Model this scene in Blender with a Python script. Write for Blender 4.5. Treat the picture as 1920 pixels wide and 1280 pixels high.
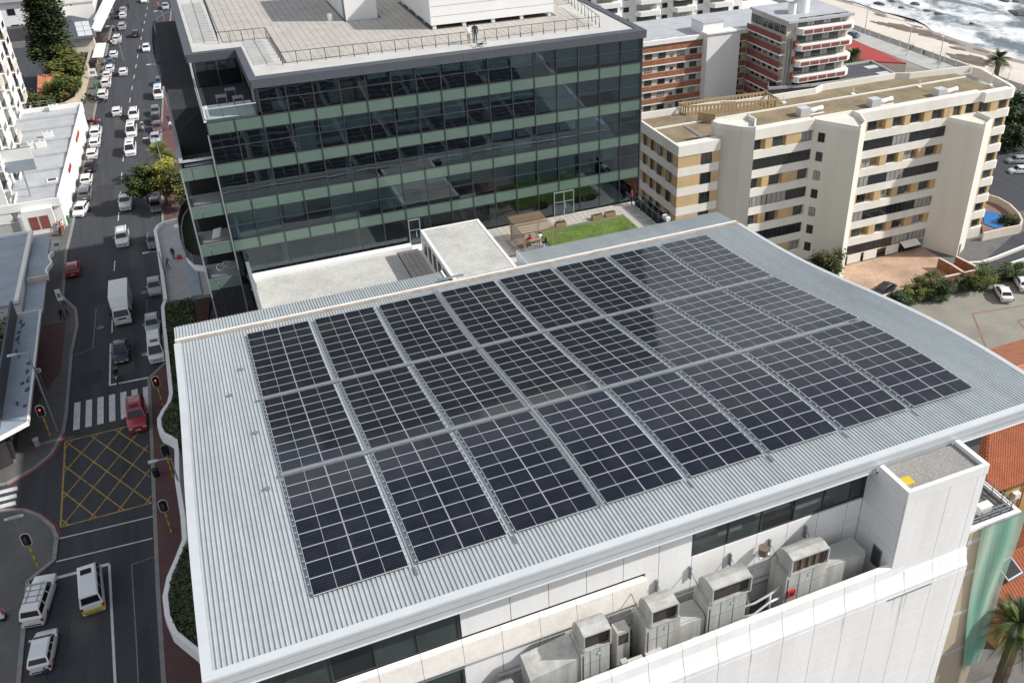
import bpy, math, random
import numpy as np
from mathutils import Vector, Matrix
random.seed(7)
for o in list(bpy.data.objects): bpy.data.objects.remove(o, do_unlink=True)
scene = bpy.context.scene
C = scene.collection
R = math.radians

# ---------------------------------------------------------------- camera, sky, sun, exposure
CAM_Z = 60.0
FPX, YAW, PITCH, ROLL, CX, CY = 1742.98, R(23.239), R(31.131), R(-0.7553), 1082.17, 588.63   # for a 1920 x 1280 frame
_f = Vector((math.sin(YAW)*math.cos(PITCH), math.cos(YAW)*math.cos(PITCH), -math.sin(PITCH)))
_r0 = Vector((math.cos(YAW), -math.sin(YAW), 0)); _u0 = _r0.cross(_f)
_r = math.cos(ROLL)*_r0 + math.sin(ROLL)*_u0; _u = -math.sin(ROLL)*_r0 + math.cos(ROLL)*_u0
cd = bpy.data.cameras.new('camera'); cam = bpy.data.objects.new('camera', cd); C.objects.link(cam)
cam.matrix_world = Matrix(((_r.x, _u.x, -_f.x, 0), (_r.y, _u.y, -_f.y, 0), (_r.z, _u.z, -_f.z, CAM_Z), (0, 0, 0, 1)))
cd.sensor_width = 36; cd.lens = FPX/1920*36
cd.shift_x = -(CX-960)/1920; cd.shift_y = -(640-CY)/1920
cd.clip_start = 0.5; cd.clip_end = 6000
scene.camera = cam
SUN = Vector((1.0, -0.46, 0.85)).normalized()          # direction towards the sun
w = bpy.data.worlds.new('World'); scene.world = w; w.use_nodes = True
nt = w.node_tree; bg = nt.nodes['Background']
sky = nt.nodes.new('ShaderNodeTexSky'); sky.sky_type = 'NISHITA'; sky.sun_disc = False
sky.sun_elevation = math.asin(SUN.z); sky.sun_rotation = math.atan2(SUN.x, SUN.y)
sky.air_density = 1.0; sky.dust_density = 2.5; sky.ozone_density = 1.0
# scattered white cloud over the whole sky, unseen, added for sheen on the panels
tcw = nt.nodes.new('ShaderNodeTexCoord'); sp = nt.nodes.new('ShaderNodeSeparateXYZ'); nt.links.new(tcw.outputs['Generated'], sp.inputs[0])
zz_ = nt.nodes.new('ShaderNodeMath'); zz_.operation = 'MAXIMUM'; nt.links.new(sp.outputs[2], zz_.inputs[0]); zz_.inputs[1].default_value = 0.0
za_ = nt.nodes.new('ShaderNodeMath'); za_.operation = 'ADD'; nt.links.new(zz_.outputs[0], za_.inputs[0]); za_.inputs[1].default_value = 0.12
dx_ = nt.nodes.new('ShaderNodeMath'); dx_.operation = 'DIVIDE'; nt.links.new(sp.outputs[0], dx_.inputs[0]); nt.links.new(za_.outputs[0], dx_.inputs[1])
dy_ = nt.nodes.new('ShaderNodeMath'); dy_.operation = 'DIVIDE'; nt.links.new(sp.outputs[1], dy_.inputs[0]); nt.links.new(za_.outputs[0], dy_.inputs[1])
cb_ = nt.nodes.new('ShaderNodeCombineXYZ'); nt.links.new(dx_.outputs[0], cb_.inputs[0]); nt.links.new(dy_.outputs[0], cb_.inputs[1]); cb_.inputs[2].default_value = 3.7
cn_ = nt.nodes.new('ShaderNodeTexNoise'); cn_.inputs['Scale'].default_value = 0.55; cn_.inputs['Detail'].default_value = 6; nt.links.new(cb_.outputs[0], cn_.inputs['Vector'])
cr_ = nt.nodes.new('ShaderNodeMapRange'); cr_.interpolation_type = 'SMOOTHSTEP'; cr_.inputs[1].default_value = 0.40; cr_.inputs[2].default_value = 0.62; nt.links.new(cn_.outputs['Fac'], cr_.inputs[0])
cm_ = nt.nodes.new('ShaderNodeMix'); cm_.data_type = 'RGBA'; nt.links.new(cr_.outputs[0], cm_.inputs[0]); nt.links.new(sky.outputs[0], cm_.inputs[6]); cm_.inputs[7].default_value = (9.5, 9.8, 10.4, 1)
nt.links.new(cm_.outputs[2], bg.inputs[0]); bg.inputs[1].default_value = 0.080
sl = bpy.data.lights.new('sun', 'SUN'); sl.energy = 4.1; sl.angle = R(0.9); sl.color = (1.0, 0.97, 0.93)
so = bpy.data.objects.new('sun', sl); C.objects.link(so); so.rotation_euler = SUN.to_track_quat('Z', 'Y').to_euler()
so.location = (60, -30, 120)
vs = scene.view_settings; vs.view_transform = 'Standard'; vs.look = 'None'; vs.exposure = 0.20; vs.gamma = 1.0
scene.cycles.max_bounces = 8; scene.cycles.transparent_max_bounces = 12

# ---------------------------------------------------------------- small helpers
def ray(px, py):
    return _r*((px-CX)/FPX) - _u*((py-CY)/FPX) + _f
def at(px, py, z):                      # the spot of a height z seen at a photo pixel
    d = ray(px, py); t = (z-CAM_Z)/d.z; return Vector((d.x*t, d.y*t, z))
def aty(px, py, y):
    d = ray(px, py); t = y/d.y; return Vector((d.x*t, y, CAM_Z+d.z*t))

MATS = {}
def ramp2(nt, fac, c1, c2, p1=0.3, p2=0.7):
    r = nt.nodes.new('ShaderNodeValToRGB'); r.color_ramp.elements[0].position = p1; r.color_ramp.elements[1].position = p2
    r.color_ramp.elements[0].color = (*c1, 1); r.color_ramp.elements[1].color = (*c2, 1)
    nt.links.new(fac, r.inputs[0]); return r.outputs[0]
def mat(name, col, rough=0.7, metal=0.0, var=0.12, scale=1.0, bump=0.0, bscale=30.0, spec=0.5, streak=False, fine=0.0, coat=0.0, emit=None):
    """Principled material; colour varies a little with world-space noise (dirt, fading)."""
    if name in MATS: return MATS[name]
    m = bpy.data.materials.new(name); m.use_nodes = True; nt = m.node_tree; b = nt.nodes['Principled BSDF']
    b.inputs['Roughness'].default_value = rough; b.inputs['Metallic'].default_value = metal
    b.inputs['Specular IOR Level'].default_value = spec
    if coat: b.inputs['Coat Weight'].default_value = coat; b.inputs['Coat Roughness'].default_value = 0.08
    geo = nt.nodes.new('ShaderNodeNewGeometry')
    if var > 0:
        n = nt.nodes.new('ShaderNodeTexNoise'); n.inputs['Scale'].default_value = scale; n.inputs['Detail'].default_value = 6
        n.inputs['Roughness'].default_value = 0.65
        src = geo.outputs['Position']
        if streak:
            mp = nt.nodes.new('ShaderNodeMapping'); mp.inputs['Scale'].default_value = (1, 1, 0.12) if streak is True else streak; nt.links.new(src, mp.inputs[0]); src = mp.outputs[0]
        nt.links.new(src, n.inputs['Vector'])
        c1 = [max(0, c*(1-var)) for c in col]; c2 = [min(1, c*(1+var)) for c in col]
        out = ramp2(nt, n.outputs['Fac'], c1, c2)
        if fine > 0:
            n2 = nt.nodes.new('ShaderNodeTexNoise'); n2.inputs['Scale'].default_value = bscale; n2.inputs['Detail'].default_value = 3
            nt.links.new(geo.outputs['Position'], n2.inputs['Vector'])
            mx = nt.nodes.new('ShaderNodeMix'); mx.data_type = 'RGBA'; mx.blend_type = 'MULTIPLY'; mx.inputs[0].default_value = 1
            o2 = ramp2(nt, n2.outputs['Fac'], (1-fine,)*3, (1+fine,)*3)
            nt.links.new(out, mx.inputs[6]); nt.links.new(o2, mx.inputs[7]); out = mx.outputs[2]
        nt.links.new(out, b.inputs['Base Color'])
    else: b.inputs['Base Color'].default_value = (*col, 1)
    if bump > 0:
        n3 = nt.nodes.new('ShaderNodeTexNoise'); n3.inputs['Scale'].default_value = bscale; n3.inputs['Detail'].default_value = 4
        nt.links.new(geo.outputs['Position'], n3.inputs['Vector'])
        bp = nt.nodes.new('ShaderNodeBump'); bp.inputs['Strength'].default_value = bump; bp.inputs['Distance'].default_value = 0.03
        nt.links.new(n3.outputs['Fac'], bp.inputs['Height']); nt.links.new(bp.outputs[0], b.inputs['Normal'])
    if emit: b.inputs['Emission Color'].default_value = (*emit[0], 1); b.inputs['Emission Strength'].default_value = emit[1]
    MATS[name] = m; return m
def glass(name, tint, ior=1.7, rough=0.01, wobble=0.0):
    m = bpy.data.materials.new(name); m.use_nodes = True; nt = m.node_tree; nt.nodes.remove(nt.nodes['Principled BSDF'])
    tr = nt.nodes.new('ShaderNodeBsdfTransparent'); tr.inputs[0].default_value = (*tint, 1)
    gl = nt.nodes.new('ShaderNodeBsdfGlossy'); gl.inputs['Roughness'].default_value = rough; gl.inputs['Color'].default_value = (0.86, 0.93, 0.98, 1)
    fr = nt.nodes.new('ShaderNodeFresnel'); fr.inputs['IOR'].default_value = ior
    mx = nt.nodes.new('ShaderNodeMixShader'); out = nt.nodes['Material Output']
    if wobble:
        geo = nt.nodes.new('ShaderNodeNewGeometry'); n = nt.nodes.new('ShaderNodeTexNoise'); n.inputs['Scale'].default_value = 0.55; n.inputs['Detail'].default_value = 1
        nt.links.new(geo.outputs['Position'], n.inputs['Vector']); bp = nt.nodes.new('ShaderNodeBump')
        bp.inputs['Strength'].default_value = wobble; bp.inputs['Distance'].default_value = 0.05
        nt.links.new(n.outputs['Fac'], bp.inputs['Height']); nt.links.new(bp.outputs[0], gl.inputs['Normal'])
    nt.links.new(fr.outputs[0], mx.inputs[0]); nt.links.new(tr.outputs[0], mx.inputs[1]); nt.links.new(gl.outputs[0], mx.inputs[2])
    nt.links.new(mx.outputs[0], out.inputs[0]); MATS[name] = m; return m

class MB:
    def __init__(s): s.v = []; s.f = []; s.m = []
    def quad(s, a, b, c, d, mi=0):
        n = len(s.v); s.v += [tuple(a), tuple(b), tuple(c), tuple(d)]; s.f.append((n, n+1, n+2, n+3)); s.m.append(mi); return s
    def tri(s, a, b, c, mi=0):
        n = len(s.v); s.v += [tuple(a), tuple(b), tuple(c)]; s.f.append((n, n+1, n+2)); s.m.append(mi); return s
    def box(s, x0, y0, z0, x1, y1, z1, mi=0):
        if x0 > x1: x0, x1 = x1, x0
        if y0 > y1: y0, y1 = y1, y0
        if z0 > z1: z0, z1 = z1, z0
        n = len(s.v)
        s.v += [(x0,y0,z0),(x1,y0,z0),(x1,y1,z0),(x0,y1,z0),(x0,y0,z1),(x1,y0,z1),(x1,y1,z1),(x0,y1,z1)]
        for q in ((0,3,2,1),(4,5,6,7),(0,1,5,4),(1,2,6,5),(2,3,7,6),(3,0,4,7)): s.f.append(tuple(n+i for i in q)); s.m.append(mi)
        return s
    def obox(s, c, ax, ay, az, mi=0):       # oriented box: centre and three half-axis vectors
        c, ax, ay, az = Vector(c), Vector(ax), Vector(ay), Vector(az); n = len(s.v)
        for k in (-1, 1):
            for i, j in ((-1,-1),(1,-1),(1,1),(-1,1)): s.v.append(tuple(c+i*ax+j*ay+k*az))
        for q in ((0,3,2,1),(4,5,6,7),(0,1,5,4),(1,2,6,5),(2,3,7,6),(3,0,4,7)): s.f.append(tuple(n+i for i in q)); s.m.append(mi)
        return s
    def prism(s, poly, z0, z1, mi=0, mtop=None):
        n = len(s.v); k = len(poly)
        area = sum(poly[i][0]*poly[(i+1)%k][1]-poly[(i+1)%k][0]*poly[i][1] for i in range(k))
        if area < 0: poly = poly[::-1]
        s.v += [(p[0], p[1], z0) for p in poly] + [(p[0], p[1], z1) for p in poly]
        s.f.append(tuple(n+i for i in range(k))[::-1]); s.m.append(mi)
        s.f.append(tuple(n+k+i for i in range(k))); s.m.append(mi if mtop is None else mtop)
        for i in range(k): j = (i+1) % k; s.f.append((n+i, n+j, n+k+j, n+k+i)); s.m.append(mi)
        return s
    def loft(s, rings, mi=0, caps=True):
        n = len(s.v); k = len(rings[0])
        for r_ in rings: s.v += [tuple(p) for p in r_]
        for a in range(len(rings)-1):
            for i in range(k):
                j = (i+1) % k; s.f.append((n+a*k+i, n+a*k+j, n+(a+1)*k+j, n+(a+1)*k+i)); s.m.append(mi)
        if caps:
            s.f.append(tuple(n+i for i in range(k))[::-1]); s.m.append(mi)
            s.f.append(tuple(n+(len(rings)-1)*k+i for i in range(k))); s.m.append(mi)
        return s
    def tube(s, pts, r, n=6, mi=0):
        pts = [Vector(p) for p in pts]; rr = r if isinstance(r, (list, tuple)) else [r]*len(pts); rings = []
        for i, p in enumerate(pts):
            d = (pts[min(i+1, len(pts)-1)]-pts[max(i-1, 0)]).normalized()
            a = Vector((0, 0, 1)) if abs(d.z) < 0.9 else Vector((1, 0, 0))
            x = d.cross(a).normalized(); y = d.cross(x).normalized() * -1
            rings.append([p+rr[i]*(math.cos(t)*x+math.sin(t)*y) for t in [2*math.pi*k/n for k in range(n)]])
        return s.loft(rings, mi)
    def cyl(s, x, y, z0, z1, r, n=12, mi=0, r2=None):
        r2 = r if r2 is None else r2
        return s.loft([[(x+q*math.cos(2*math.pi*k/n), y+q*math.sin(2*math.pi*k/n), z) for k in range(n)] for z, q in ((z0, r), (z1, r2))], mi)
    def mesh(s, name, mats, smooth=False):
        me = bpy.data.meshes.new(name); me.from_pydata(s.v, [], s.f)
        for m in (mats if isinstance(mats, (list, tuple)) else [mats]): me.materials.append(MATS[m] if isinstance(m, str) else m)
        if any(s.m): me.polygons.foreach_set('material_index', s.m)
        if smooth == 'angle':
            me.polygons.foreach_set('use_smooth', [True]*len(s.f)); me.update(); me.set_sharp_from_angle(angle=R(32))
        elif smooth: me.polygons.foreach_set('use_smooth', [True]*len(s.f))
        me.update(); return me
    def build(s, name, mats, parent=None, smooth=False):     # mesh given in world coordinates
        o = ob(name, s.mesh(name, mats, smooth), parent)
        if parent is not None: o.location = -wloc(parent)
        return o
def wloc(o):
    v = Vector((0, 0, 0))
    while o is not None: v += o.location; o = o.parent
    return v
def ob(name, me, parent=None, loc=(0, 0, 0), rot=(0, 0, 0), scl=None):
    o = bpy.data.objects.new(name, me); C.objects.link(o); o.parent = parent; o.location = loc; o.rotation_euler = rot
    if scl: o.scale = scl
    return o
def wob(name, me, parent, loc, rot=(0, 0, 0), scl=None):     # location given in world coordinates (parents never rotated)
    return ob(name, me, parent, Vector(loc)-wloc(parent), rot, scl)
def tag(o, label=None, cat=None, group=None, kind=None):
    if label: o['label'] = label
    if cat: o['category'] = cat
    if group: o['group'] = group
    if kind: o['kind'] = kind
    return o
def thing(name, label, cat, loc=(0, 0, 0), group=None, rz=0.0):
    o = bpy.data.objects.new(name, None); C.objects.link(o); o.location = loc; o.rotation_euler = (0, 0, rz); o.empty_display_size = 0.3
    return tag(o, label, cat, group)
def copy_tree(o, parent=None):
    c = o.copy(); C.objects.link(c); c.parent = parent
    for ch in list(o.children): copy_tree(ch, c)
    return c
def tint(o, m, slot=0):                                       # own material on a copy that shares its mesh
    o.material_slots[slot].link = 'OBJECT'; o.material_slots[slot].material = MATS[m] if isinstance(m, str) else m

# ---------------------------------------------------------------- materials
mat('white_paint', (0.80, 0.79, 0.77), 0.65, var=0.05, scale=0.35, streak=True, fine=0.03, bscale=12)
mat('white_clean', (0.80, 0.80, 0.78), 0.6, var=0.03, scale=0.5)
mat('white_panel', (0.82, 0.815, 0.80), 0.6, var=0.085, scale=0.4, streak=True, fine=0.03, bscale=9)
mat('stained_panel', (0.80, 0.76, 0.70), 0.7, var=0.09, scale=1.3, fine=0.05, bscale=6)
mat('joint', (0.10, 0.10, 0.10), 0.9, var=0)
mat('roof_metal', (0.46, 0.495, 0.505), 0.45, metal=0.10, var=0.10, scale=1.0, fine=0.05, bscale=2.5, streak=(1.0, 0.05, 1))
mat('flashing', (0.60, 0.625, 0.64), 0.4, metal=0.12, var=0.05, scale=0.6)
mat('fascia', (0.55, 0.58, 0.60), 0.45, metal=0.15, var=0.05, scale=0.8)
mat('gutter_stain', (0.36, 0.31, 0.26), 0.75, var=0.25, scale=1.6)
mat('galv', (0.42, 0.45, 0.46), 0.38, metal=0.55, var=0.1, scale=2)
mat('alu', (0.68, 0.69, 0.70), 0.4, metal=0.3, var=0.04)
mat('dark_metal', (0.06, 0.065, 0.07), 0.5, metal=0.3, var=0.1)
mat('grey_metal', (0.23, 0.25, 0.27), 0.5, metal=0.3, var=0.1)
mat('slate_metal', (0.080, 0.087, 0.102), 0.6, metal=0.0, var=0.08, scale=0.8)
mat('duct', (0.47, 0.465, 0.44), 0.55, metal=0.2, var=0.24, scale=1.6, streak=True, fine=0.06, bscale=10)
mat('duct_dark', (0.045, 0.04, 0.035), 0.8, var=0.3, scale=4)
mat('rust_grille', (0.16, 0.12, 0.09), 0.8, var=0.3, scale=3)
mat('concrete', (0.40, 0.40, 0.38), 0.85, var=0.12, scale=0.6, fine=0.08, bscale=8, bump=0.15)
mat('concrete_light', (0.52, 0.51, 0.48), 0.85, var=0.12, scale=0.5, fine=0.06, bscale=8)
mat('gravel_light', (0.48, 0.475, 0.445), 0.95, var=0.16, scale=0.5, fine=0.30, bscale=14, bump=0.8)
mat('gravel_grey', (0.29, 0.28, 0.26), 0.95, var=0.1, scale=0.6, fine=0.35, bscale=18, bump=0.8)
mat('gravel_dark', (0.09, 0.085, 0.08), 0.95, var=0.25, scale=0.8, fine=0.3, bscale=15, bump=0.6)
mat('gravel_brown', (0.225, 0.178, 0.108), 0.95, var=0.3, scale=0.35, fine=0.25, bscale=7, bump=0.5)
mat('tile_pale', (0.44, 0.41, 0.37), 0.85, var=0.12, scale=0.6, fine=0.05, bscale=5)
mat('tile_joint', (0.17, 0.16, 0.15), 0.95, var=0.1)
mat('asphalt', (0.048, 0.051, 0.059), 0.92, var=0.26, scale=0.8, fine=0.12, bscale=7, bump=0.1, streak=(1, 0.045, 1))
mat('asphalt_lot', (0.255, 0.238, 0.20), 0.92, var=0.18, scale=0.16, fine=0.1, bscale=7)
mat('paving', (0.125, 0.12, 0.115), 0.9, var=0.2, scale=0.35, fine=0.1, bscale=6)
mat('paving_red', (0.115, 0.058, 0.055), 0.9, var=0.2, scale=0.5, fine=0.12, bscale=6)
mat('kerb', (0.25, 0.245, 0.235), 0.9, var=0.18, scale=1.0)
mat('kerb_red', (0.30, 0.045, 0.05), 0.85, var=0.2, scale=2)
mat('road_white', (0.60, 0.60, 0.58), 0.75, var=0.2, scale=1.6, fine=0.12, bscale=9)
mat('road_faint', (0.20, 0.195, 0.185), 0.85, var=0.35, scale=1.5)
mat('road_yellow', (0.33, 0.225, 0.05), 0.75, var=0.5, scale=1.6, fine=0.12, bscale=9)
mat('red_court', (0.24, 0.135, 0.105), 0.9, var=0.25, scale=1.2)
mat('beige_wall', (0.735, 0.715, 0.65), 0.8, var=0.09, scale=0.3, streak=True)
mat('beige_brick', (0.53, 0.38, 0.20), 0.85, var=0.10, scale=0.5, fine=0.10, bscale=9)
mat('beige_tower', (0.66, 0.64, 0.57), 0.8, var=0.08, scale=0.3, streak=True)
mat('tan_wall', (0.46, 0.39, 0.28), 0.85, var=0.12, scale=0.6, streak=True)
mat('brick_orange', (0.31, 0.125, 0.065), 0.85, var=0.28, scale=1.3, fine=0.2, bscale=5)
mat('brick_maroon', (0.24, 0.075, 0.06), 0.85, var=0.15, scale=1.0)
mat('cream_wall', (0.62, 0.55, 0.47), 0.85, var=0.07, scale=0.4)
mat('tan_screen', (0.42, 0.31, 0.17), 0.85, var=0.12, scale=1.5)
mat('green_spandrel', (0.120, 0.176, 0.148), 0.10, var=0.05, scale=0.4, spec=0.6)
mat('green_lawn', (0.130, 0.200, 0.036), 0.95, var=0.42, scale=0.45, fine=0.2, bscale=9, bump=0.5)
mat('lawn_dark', (0.03, 0.05, 0.018), 0.95, var=0.25, scale=0.8)
mat('timber', (0.32, 0.225, 0.13), 0.8, var=0.2, scale=3)
mat('timber_dark', (0.12, 0.085, 0.06), 0.8, var=0.2, scale=3)
mat('blind', (0.47, 0.50, 0.50), 0.8, var=0.06, scale=0.8)
mat('blind_pale', (0.58, 0.58, 0.55), 0.8, var=0.06, scale=0.8)
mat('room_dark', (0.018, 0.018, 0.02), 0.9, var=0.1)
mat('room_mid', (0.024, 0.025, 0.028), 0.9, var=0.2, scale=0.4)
mat('carton', (0.36, 0.25, 0.11), 0.85, var=0.15)
mat('window_dark', (0.018, 0.021, 0.024), 0.06, var=0.15, scale=0.5, spec=0.55)
mat('window_sea', (0.045, 0.06, 0.06), 0.05, var=0.25, scale=0.6, spec=0.6)
mat('window_curtain', (0.30, 0.30, 0.28), 0.3, var=0.15, scale=1.2)
mat('shop_glass', (0.05, 0.045, 0.05), 0.1, var=0.3, scale=1.2)
mat('wet_sand', (0.30, 0.265, 0.225), 0.35, var=0.15, scale=0.2)
mat('sand', (0.58, 0.525, 0.455), 0.95, var=0.10, scale=0.06, fine=0.06, bscale=1.2, bump=0.2)
mat('seaweed', (0.15, 0.115, 0.09), 0.95, var=0.35, scale=0.35)
mat('rock', (0.10, 0.095, 0.09), 0.9, var=0.3, scale=0.3)
mat('red_roof', (0.36, 0.05, 0.045), 0.7, var=0.08, scale=0.4)
mat('tile_orange', (0.50, 0.21, 0.115), 0.85, var=0.14, scale=0.5, fine=0.15, bscale=5)
mat('tile_rust', (0.30, 0.088, 0.035), 0.85, var=0.2, scale=0.6, fine=0.15, bscale=5)
mat('house_wall', (0.47, 0.325, 0.15), 0.85, var=0.08, scale=0.6)
mat('roof_grey', (0.42, 0.435, 0.45), 0.6, var=0.14, scale=0.35, fine=0.05, bscale=4)
mat('roof_blue', (0.30, 0.345, 0.40), 0.55, var=0.16, scale=0.4, fine=0.05, bscale=4)
mat('roof_dark', (0.07, 0.072, 0.08), 0.7, var=0.2, scale=0.6)
mat('yard_brick', (0.43, 0.29, 0.205), 0.9, var=0.28, scale=0.25, fine=0.22, bscale=3.5)
mat('pool', (0.03, 0.16, 0.42), 0.08, var=0.12, scale=0.8)
mat('bark', (0.10, 0.075, 0.055), 0.95, var=0.3, scale=3)
mat('palm_bark', (0.14, 0.105, 0.075), 0.95, var=0.35, scale=5)
mat('leaf_dark', (0.028, 0.050, 0.016), 0.7, var=0.35, scale=1.2)
mat('leaf_mid', (0.062, 0.092, 0.020), 0.7, var=0.35, scale=1.2)
mat('leaf_light', (0.135, 0.150, 0.028), 0.7, var=0.3, scale=1.2)
mat('leaf_yellow', (0.40, 0.36, 0.045), 0.7, var=0.2, scale=1.2)
mat('needle', (0.020, 0.038, 0.014), 0.7, var=0.4, scale=0.8)
mat('leaf_olive', (0.115, 0.110, 0.030), 0.7, var=0.3, scale=1.2)
mat('leaf_palm', (0.085, 0.115, 0.025), 0.6, var=0.35, scale=1.2)
mat('leaf_palm_dark', (0.040, 0.060, 0.020), 0.6, var=0.35, scale=1.2)
mat('soil', (0.055, 0.042, 0.030), 0.95, var=0.3, scale=1)
mat('hedge', (0.040, 0.048, 0.018), 0.9, var=0.4, scale=2)
mat('net_green', (0.10, 0.40, 0.26), 0.8, var=0.2, scale=0.5, streak=True)
mat('yellow', (0.62, 0.46, 0.03), 0.6, var=0.1)
mat('black', (0.015, 0.015, 0.016), 0.6, var=0.1)
mat('red', (0.48, 0.03, 0.035), 0.5, var=0.1)
mat('blue', (0.04, 0.14, 0.42), 0.6, var=0.1)
mat('teal', (0.04, 0.30, 0.32), 0.6, var=0.1)
mat('green', (0.02, 0.16, 0.06), 0.6, var=0.1)
mat('skin', (0.24, 0.13, 0.08), 0.6, var=0)
mat('lamp_red', (0.6, 0.02, 0.02), 0.4, var=0, emit=((1, 0.05, 0.03), 1.8))
mat('tyre', (0.018, 0.018, 0.018), 0.85, var=0)
mat('rim', (0.32, 0.33, 0.34), 0.35, metal=0.7, var=0)
mat('car_glass', (0.012, 0.014, 0.017), 0.04, var=0, spec=0.6)
mat('headlight', (0.60, 0.62, 0.62), 0.15, var=0)
mat('taillight', (0.35, 0.02, 0.02), 0.25, var=0)
mat('plate', (0.65, 0.64, 0.55), 0.5, var=0)
mat('skylight', (0.55, 0.57, 0.58), 0.3, var=0.1)
for n_, c_ in dict(car_white=(0.78,0.78,0.77), car_silver=(0.40,0.42,0.44), car_grey=(0.14,0.15,0.16), car_black=(0.02,0.021,0.024), car_navy=(0.022,0.030,0.055), car_red=(0.36,0.018,0.03), car_maroon=(0.17,0.012,0.025), car_blue=(0.05,0.12,0.20), car_mauve=(0.13,0.075,0.09)).items():
    mat(n_, c_, 0.35, var=0, coat=0.8)
GLASS = glass('office_glass', (0.66, 0.75, 0.77), ior=1.72, wobble=0.16)
CLEAR = glass('clear_glass', (0.72, 0.78, 0.78), ior=1.45)

def panel_material():
    m = bpy.data.materials.new('solar_cell'); m.use_nodes = True; nt = m.node_tree; b = nt.nodes['Principled BSDF']
    tc = nt.nodes.new('ShaderNodeTexCoord'); sep = nt.nodes.new('ShaderNodeSeparateXYZ'); nt.links.new(tc.outputs['Object'], sep.inputs[0])
    def mth(op, a, b_=None):
        n = nt.nodes.new('ShaderNodeMath'); n.operation = op
        for i, q in enumerate((a, b_)):
            if q is None: continue
            if isinstance(q, (int, float)): n.inputs[i].default_value = q
            else: nt.links.new(q, n.inputs[i])
        return n.outputs[0]
    def line(c, pitch, wd):
        fr = mth('FRACT', mth('ADD', mth('DIVIDE', c, pitch), 50.5)); return mth('LESS_THAN', fr, wd/pitch)
    l1 = line(sep.outputs[0], 0.0905, 0.006); l2 = line(sep.outputs[1], 0.1815, 0.011)
    l = mth('MAXIMUM', l1, l2)
    oi = nt.nodes.new('ShaderNodeObjectInfo')
    ba = ramp2(nt, oi.outputs['Random'], (0.004, 0.0046, 0.0075), (0.006, 0.0075, 0.015), 0.0, 1.0)
    mx = nt.nodes.new('ShaderNodeMix'); mx.data_type = 'RGBA'; nt.links.new(l, mx.inputs[0]); nt.links.new(ba, mx.inputs[6]); mx.inputs[7].default_value = (0.075, 0.08, 0.098, 1)
    geo = nt.nodes.new('ShaderNodeNewGeometry'); dn = nt.nodes.new('ShaderNodeTexNoise'); dn.inputs['Scale'].default_value = 0.9; dn.inputs['Detail'].default_value = 8; nt.links.new(geo.outputs['Position'], dn.inputs['Vector'])
    df = nt.nodes.new('ShaderNodeMapRange'); df.inputs[1].default_value = 0.45; df.inputs[2].default_value = 0.8; df.inputs[4].default_value = 0.16; nt.links.new(dn.outputs['Fac'], df.inputs[0])
    dm = nt.nodes.new('ShaderNodeMix'); dm.data_type = 'RGBA'; nt.links.new(df.outputs[0], dm.inputs[0]); nt.links.new(mx.outputs[2], dm.inputs[6]); dm.inputs[7].default_value = (0.09, 0.088, 0.085, 1)
    nt.links.new(dm.outputs[2], b.inputs['Base Color']); b.inputs['Roughness'].default_value = 0.09; b.inputs['Specular IOR Level'].default_value = 0.6
    MATS['solar_cell'] = m
panel_material()
# ---------------------------------------------------------------- terrain, sea, roads
def T(x):
    return float(np.interp(x, [-900, 30, 85, 176, 184, 206, 232, 1200], [0, 0, -8.5, -9, -9, -10.6, -16, -40]))
xs = [-900, -400, -200, -120, -80, -50, 0, 30, 40, 50, 60, 70, 85, 120, 176, 184, 190, 196, 200, 206, 215, 232, 1200]
ysg = [-300, 0, 40, 80, 120, 160, 200, 240, 300, 400, 700, 2500]
m = MB()
for i in range(len(xs)-1):
    for j in range(len(ysg)-1):
        a, b, c, d = xs[i], xs[i+1], ysg[j], ysg[j+1]
        sandy = 1 if a >= 184 else 0
        m.quad((a, c, T(a)), (b, c, T(b)), (b, d, T(b)), (a, d, T(a)), sandy)
tag(m.build('ground', ['paving', 'sand']), kind='structure')

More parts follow.
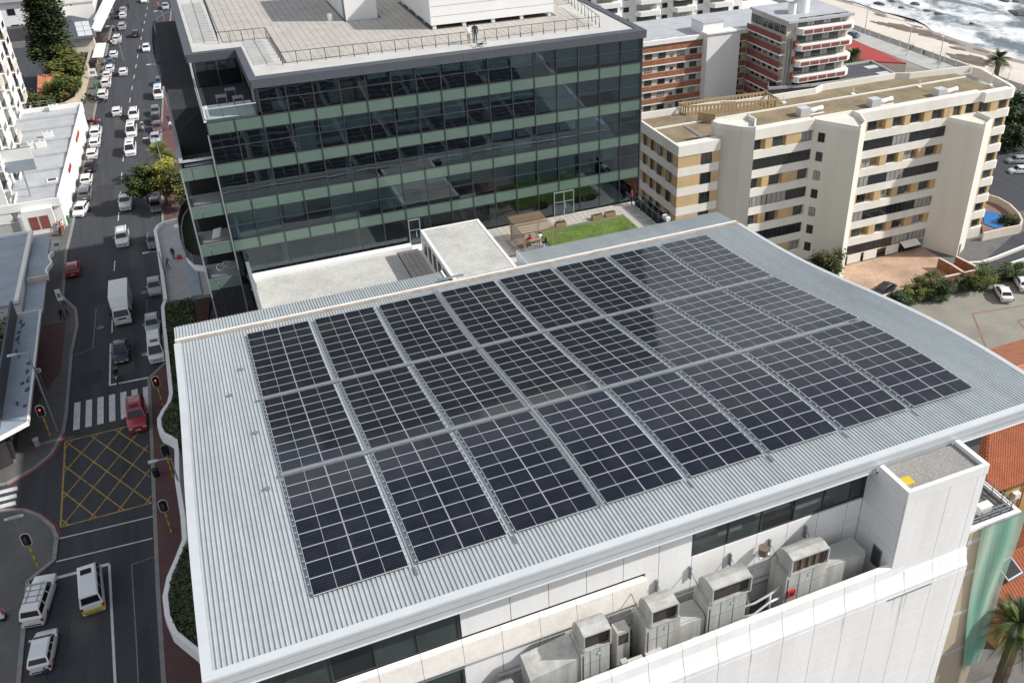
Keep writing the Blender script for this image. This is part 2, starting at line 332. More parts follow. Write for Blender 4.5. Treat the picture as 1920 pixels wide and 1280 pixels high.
def sea_material():
    m = bpy.data.materials.new('sea_water'); m.use_nodes = True; nt = m.node_tree; b = nt.nodes['Principled BSDF']
    geo = nt.nodes.new('ShaderNodeNewGeometry')
    mp = nt.nodes.new('ShaderNodeMapping'); mp.inputs['Rotation'].default_value = (0, 0, 0.15); mp.inputs['Scale'].default_value = (1.0, 0.33, 1); nt.links.new(geo.outputs['Position'], mp.inputs[0])
    n = nt.nodes.new('ShaderNodeTexNoise'); n.inputs['Scale'].default_value = 0.075; n.inputs['Detail'].default_value = 9; n.inputs['Roughness'].default_value = 0.72; n.inputs['Distortion'].default_value = 1.6
    nt.links.new(mp.outputs[0], n.inputs['Vector'])
    wv_ = nt.nodes.new('ShaderNodeTexWave'); wv_.wave_type = 'BANDS'; wv_.bands_direction = 'X'; wv_.inputs['Scale'].default_value = 0.016; wv_.inputs['Distortion'].default_value = 9; wv_.inputs['Detail'].default_value = 5; wv_.inputs['Detail Scale'].default_value = 2.2; wv_.inputs['Detail Roughness'].default_value = 0.7
    nt.links.new(geo.outputs['Position'], wv_.inputs['Vector'])
    wm_ = nt.nodes.new('ShaderNodeMath'); wm_.operation = 'MULTIPLY_ADD'; nt.links.new(wv_.outputs['Fac'], wm_.inputs[0]); wm_.inputs[1].default_value = 0.22; wm_.inputs[2].default_value = -0.11
    sx = nt.nodes.new('ShaderNodeSeparateXYZ'); nt.links.new(geo.outputs['Position'], sx.inputs[0])
    mr = nt.nodes.new('ShaderNodeMapRange'); mr.inputs[1].default_value = 200; mr.inputs[2].default_value = 300; mr.inputs[3].default_value = 0.09; mr.inputs[4].default_value = -0.05; nt.links.new(sx.outputs[0], mr.inputs[0])
    ad = nt.nodes.new('ShaderNodeMath'); ad.operation = 'ADD'; nt.links.new(n.outputs['Fac'], ad.inputs[0]); nt.links.new(mr.outputs[0], ad.inputs[1])
    ad2 = nt.nodes.new('ShaderNodeMath'); ad2.operation = 'ADD'; nt.links.new(ad.outputs[0], ad2.inputs[0]); nt.links.new(wm_.outputs[0], ad2.inputs[1])
    col = ramp2(nt, ad2.outputs[0], (0.155, 0.185, 0.20), (0.74, 0.75, 0.745), 0.46, 0.66)
    nt.links.new(col, b.inputs['Base Color']); b.inputs['Roughness'].default_value = 0.5
    n2 = nt.nodes.new('ShaderNodeTexNoise'); n2.inputs['Scale'].default_value = 0.5; n2.inputs['Detail'].default_value = 5; nt.links.new(geo.outputs['Position'], n2.inputs['Vector'])
    bp = nt.nodes.new('ShaderNodeBump'); bp.inputs['Strength'].default_value = 0.7; bp.inputs['Distance'].default_value = 0.5; nt.links.new(n2.outputs['Fac'], bp.inputs['Height']); nt.links.new(bp.outputs[0], b.inputs['Normal'])
    MATS['sea_water'] = m
sea_material()
m = MB(); ny, nx = 60, 46
def shore(y): return 203.5 + 2.2*math.sin(y*0.09) + 1.2*math.sin(y*0.23+1) + 0.03*max(0, y-180)
grid = []
for j in range(ny+1):
    y = 60 + j*6.0; row = []
    for i in range(nx+1):
        x = shore(y) + (i/nx)**1.6*420
        z = -10.35 + min(1, i/6)*(0.35*math.sin(x*0.33+0.6*math.sin(y*0.05)) + 0.2*math.sin(x*0.71+y*0.13) + 0.15*random.uniform(-1, 1))
        row.append((x, y, z))
    grid.append(row)
for j in range(ny):
    for i in range(nx): m.quad(grid[j][i], grid[j][i+1], grid[j+1][i+1], grid[j+1][i])
# the same sheet goes on to the horizon
for j in (0,):
    m.quad((shore(60)+420, -600, -10.5), (4000, -600, -10.5), (4000, 3000, -10.5), (shore(60)+420, 3000, -10.5))
    m.quad((205, 420, -10.5), (shore(60)+420, 420, -10.5), (shore(60)+420, 3000, -10.5), (205, 3000, -10.5))
tag(m.build('sea', 'sea_water', smooth=True), kind='structure')

m = MB()
for j in range(46):
    y0, y1 = 60+j*6, 66+j*6
    w0, w1 = 4.5+2.0*math.sin(y0*0.07)+1.2*math.sin(y0*0.31), 4.5+2.0*math.sin(y1*0.07)+1.2*math.sin(y1*0.31)
    a, b, c, d = shore(y0)-w0, shore(y0)+0.6, shore(y1)+0.6, shore(y1)-w1
    m.quad((a, y0, T(a)+0.03), (b, y0, T(b)+0.03), (c, y1, T(c)+0.03), (d, y1, T(d)+0.03))
tag(m.build('wet_sand', 'wet_sand'), kind='structure')
# street
LK = [(-40, -21.1), (70.4, -21.05), (72.2, -19.1), (75.0, -19.0)]
LK2 = [(91.5, -19.0), (95, -18.78), (108, -18.6), (114.5, -18.1), (119, -18.4), (123, -20.0), (137, -20.0), (143, -19.6), (150, -19.2), (176, -17.9), (199, -16.9), (240, -14.9), (298, -12.0), (360, -7.6), (450, 2), (700, 40)]
RK = [(-40, -11.1), (65, -10.9), (78, -10.7), (98.5, -10.4), (101.5, -8.2), (120, -7.9), (142, -6.9), (180, -5.4), (220, -3.0), (288, 2.2), (360, 9.0), (450, 20), (700, 58)]
def K(tab, y): return float(np.interp(y, [p[0] for p in tab], [p[1] for p in tab]))
def strip(mb, pts, dx, z, mi=0):        # sheet along a polyline of (x, y), offset sideways by dx = (d0, d1)
    for (x0, y0), (x1, y1) in zip(pts[:-1], pts[1:]):
        mb.quad((x0+dx[0], y0, z), (x0+dx[1], y0, z), (x1+dx[1], y1, z), (x1+dx[0], y1, z), mi)
m = MB(); yy = sorted(set([p[0] for p in RK] + [p[0] for p in LK2] + [-40, 70, 75, 91]))
for a, b in zip(yy[:-1], yy[1:]): m.quad((-24, a, 0.004), (K(RK, a)+0.5, a, 0.004), (K(RK, b)+0.5, b, 0.004), (-24 + (0 if b < 120 else 0), b, 0.004))
m.quad((-120, 77.5, 0.004), (-24, 77.5, 0.004), (-24, 87.5, 0.004), (-120, 87.5, 0.004))
road = tag(m.build('road', 'asphalt'), kind='structure')

# pavements with a kerb step
CORN_N = [(-90, 86.2), (-30, 85.8), (-23.8, 85.2), (-21.5, 86.5), (-19.9, 88.4), (-19.1, 91.4)]      # rounded corner, north of the side street
CORN_S = [(-18.95, 75.0), (-19.4, 76.8), (-20.6, 78.9), (-22.0, 80.4), (-24.0, 81.2), (-90, 82.2)]
nl = CORN_N + [(x, y) for y, x in LK2]
sl_ = [(x, y) for y, x in LK] + CORN_S[0:]
def pavement(name, edge, far, matn, z=0.13):
    poly = edge + far
    m = MB(); m.prism(poly, -0.05, z); o = m.build(name, matn); tag(o, kind='structure')
    k = MB()
    for (x0, y0), (x1, y1) in zip(edge[:-1], edge[1:]):
        d = Vector((x1-x0, y1-y0)); L = d.length
        if L < 1e-3: continue
        d /= L; nrm = Vector((-d.y, d.x))
        k.obox(((x0+x1)/2, (y0+y1)/2, z/2+0.008), (d.x*L/2, d.y*L/2, 0), (nrm.x*0.17, nrm.y*0.17, 0), (0, 0, z/2+0.012))
    k.build('kerb', 'kerb', o); return o
pv_n = pavement('pavement', nl, [(-60, 700), (-90, 500)], 'paving')
pv_s = pavement('pavement', sl_, [(-90, -40)], 'paving')
pv_r = pavement('pavement', [(x, y) for y, x in RK], [(90, 700), (60, 330), (0, 130), (-4.5, 100), (-4.5, -40)], 'paving_red')
for o, n_ in ((pv_n, 'far_corner'), (pv_s, 'near_corner')): pass
# brick red bands in the paving of the far pavement, and kerb paint
m = MB(); m.quad((-22.6, 96.5, 0.134), (-19.6, 104.0, 0.134), (-19.4, 116, 0.134), (-22.6, 116, 0.134)); m.quad((-24, 104, 0.1345), (-22.6, 96.5, 0.1345), (-22.6, 116, 0.1345), (-24, 116, 0.1345)); m.build('red_brick_paving', 'paving_red', pv_n)
m = MB(); strip(m, [(-60, 137.5), (-60, 141.5)], (0, 37), 0.135); m.build('red_brick_paving', 'paving_red', pv_n)
m = MB()
for tabl in (CORN_N[2:], CORN_S[:5]):
    for (x0, y0), (x1, y1) in zip(tabl[:-1], tabl[1:]):
        d = Vector((x1-x0, y1-y0)); L = d.length; d /= L; nr = Vector((-d.y, d.x))
        sgn = 1 if nr.x > 0 else -1
        m.obox(((x0+x1)/2+0.28*nr.x*sgn, (y0+y1)/2+0.28*nr.y*sgn, 0.014), (d.x*L/2, d.y*L/2, 0), (nr.x*0.09, nr.y*0.09, 0), (0, 0, 0.006))
m.build('red_kerb_line', 'kerb_red', road)
# road paint, each mark a piece of its own
def paint(name, pts, wd, matn, z=0.010):
    m = MB()
    for (x0, y0), (x1, y1) in zip(pts[:-1], pts[1:]):
        d = Vector((x1-x0, y1-y0)); d.normalize(); n_ = Vector((-d.y, d.x))*wd/2
        m.quad((x0+n_.x, y0+n_.y, z), (x0-n_.x, y0-n_.y, z), (x1-n_.x, y1-n_.y, z), (x1+n_.x, y1+n_.y, z))
    return m.build(name, matn, road)
for k in range(7):
    x = -17.75 + k*1.155
    MB().quad((x-0.31, 91.75, 0.010), (x+0.31, 91.75, 0.010), (x+0.31, 97.0, 0.010), (x-0.31, 97.0, 0.010)).build('crossing_stripe', 'road_white', road)
for y in (81.9, 83.0, 84.15): MB().quad((-26.5, y-0.3, 0.010), (-22.7, y-0.3, 0.010), (-22.8, y+0.3, 0.010), (-26.5, y+0.3, 0.010)).build('crossing_stripe', 'road_white', road)
paint('stop_line', [(-14.5, 99.05), (-9.7, 98.8)], 0.32, 'road_white'); paint('lane_line', [(-14.5, 99.0), (-14.36, 108.4)], 0.2, 'road_white', 0.0112)
paint('stop_line', [(-18.95, 75.0), (-10.9, 74.55)], 0.14, 'road_white'); paint('stop_line', [(-18.95, 72.0), (-11.1, 71.55)], 0.14, 'road_white')
paint('stop_line', [(-18.9, 69.9), (-14.7, 69.8)], 0.34, 'road_white'); paint('lane_line', [(-14.68, 69.7), (-14.33, 56.4), (-14.0, 20)], 0.2, 'road_white', 0.0112)
paint('parking_line', [(-12.9, 68.9), (-12.75, 60), (-12.6, 40)], 0.09, 'road_faint'); paint('parking_line', [(-12.9, 68.9), (-10.95, 69.1)], 0.09, 'road_faint')
paint('parking_line', [(-16.0, 118.0), (-16.3, 108.2), (-18.3, 107.4)], 0.10, 'road_faint'); paint('parking_line', [(-10.3, 104), (-10.0, 118)], 0.10, 'road_faint')
cl = [(112.8, -14.18), (127.9, -13.83), (150, -12.9), (167.8, -12.2), (204.7, -10.33), (243.3, -7.64), (300, -3.4), (380, 5)]
y = 111.0
while y < 330:
    paint('lane_dash', [(K([(q[0], q[1]) for q in cl], y), y), (K([(q[0], q[1]) for q in cl], y+3.2), y+3.2)], 0.13, 'road_white'); y += 8.6
for k in range(6): paint('parking_line', [(K(LK2, 150+k*6.2)+0.2, 150+k*6.2), (K(LK2, 150+k*6.2)+2.1, 150+k*6.2)], 0.08, 'road_faint')
# yellow box junction
bx0, bx1, by0, by1 = -18.75, -10.95, 76.55, 90.1
for a, b in (((bx0, by0), (bx1, by0)), ((bx1, by0), (bx1, by1)), ((bx1, by1), (bx0, by1)), ((bx0, by1), (bx0, by0))):
    if a[0] == b[0] == bx1: continue
    paint('box_junction_edge', [a, b], 0.17, 'road_yellow', 0.0115)
def clip(p, d):
    t0, t1 = -99, 99
    for q, dd, lo, hi in ((p[0], d[0], bx0, bx1), (p[1], d[1], by0, by1)):
        a, b = (lo-q)/dd, (hi-q)/dd
        if a > b: a, b = b, a
        t0, t1 = max(t0, a), min(t1, b)
    return None if t1-t0 < 0.5 else ((p[0]+d[0]*t0, p[1]+d[1]*t0), (p[0]+d[0]*t1, p[1]+d[1]*t1))
for sgn in (-1, 1):
    for k in range(-8, 9):
        base = (-18.7, 90.0) if sgn < 0 else (-18.7, 84.75)
        c = clip((base[0]+k*2.36, base[1]), (1, sgn*1.75))
        if c: paint('box_junction_line', list(c), 0.13, 'road_yellow', 0.0125 + (0.001 if sgn > 0 else 0))
mat('asphalt_patch', (0.040, 0.041, 0.044), 0.93, var=0.2, scale=0.5, fine=0.12, bscale=8); mat('asphalt_worn', (0.068, 0.067, 0.066), 0.93, var=0.2, scale=0.4, fine=0.12, bscale=8)
for k, (x, y, wx, wy) in enumerate(((-12.6, 104, 0.7, 3.0), (-16.4, 101.5, 1.1, 1.4), (-13.0, 86, 0.5, 5.5), (-16.6, 63.5, 1.0, 2.6), (-12.2, 52, 0.45, 9), (-15.6, 121, 1.3, 2.2), (-11.2, 133, 0.6, 5), (-14.8, 158, 1.2, 3.4), (-9.2, 182, 1.0, 4.0), (-12.6, 196, 0.7, 6), (-8.0, 226, 1.0, 5))):
    m = MB(); m.quad((x-wx, y-wy, 0.0072), (x+wx, y-wy*0.97, 0.0072), (x+wx*0.98, y+wy, 0.0072), (x-wx*1.03, y+wy*0.98, 0.0072)); m.build('road_repair', 'asphalt_patch' if k % 3 else 'asphalt_worn', road)
# manhole covers
for px, py in ((272, 664), (270, 548), (188, 614), (22, 868)):
    p = at(px, py, 0.0); zz = 0.012 if px > 100 else 0.136
    mm = MB(); mm.cyl(p.x, p.y, zz, zz+0.006, 0.42, 16); mm.build('manhole_cover', 'road_faint', road if px > 100 else pv_n)

# car park, driveway and yards on the seaward side
def sheet(name, poly, dz, matn, parent=None, kind='structure'):
    m = MB(); m.v = [(x, y, T(x)+dz) for x, y in poly]; m.f = [tuple(range(len(poly)))]; m.m = [0]
    o = m.build(name, matn, parent)
    if parent is None: tag(o, kind=kind)
    return o
lot = sheet('car_park', [(85, 60), (150, 60), (150, 84), (112, 85.8), (92, 86.2), (85, 86.2)], 0.012, 'asphalt_lot')
sheet('brick_yard', [(85.5, 87.6), (99.5, 87.2), (103.5, 92.5), (103.5, 100.2), (85.5, 100.2)], 0.010, 'yard_brick')
sheet('driveway', [(105, 88.5), (122, 89.5), (160, 94), (160, 101.5), (120, 97.5), (110, 93.0)], 0.012, 'asphalt')
sheet('back_road', [(118, 104), (176, 104), (176, 150), (150, 150), (128, 118), (119, 108)], 0.010, 'asphalt')
pr_ = sheet('promenade', [(172.6, 60), (180.0, 60), (180.0, 330), (172.6, 330)], 0.03, 'concrete')
sheet('beach_road', [(164.5, 60), (172.2, 60), (172.2, 330), (164.5, 330)], 0.014, 'asphalt_lot')
for a, b in (((100.0, 77.0), (95.5, 66.0)), ((95.6, 81.0), (90.5, 73.0)), ((95.6, 81.0), (106, 79.5)), ((100.0, 77.0), (110, 75.8)), ((92.5, 72), (98, 71.0))):
    m = MB(); d = Vector((b[0]-a[0], b[1]-a[1])); d.normalize(); n_ = Vector((-d.y, d.x))*0.14
    m.quad(*[(x, y, T(x)+0.02) for x, y in ((a[0]+n_.x, a[1]+n_.y), (a[0]-n_.x, a[1]-n_.y), (b[0]-n_.x, b[1]-n_.y), (b[0]+n_.x, b[1]+n_.y))]); m.build('court_line', 'red_court', lot)
for k, (px, py, rr) in enumerate(((1690, 50, 6.5), (1735, 60, 5.5), (1660, 45, 4), (1780, 75, 4), (1815, 115, 6), (1835, 112, 4), (1740, 22, 4), (1870, 108, 3), (1650, 25, 2.2), (1672, 18, 1.6), (1705, 33, 2.0), (1722, 46, 1.6), (1760, 66, 2.4), (1795, 90, 2.6), (1840, 92, 2.2), (1640, 42, 1.5), (1880, 120, 2))):
    p = at(px, py, -9.6); m = MB(); n_ = 18
    ring = [(p.x+rr*random.uniform(0.35, 0.75)*math.cos(t*2*math.pi/n_), p.y+rr*random.uniform(0.7, 1.5)*math.sin(t*2*math.pi/n_)) for t in range(n_)]
    for i in range(n_):
        a, b = ring[i], ring[(i+1) % n_]
        m.tri((p.x, p.y, T(p.x)+0.16), (a[0], a[1], T(a[0])+0.03), (b[0], b[1], T(b[0])+0.03))
    tag(m.build('seaweed', 'seaweed'), 'patch of dark washed-up seaweed on the pale beach sand', 'seaweed', kind='stuff')
for k, (px, py) in enumerate(((1648, 8), (1672, 4), (1690, 16), (1716, 8), (1738, 22), (1760, 28), (1822, 46), (1913, 26), (1905, 4), (1884, 2))):
    p = at(px, py, -10.3)
    m = MB(); rr = random.uniform(0.8, 1.6) if k != 7 else 3.0; n_ = 9
    rings = [[(p.x+rr*q*random.uniform(0.7, 1.2)*math.cos(t*2*math.pi/n_), p.y+rr*q*random.uniform(0.9, 1.8)*math.sin(t*2*math.pi/n_), z) for t in range(n_)] for q, z in ((1.1, -11.5), (1.0, -10.2), (0.55, -9.9+rr*0.12))]
    m.loft(rings); tag(m.build('rock', 'rock', smooth=False), ('first', 'second', 'third', 'fourth', 'fifth', 'sixth', 'seventh', 'largest, right-edge', 'ninth', 'tenth')[k]+' dark rock from the left in the surf off the beach', 'rock', 'rocks in the surf')
# ---------------------------------------------------------------- building with the wave roof
_py = np.array([30.3, 33.0, 34.2, 36.4, 38.8, 42.2, 43.6, 48.2, 54.2, 58.7, 64.7, 69.0])
_pz = np.array([26.22, 26.20, 26.16, 26.06, 25.83, 25.47, 25.28, 24.50, 23.38, 22.90, 22.38, 22.02])
_pc = np.polyfit((_py-50)/20, _pz, 5)
def RZ(y): return float(np.polyval(_pc, (y-50)/20))
def RS(y): return (RZ(y+0.05)-RZ(y-0.05))/0.1          # slope of the roof
main = thing('solar_roof_building', 'white panel-clad building whose wavy ribbed metal roof carries the solar arrays', 'building', (18, 48, 0))
RX0, RX1, RF, RB = -4.65, 44.9, 30.3, 66.0
def ribbed(x0, x1, y0, y1, n, pitch=0.2275, dz=0.0):
    m = MB(); prof = []; x = x0
    while x + pitch <= x1 + 1e-6:
        prof += [(x, 0), (x+0.160, 0), (x+0.176, 0.058), (x+0.212, 0.058)]; x += pitch
    prof.append((x, 0)); k = len(prof)
    for j in range(n+1):
        y = y0+(y1-y0)*j/n; z = RZ(y)+dz
        m.v += [(px, y, z+h) for px, h in prof]
    for j in range(n):
        for i in range(k-1): m.f.append((j*k+i, j*k+i+1, (j+1)*k+i+1, (j+1)*k+i)); m.m.append(0)
    return m
ribbed(RX0+0.47, RX1-0.35, RF+0.05, RB-0.1, 30).build('roof_sheeting', 'roof_metal', main)
def edge_strip(name, x0, x1, dz0, dz1, matn):           # box following the roof curve
    m = MB(); n = 30; rings = []
    for j in range(n+1):
        y = RF-0.02+(RB-0.1-RF)*j/n; z = RZ(y); rings.append([(x0, y, z+dz0), (x1, y, z+dz0), (x1, y, z+dz1), (x0, y, z+dz1)])
    m.loft(rings); return m.build(name, matn, main)
edge_strip('edge_flashing', RX0, RX0+0.46, -0.55, 0.085, 'flashing'); edge_strip('edge_flashing', RX1-0.34, RX1, -0.55, 0.085, 'flashing')
fz = RZ(RF)
m = MB(); m.quad((RX0, RF-0.12, fz+0.062), (RX1, RF-0.12, fz+0.062), (RX1, RF+0.3, fz+0.088), (RX0, RF+0.3, fz+0.088))
m.box(RX0, RF-0.16, fz-0.10, RX1, RF-0.02, fz+0.045); m.build('front_flashing', 'flashing', main)
MB().box(RX0, RF-0.12, fz-0.56, RX1, RF+0.1, fz-0.105).build('fascia_upper', 'fascia', main)
MB().box(RX0, RF-0.05, fz-1.02, RX1, RF+0.12, fz-0.565).build('fascia_lower', 'fascia', main)
MB().box(RX0, RF-0.10, fz-1.06, RX1, RF+0.12, fz-1.022).build('drip_edge', 'flashing', main)
MB().box(RX0+0.5, RF+0.13, fz-1.05, RX1-0.4, 33.5, fz-1.0).build('soffit', 'white_paint', main)
# stained box gutter and the lower strip of sheeting behind it
m = MB(); n = 40
for i in range(n):
    x0 = RX0+0.1+(RX1-RX0-0.2)*i/n; x1 = RX0+0.1+(RX1-RX0-0.2)*(i+1)/n
    m.box(x0, 65.86, RZ(66)-0.1, x1, 66.18, RZ(66)+0.16+0.012*math.sin(i*2.3))
m.build('ridge_flashing', 'gutter_stain', main)
MB().box(RX0+0.1, 66.2, RZ(66)-0.12, RX1-0.1, 66.52, RZ(66)+0.10).build('ridge_capping', 'white_paint', main)
ribbed(RX0+0.1, 17.0, 66.55, 69.05, 4).build('back_sheeting', 'roof_metal', main)
ribbed(24.2, RX1-0.1, 66.55, 69.7, 4, dz=0.03).build('back_sheeting', 'roof_metal', main)
MB().box(16.95, 66.5, 19.6, 17.1, 69.0, RZ(68)+0.06).build('back_end_panel', 'white_paint', main)
MB().box(24.1, 66.5, 19.6, 24.2, 69.7, RZ(68)+0.10).build('back_end_panel', 'fascia', main)
# body
MB().box(-4.0, 31.0, 0, 40.0, 65.9, 21.6).build('wall_core', 'white_paint', main)
MB().box(-4.0, 31.06, 21.6, 40.0, 44, 24.9).build('wall_core', 'joint', main)
MB().box(-4.0, 66.0, 0, 41.4, 69.0, 21.5).build('back_wall', 'white_paint', main)

def clad(x0, x1, z0, z1, y=30.9, matn='white_panel', name='wall_panel', th=0.1, parent=main):
    return MB().box(x0+0.018, y, z0+0.012, x1-0.018, y+th, z1-0.012).build(name, matn, parent)
XJ = [6.85, 9.44, 11.5, 13.6, 15.7, 17.8, 19.8]
for a, b in zip(XJ[:-1], XJ[1:]): clad(a, b, 22.68, 25.15)
XR_ = [17.0, 17.8, 19.85, 21.9, 24.0, 26.05, 28.1, 30.15, 31.22]
for a, b in zip(XR_[:-1], XR_[1:]):
    for z0, z1 in ((21.12, 22.66), (19.9, 21.12), (17.3, 19.9)): clad(a, b, z0, z1)
XL_ = [-3.6, -1.5, 0.55, 2.6, 4.7, 6.8, 8.85, 10.9, 12.95, 15.0, 17.0]
for a, b in zip(XL_[:-1], XL_[1:]):
    m = MB(); ring = lambda x: [(x, 30.98, 20.95), (x, 30.62, 20.95), (x, 30.62, 21.1), (x, 30.74, 22.3), (x, 30.98, 22.47)]
    m.loft([ring(a+0.012), ring(b-0.012)][::-1]); m.build('ledge_panel', 'stained_panel', main)
    if a > 6.5:
        for z0, z1 in ((19.4, 20.9), (17.3, 19.4)): clad(a, b, z0, z1)
def strip_window(x0, x1, z0, z1, cuts, y, matn='window_sea'):
    f = MB(); xs_ = [x0]+cuts+[x1]
    f.box(x0, y, z0, x1, y+0.12, z0+0.07); f.box(x0, y, z1-0.07, x1, y+0.12, z1)
    for x in xs_: f.box(min(max(x-0.05, x0+0.001), x1-0.1), y-0.002, z0+0.07, min(max(x+0.05, x0+0.1), x1-0.001), y+0.12, z1-0.07)
    fr = f.build('window_frame', 'dark_metal', main)
    for i in range(len(xs_)-1):
        MB().box(xs_[i]+0.05, y+0.05, z0+0.07, xs_[i+1]-0.05, y+0.07, z1-0.07).build('window_pane', matn if i % 3 != 2 else 'window_dark', fr)
    return fr
strip_window(19.83, 31.2, 22.72, 25.05, [22.1, 24.2, 26.4, 28.4, 30.3], 30.94)
strip_window(-3.9, 6.8, 22.6, 25.05, [-1.5, 0.55, 2.62, 4.7], 30.94)
strip_window(-3.9, 6.75, 18.6, 20.6, [-1.5, 0.55, 2.62, 4.7], 30.80)
MB().box(-3.9, 30.70, 20.62, 6.75, 30.98, 20.80).build('window_head', 'grey_metal', main)
MB().box(-3.9, 30.95, 0, 6.75, 31.0, 18.58).build('lower_wall', 'white_paint', main)
MB().box(-3.98, 30.62, 0, -3.6, 31.0, 25.1).build('corner_post', 'white_paint', main)

# right-hand tower with gravel roof
tower = MB().box(31.33, 27.83, 0, 36.75, 33.6, 25.0); tower.build('tower_core', 'joint', main)
rows = [25.0, 24.52, 22.76, 21.0, 19.35]
tx = [31.23, 34.25, 36.26, 36.87]
for z1, z0 in zip(rows[:-1], rows[1:]):
    for a, b in zip(tx[:-1], tx[1:]): MB().box(a+0.018, 27.71, z0+0.012, b-0.018, 27.82, z1-0.012).build('wall_panel', 'white_panel', main)
    MB().box(31.22, 27.84, z0+0.01, 31.32, 30.88, z1-0.01).build('wall_panel', 'white_panel', main)
    MB().box(36.76, 27.84, z0+0.01, 36.87, 30.6, z1-0.01).build('wall_panel', 'white_panel', main)
MB().box(31.22, 27.82, 17.3, 31.32, 30.88, 19.34).build('wall_panel', 'white_panel', main)
m = MB(); m.box(31.2, 27.68, 25.0, 31.5, 30.12, 25.68); m.box(31.503, 27.69, 25.0, 36.6, 27.93, 25.66); m.box(36.603, 27.685, 25.0, 36.9, 30.12, 25.68); m.build('tower_parapet', 'white_paint', main)
MB().box(31.5, 27.93, 25.0, 36.6, 30.12, 25.42).build('tower_gravel', 'gravel_grey', main)
lv = MB(); lv.box(31.16, 28.6, 19.05, 31.215, 29.35, 20.45); lo = lv.build('louvre', 'grey_metal', main)
for k in range(9): MB().box(31.13, 28.66, 19.14+k*0.14, 31.158, 29.29, 19.2+k*0.14).build('louvre_blade', 'dark_metal', lo)
yc = MB(); p = at(1699, 902, 25.45); yc.box(p.x-0.45, p.y-0.3, 25.43, p.x+0.4, p.y+0.3, 25.5)
tag(yc.build('yellow_board', 'yellow'), 'small yellow board lying on the gravel tower roof', 'board')
# parapet in front of the plant deck and the big front wall below
MB().box(-4.0, 28.0, 0, 31.2, 31.0, 17.3).build('deck_core', 'white_paint', main)
MB().box(-3.9, 28.1, 17.3, 31.15, 30.85, 17.36).build('deck_gravel', 'gravel_dark', main)
PX = [36.87, 36.26, 34.25, 32.18, 30.1, 27.98, 25.9, 23.82, 21.75, 19.7, 17.65, 15.62, 13.55, 11.5, 9.4]
for b, a in zip(PX[:-1], PX[1:]):
    m = MB(); ring = lambda x: [(x, 28.06, 18.0), (x, 27.30, 18.0), (x, 27.30, 18.30), (x, 27.46, 18.62), (x, 27.66, 19.32), (x, 27.72, 19.93), (x, 27.78, 19.99), (x, 28.06, 20.0)] if a < 31 else [(x, 27.9, 18.0), (x, 27.30, 18.0), (x, 27.30, 18.30), (x, 27.46, 18.62), (x, 27.64, 19.33), (x, 27.9, 19.34)]
    m.loft([ring(a+0.016), ring(b-0.016)][::-1]); m.build('parapet_panel', 'white_panel', main)
    z1 = 17.99
    while z1 > 4.5:
        MB().box(a+0.017, 27.29, z1-1.08+0.008, b-0.017, 27.40, z1-0.008).build('wall_panel', 'white_panel', main); z1 -= 1.08
MB().box(9.4, 27.41, 0, 36.85, 28.0, 17.99).build('front_wall_core', 'joint', main)
MB().box(31.2, 28.0, 0, 36.7, 33, 18).build('front_wall_core', 'white_paint', main)
pg = MB(); a = at(1660, 1107, 17.9)
MB().box(31.0, 27.24, 17.85, 34.15, 27.285, 17.93).build('wall_channel', 'grey_metal', main)

# ---------------------------------------------------------------- solar arrays
PWd, PHt = 2.278, 1.122
def panel_mesh():
    m = MB(); hx, hy, t = PWd/2, PHt/2, 0.035
    X = [-hx, -hx+0.019, -0.009, 0.009, hx-0.019, hx]; Y = [-hy, -hy+0.019, hy-0.019, hy]
    for i in range(5):
        for j in range(3):
            cell = i in (1, 3) and j == 1
            z = t-0.004 if cell else t
            m.quad((X[i], Y[j], z), (X[i+1], Y[j], z), (X[i+1], Y[j+1], z), (X[i], Y[j+1], z), 1 if cell else 0)
    for a, b in (((-hx, -hy), (hx, -hy)), ((hx, -hy), (hx, hy)), ((hx, hy), (-hx, hy)), ((-hx, hy), (-hx, -hy))):
        m.quad((*a, 0), (*b, 0), (*b, t), (*a, t), 0)
    return m.mesh('solar_panel', ['alu', 'solar_cell'])
pmesh = panel_mesh()
rmesh = MB().box(-2.41, -0.02, -0.05, 2.41, 0.02, -0.004).mesh('mounting_rail', 'alu')
fmesh = MB().box(-0.03, -0.05, -0.11, 0.03, 0.05, -0.05).mesh('rail_foot', 'galv')
BW = 2*PWd+0.022; GAP = (40.0-8*BW)/7; AX0 = 0.53
SECT = [(64.72, 54.34, 'nearest the glass office'), (53.88, 43.72, 'in the middle'), (43.26, 32.98, 'nearest the front eave')]
ordn = ['first', 'second', 'third', 'fourth', 'fifth', 'sixth', 'seventh', 'eighth']
for s_, (yb, yf, where) in enumerate(SECT):
    pitch = (yb-yf)/9
    for c_ in range(8):
        cx = AX0 + c_*(BW+GAP) + BW/2; ym = (yb+yf)/2
        arr = thing('solar_array', f'{ordn[c_]} array of solar panels from the street in the row {where}', 'solar array', (cx, ym, RZ(ym)), 'solar arrays on the wavy roof')
        for r_ in range(9):
            y = yb - pitch*(r_+0.5); th = math.atan(RS(y)); z = RZ(y)+0.16
            for sx in (-1, 1):
                wob('solar_panel', pmesh, arr, (cx+sx*(PWd/2+0.011), y, z), (th, 0, 0), (1, (pitch-0.014)/PHt, 1))
            for dy in (-0.3, 0.3):
                wob('mounting_rail', rmesh, arr, (cx, y+dy, RZ(y)+0.16+RS(y)*dy), (th, 0, 0), (1.0 if c_ not in (0, 7) else 1.0, 1, 1))
                for sx in (-1, 1): wob('rail_foot', fmesh, arr, (cx+sx*2.36, y+dy, RZ(y)+0.16+RS(y)*dy), (th, 0, 0))
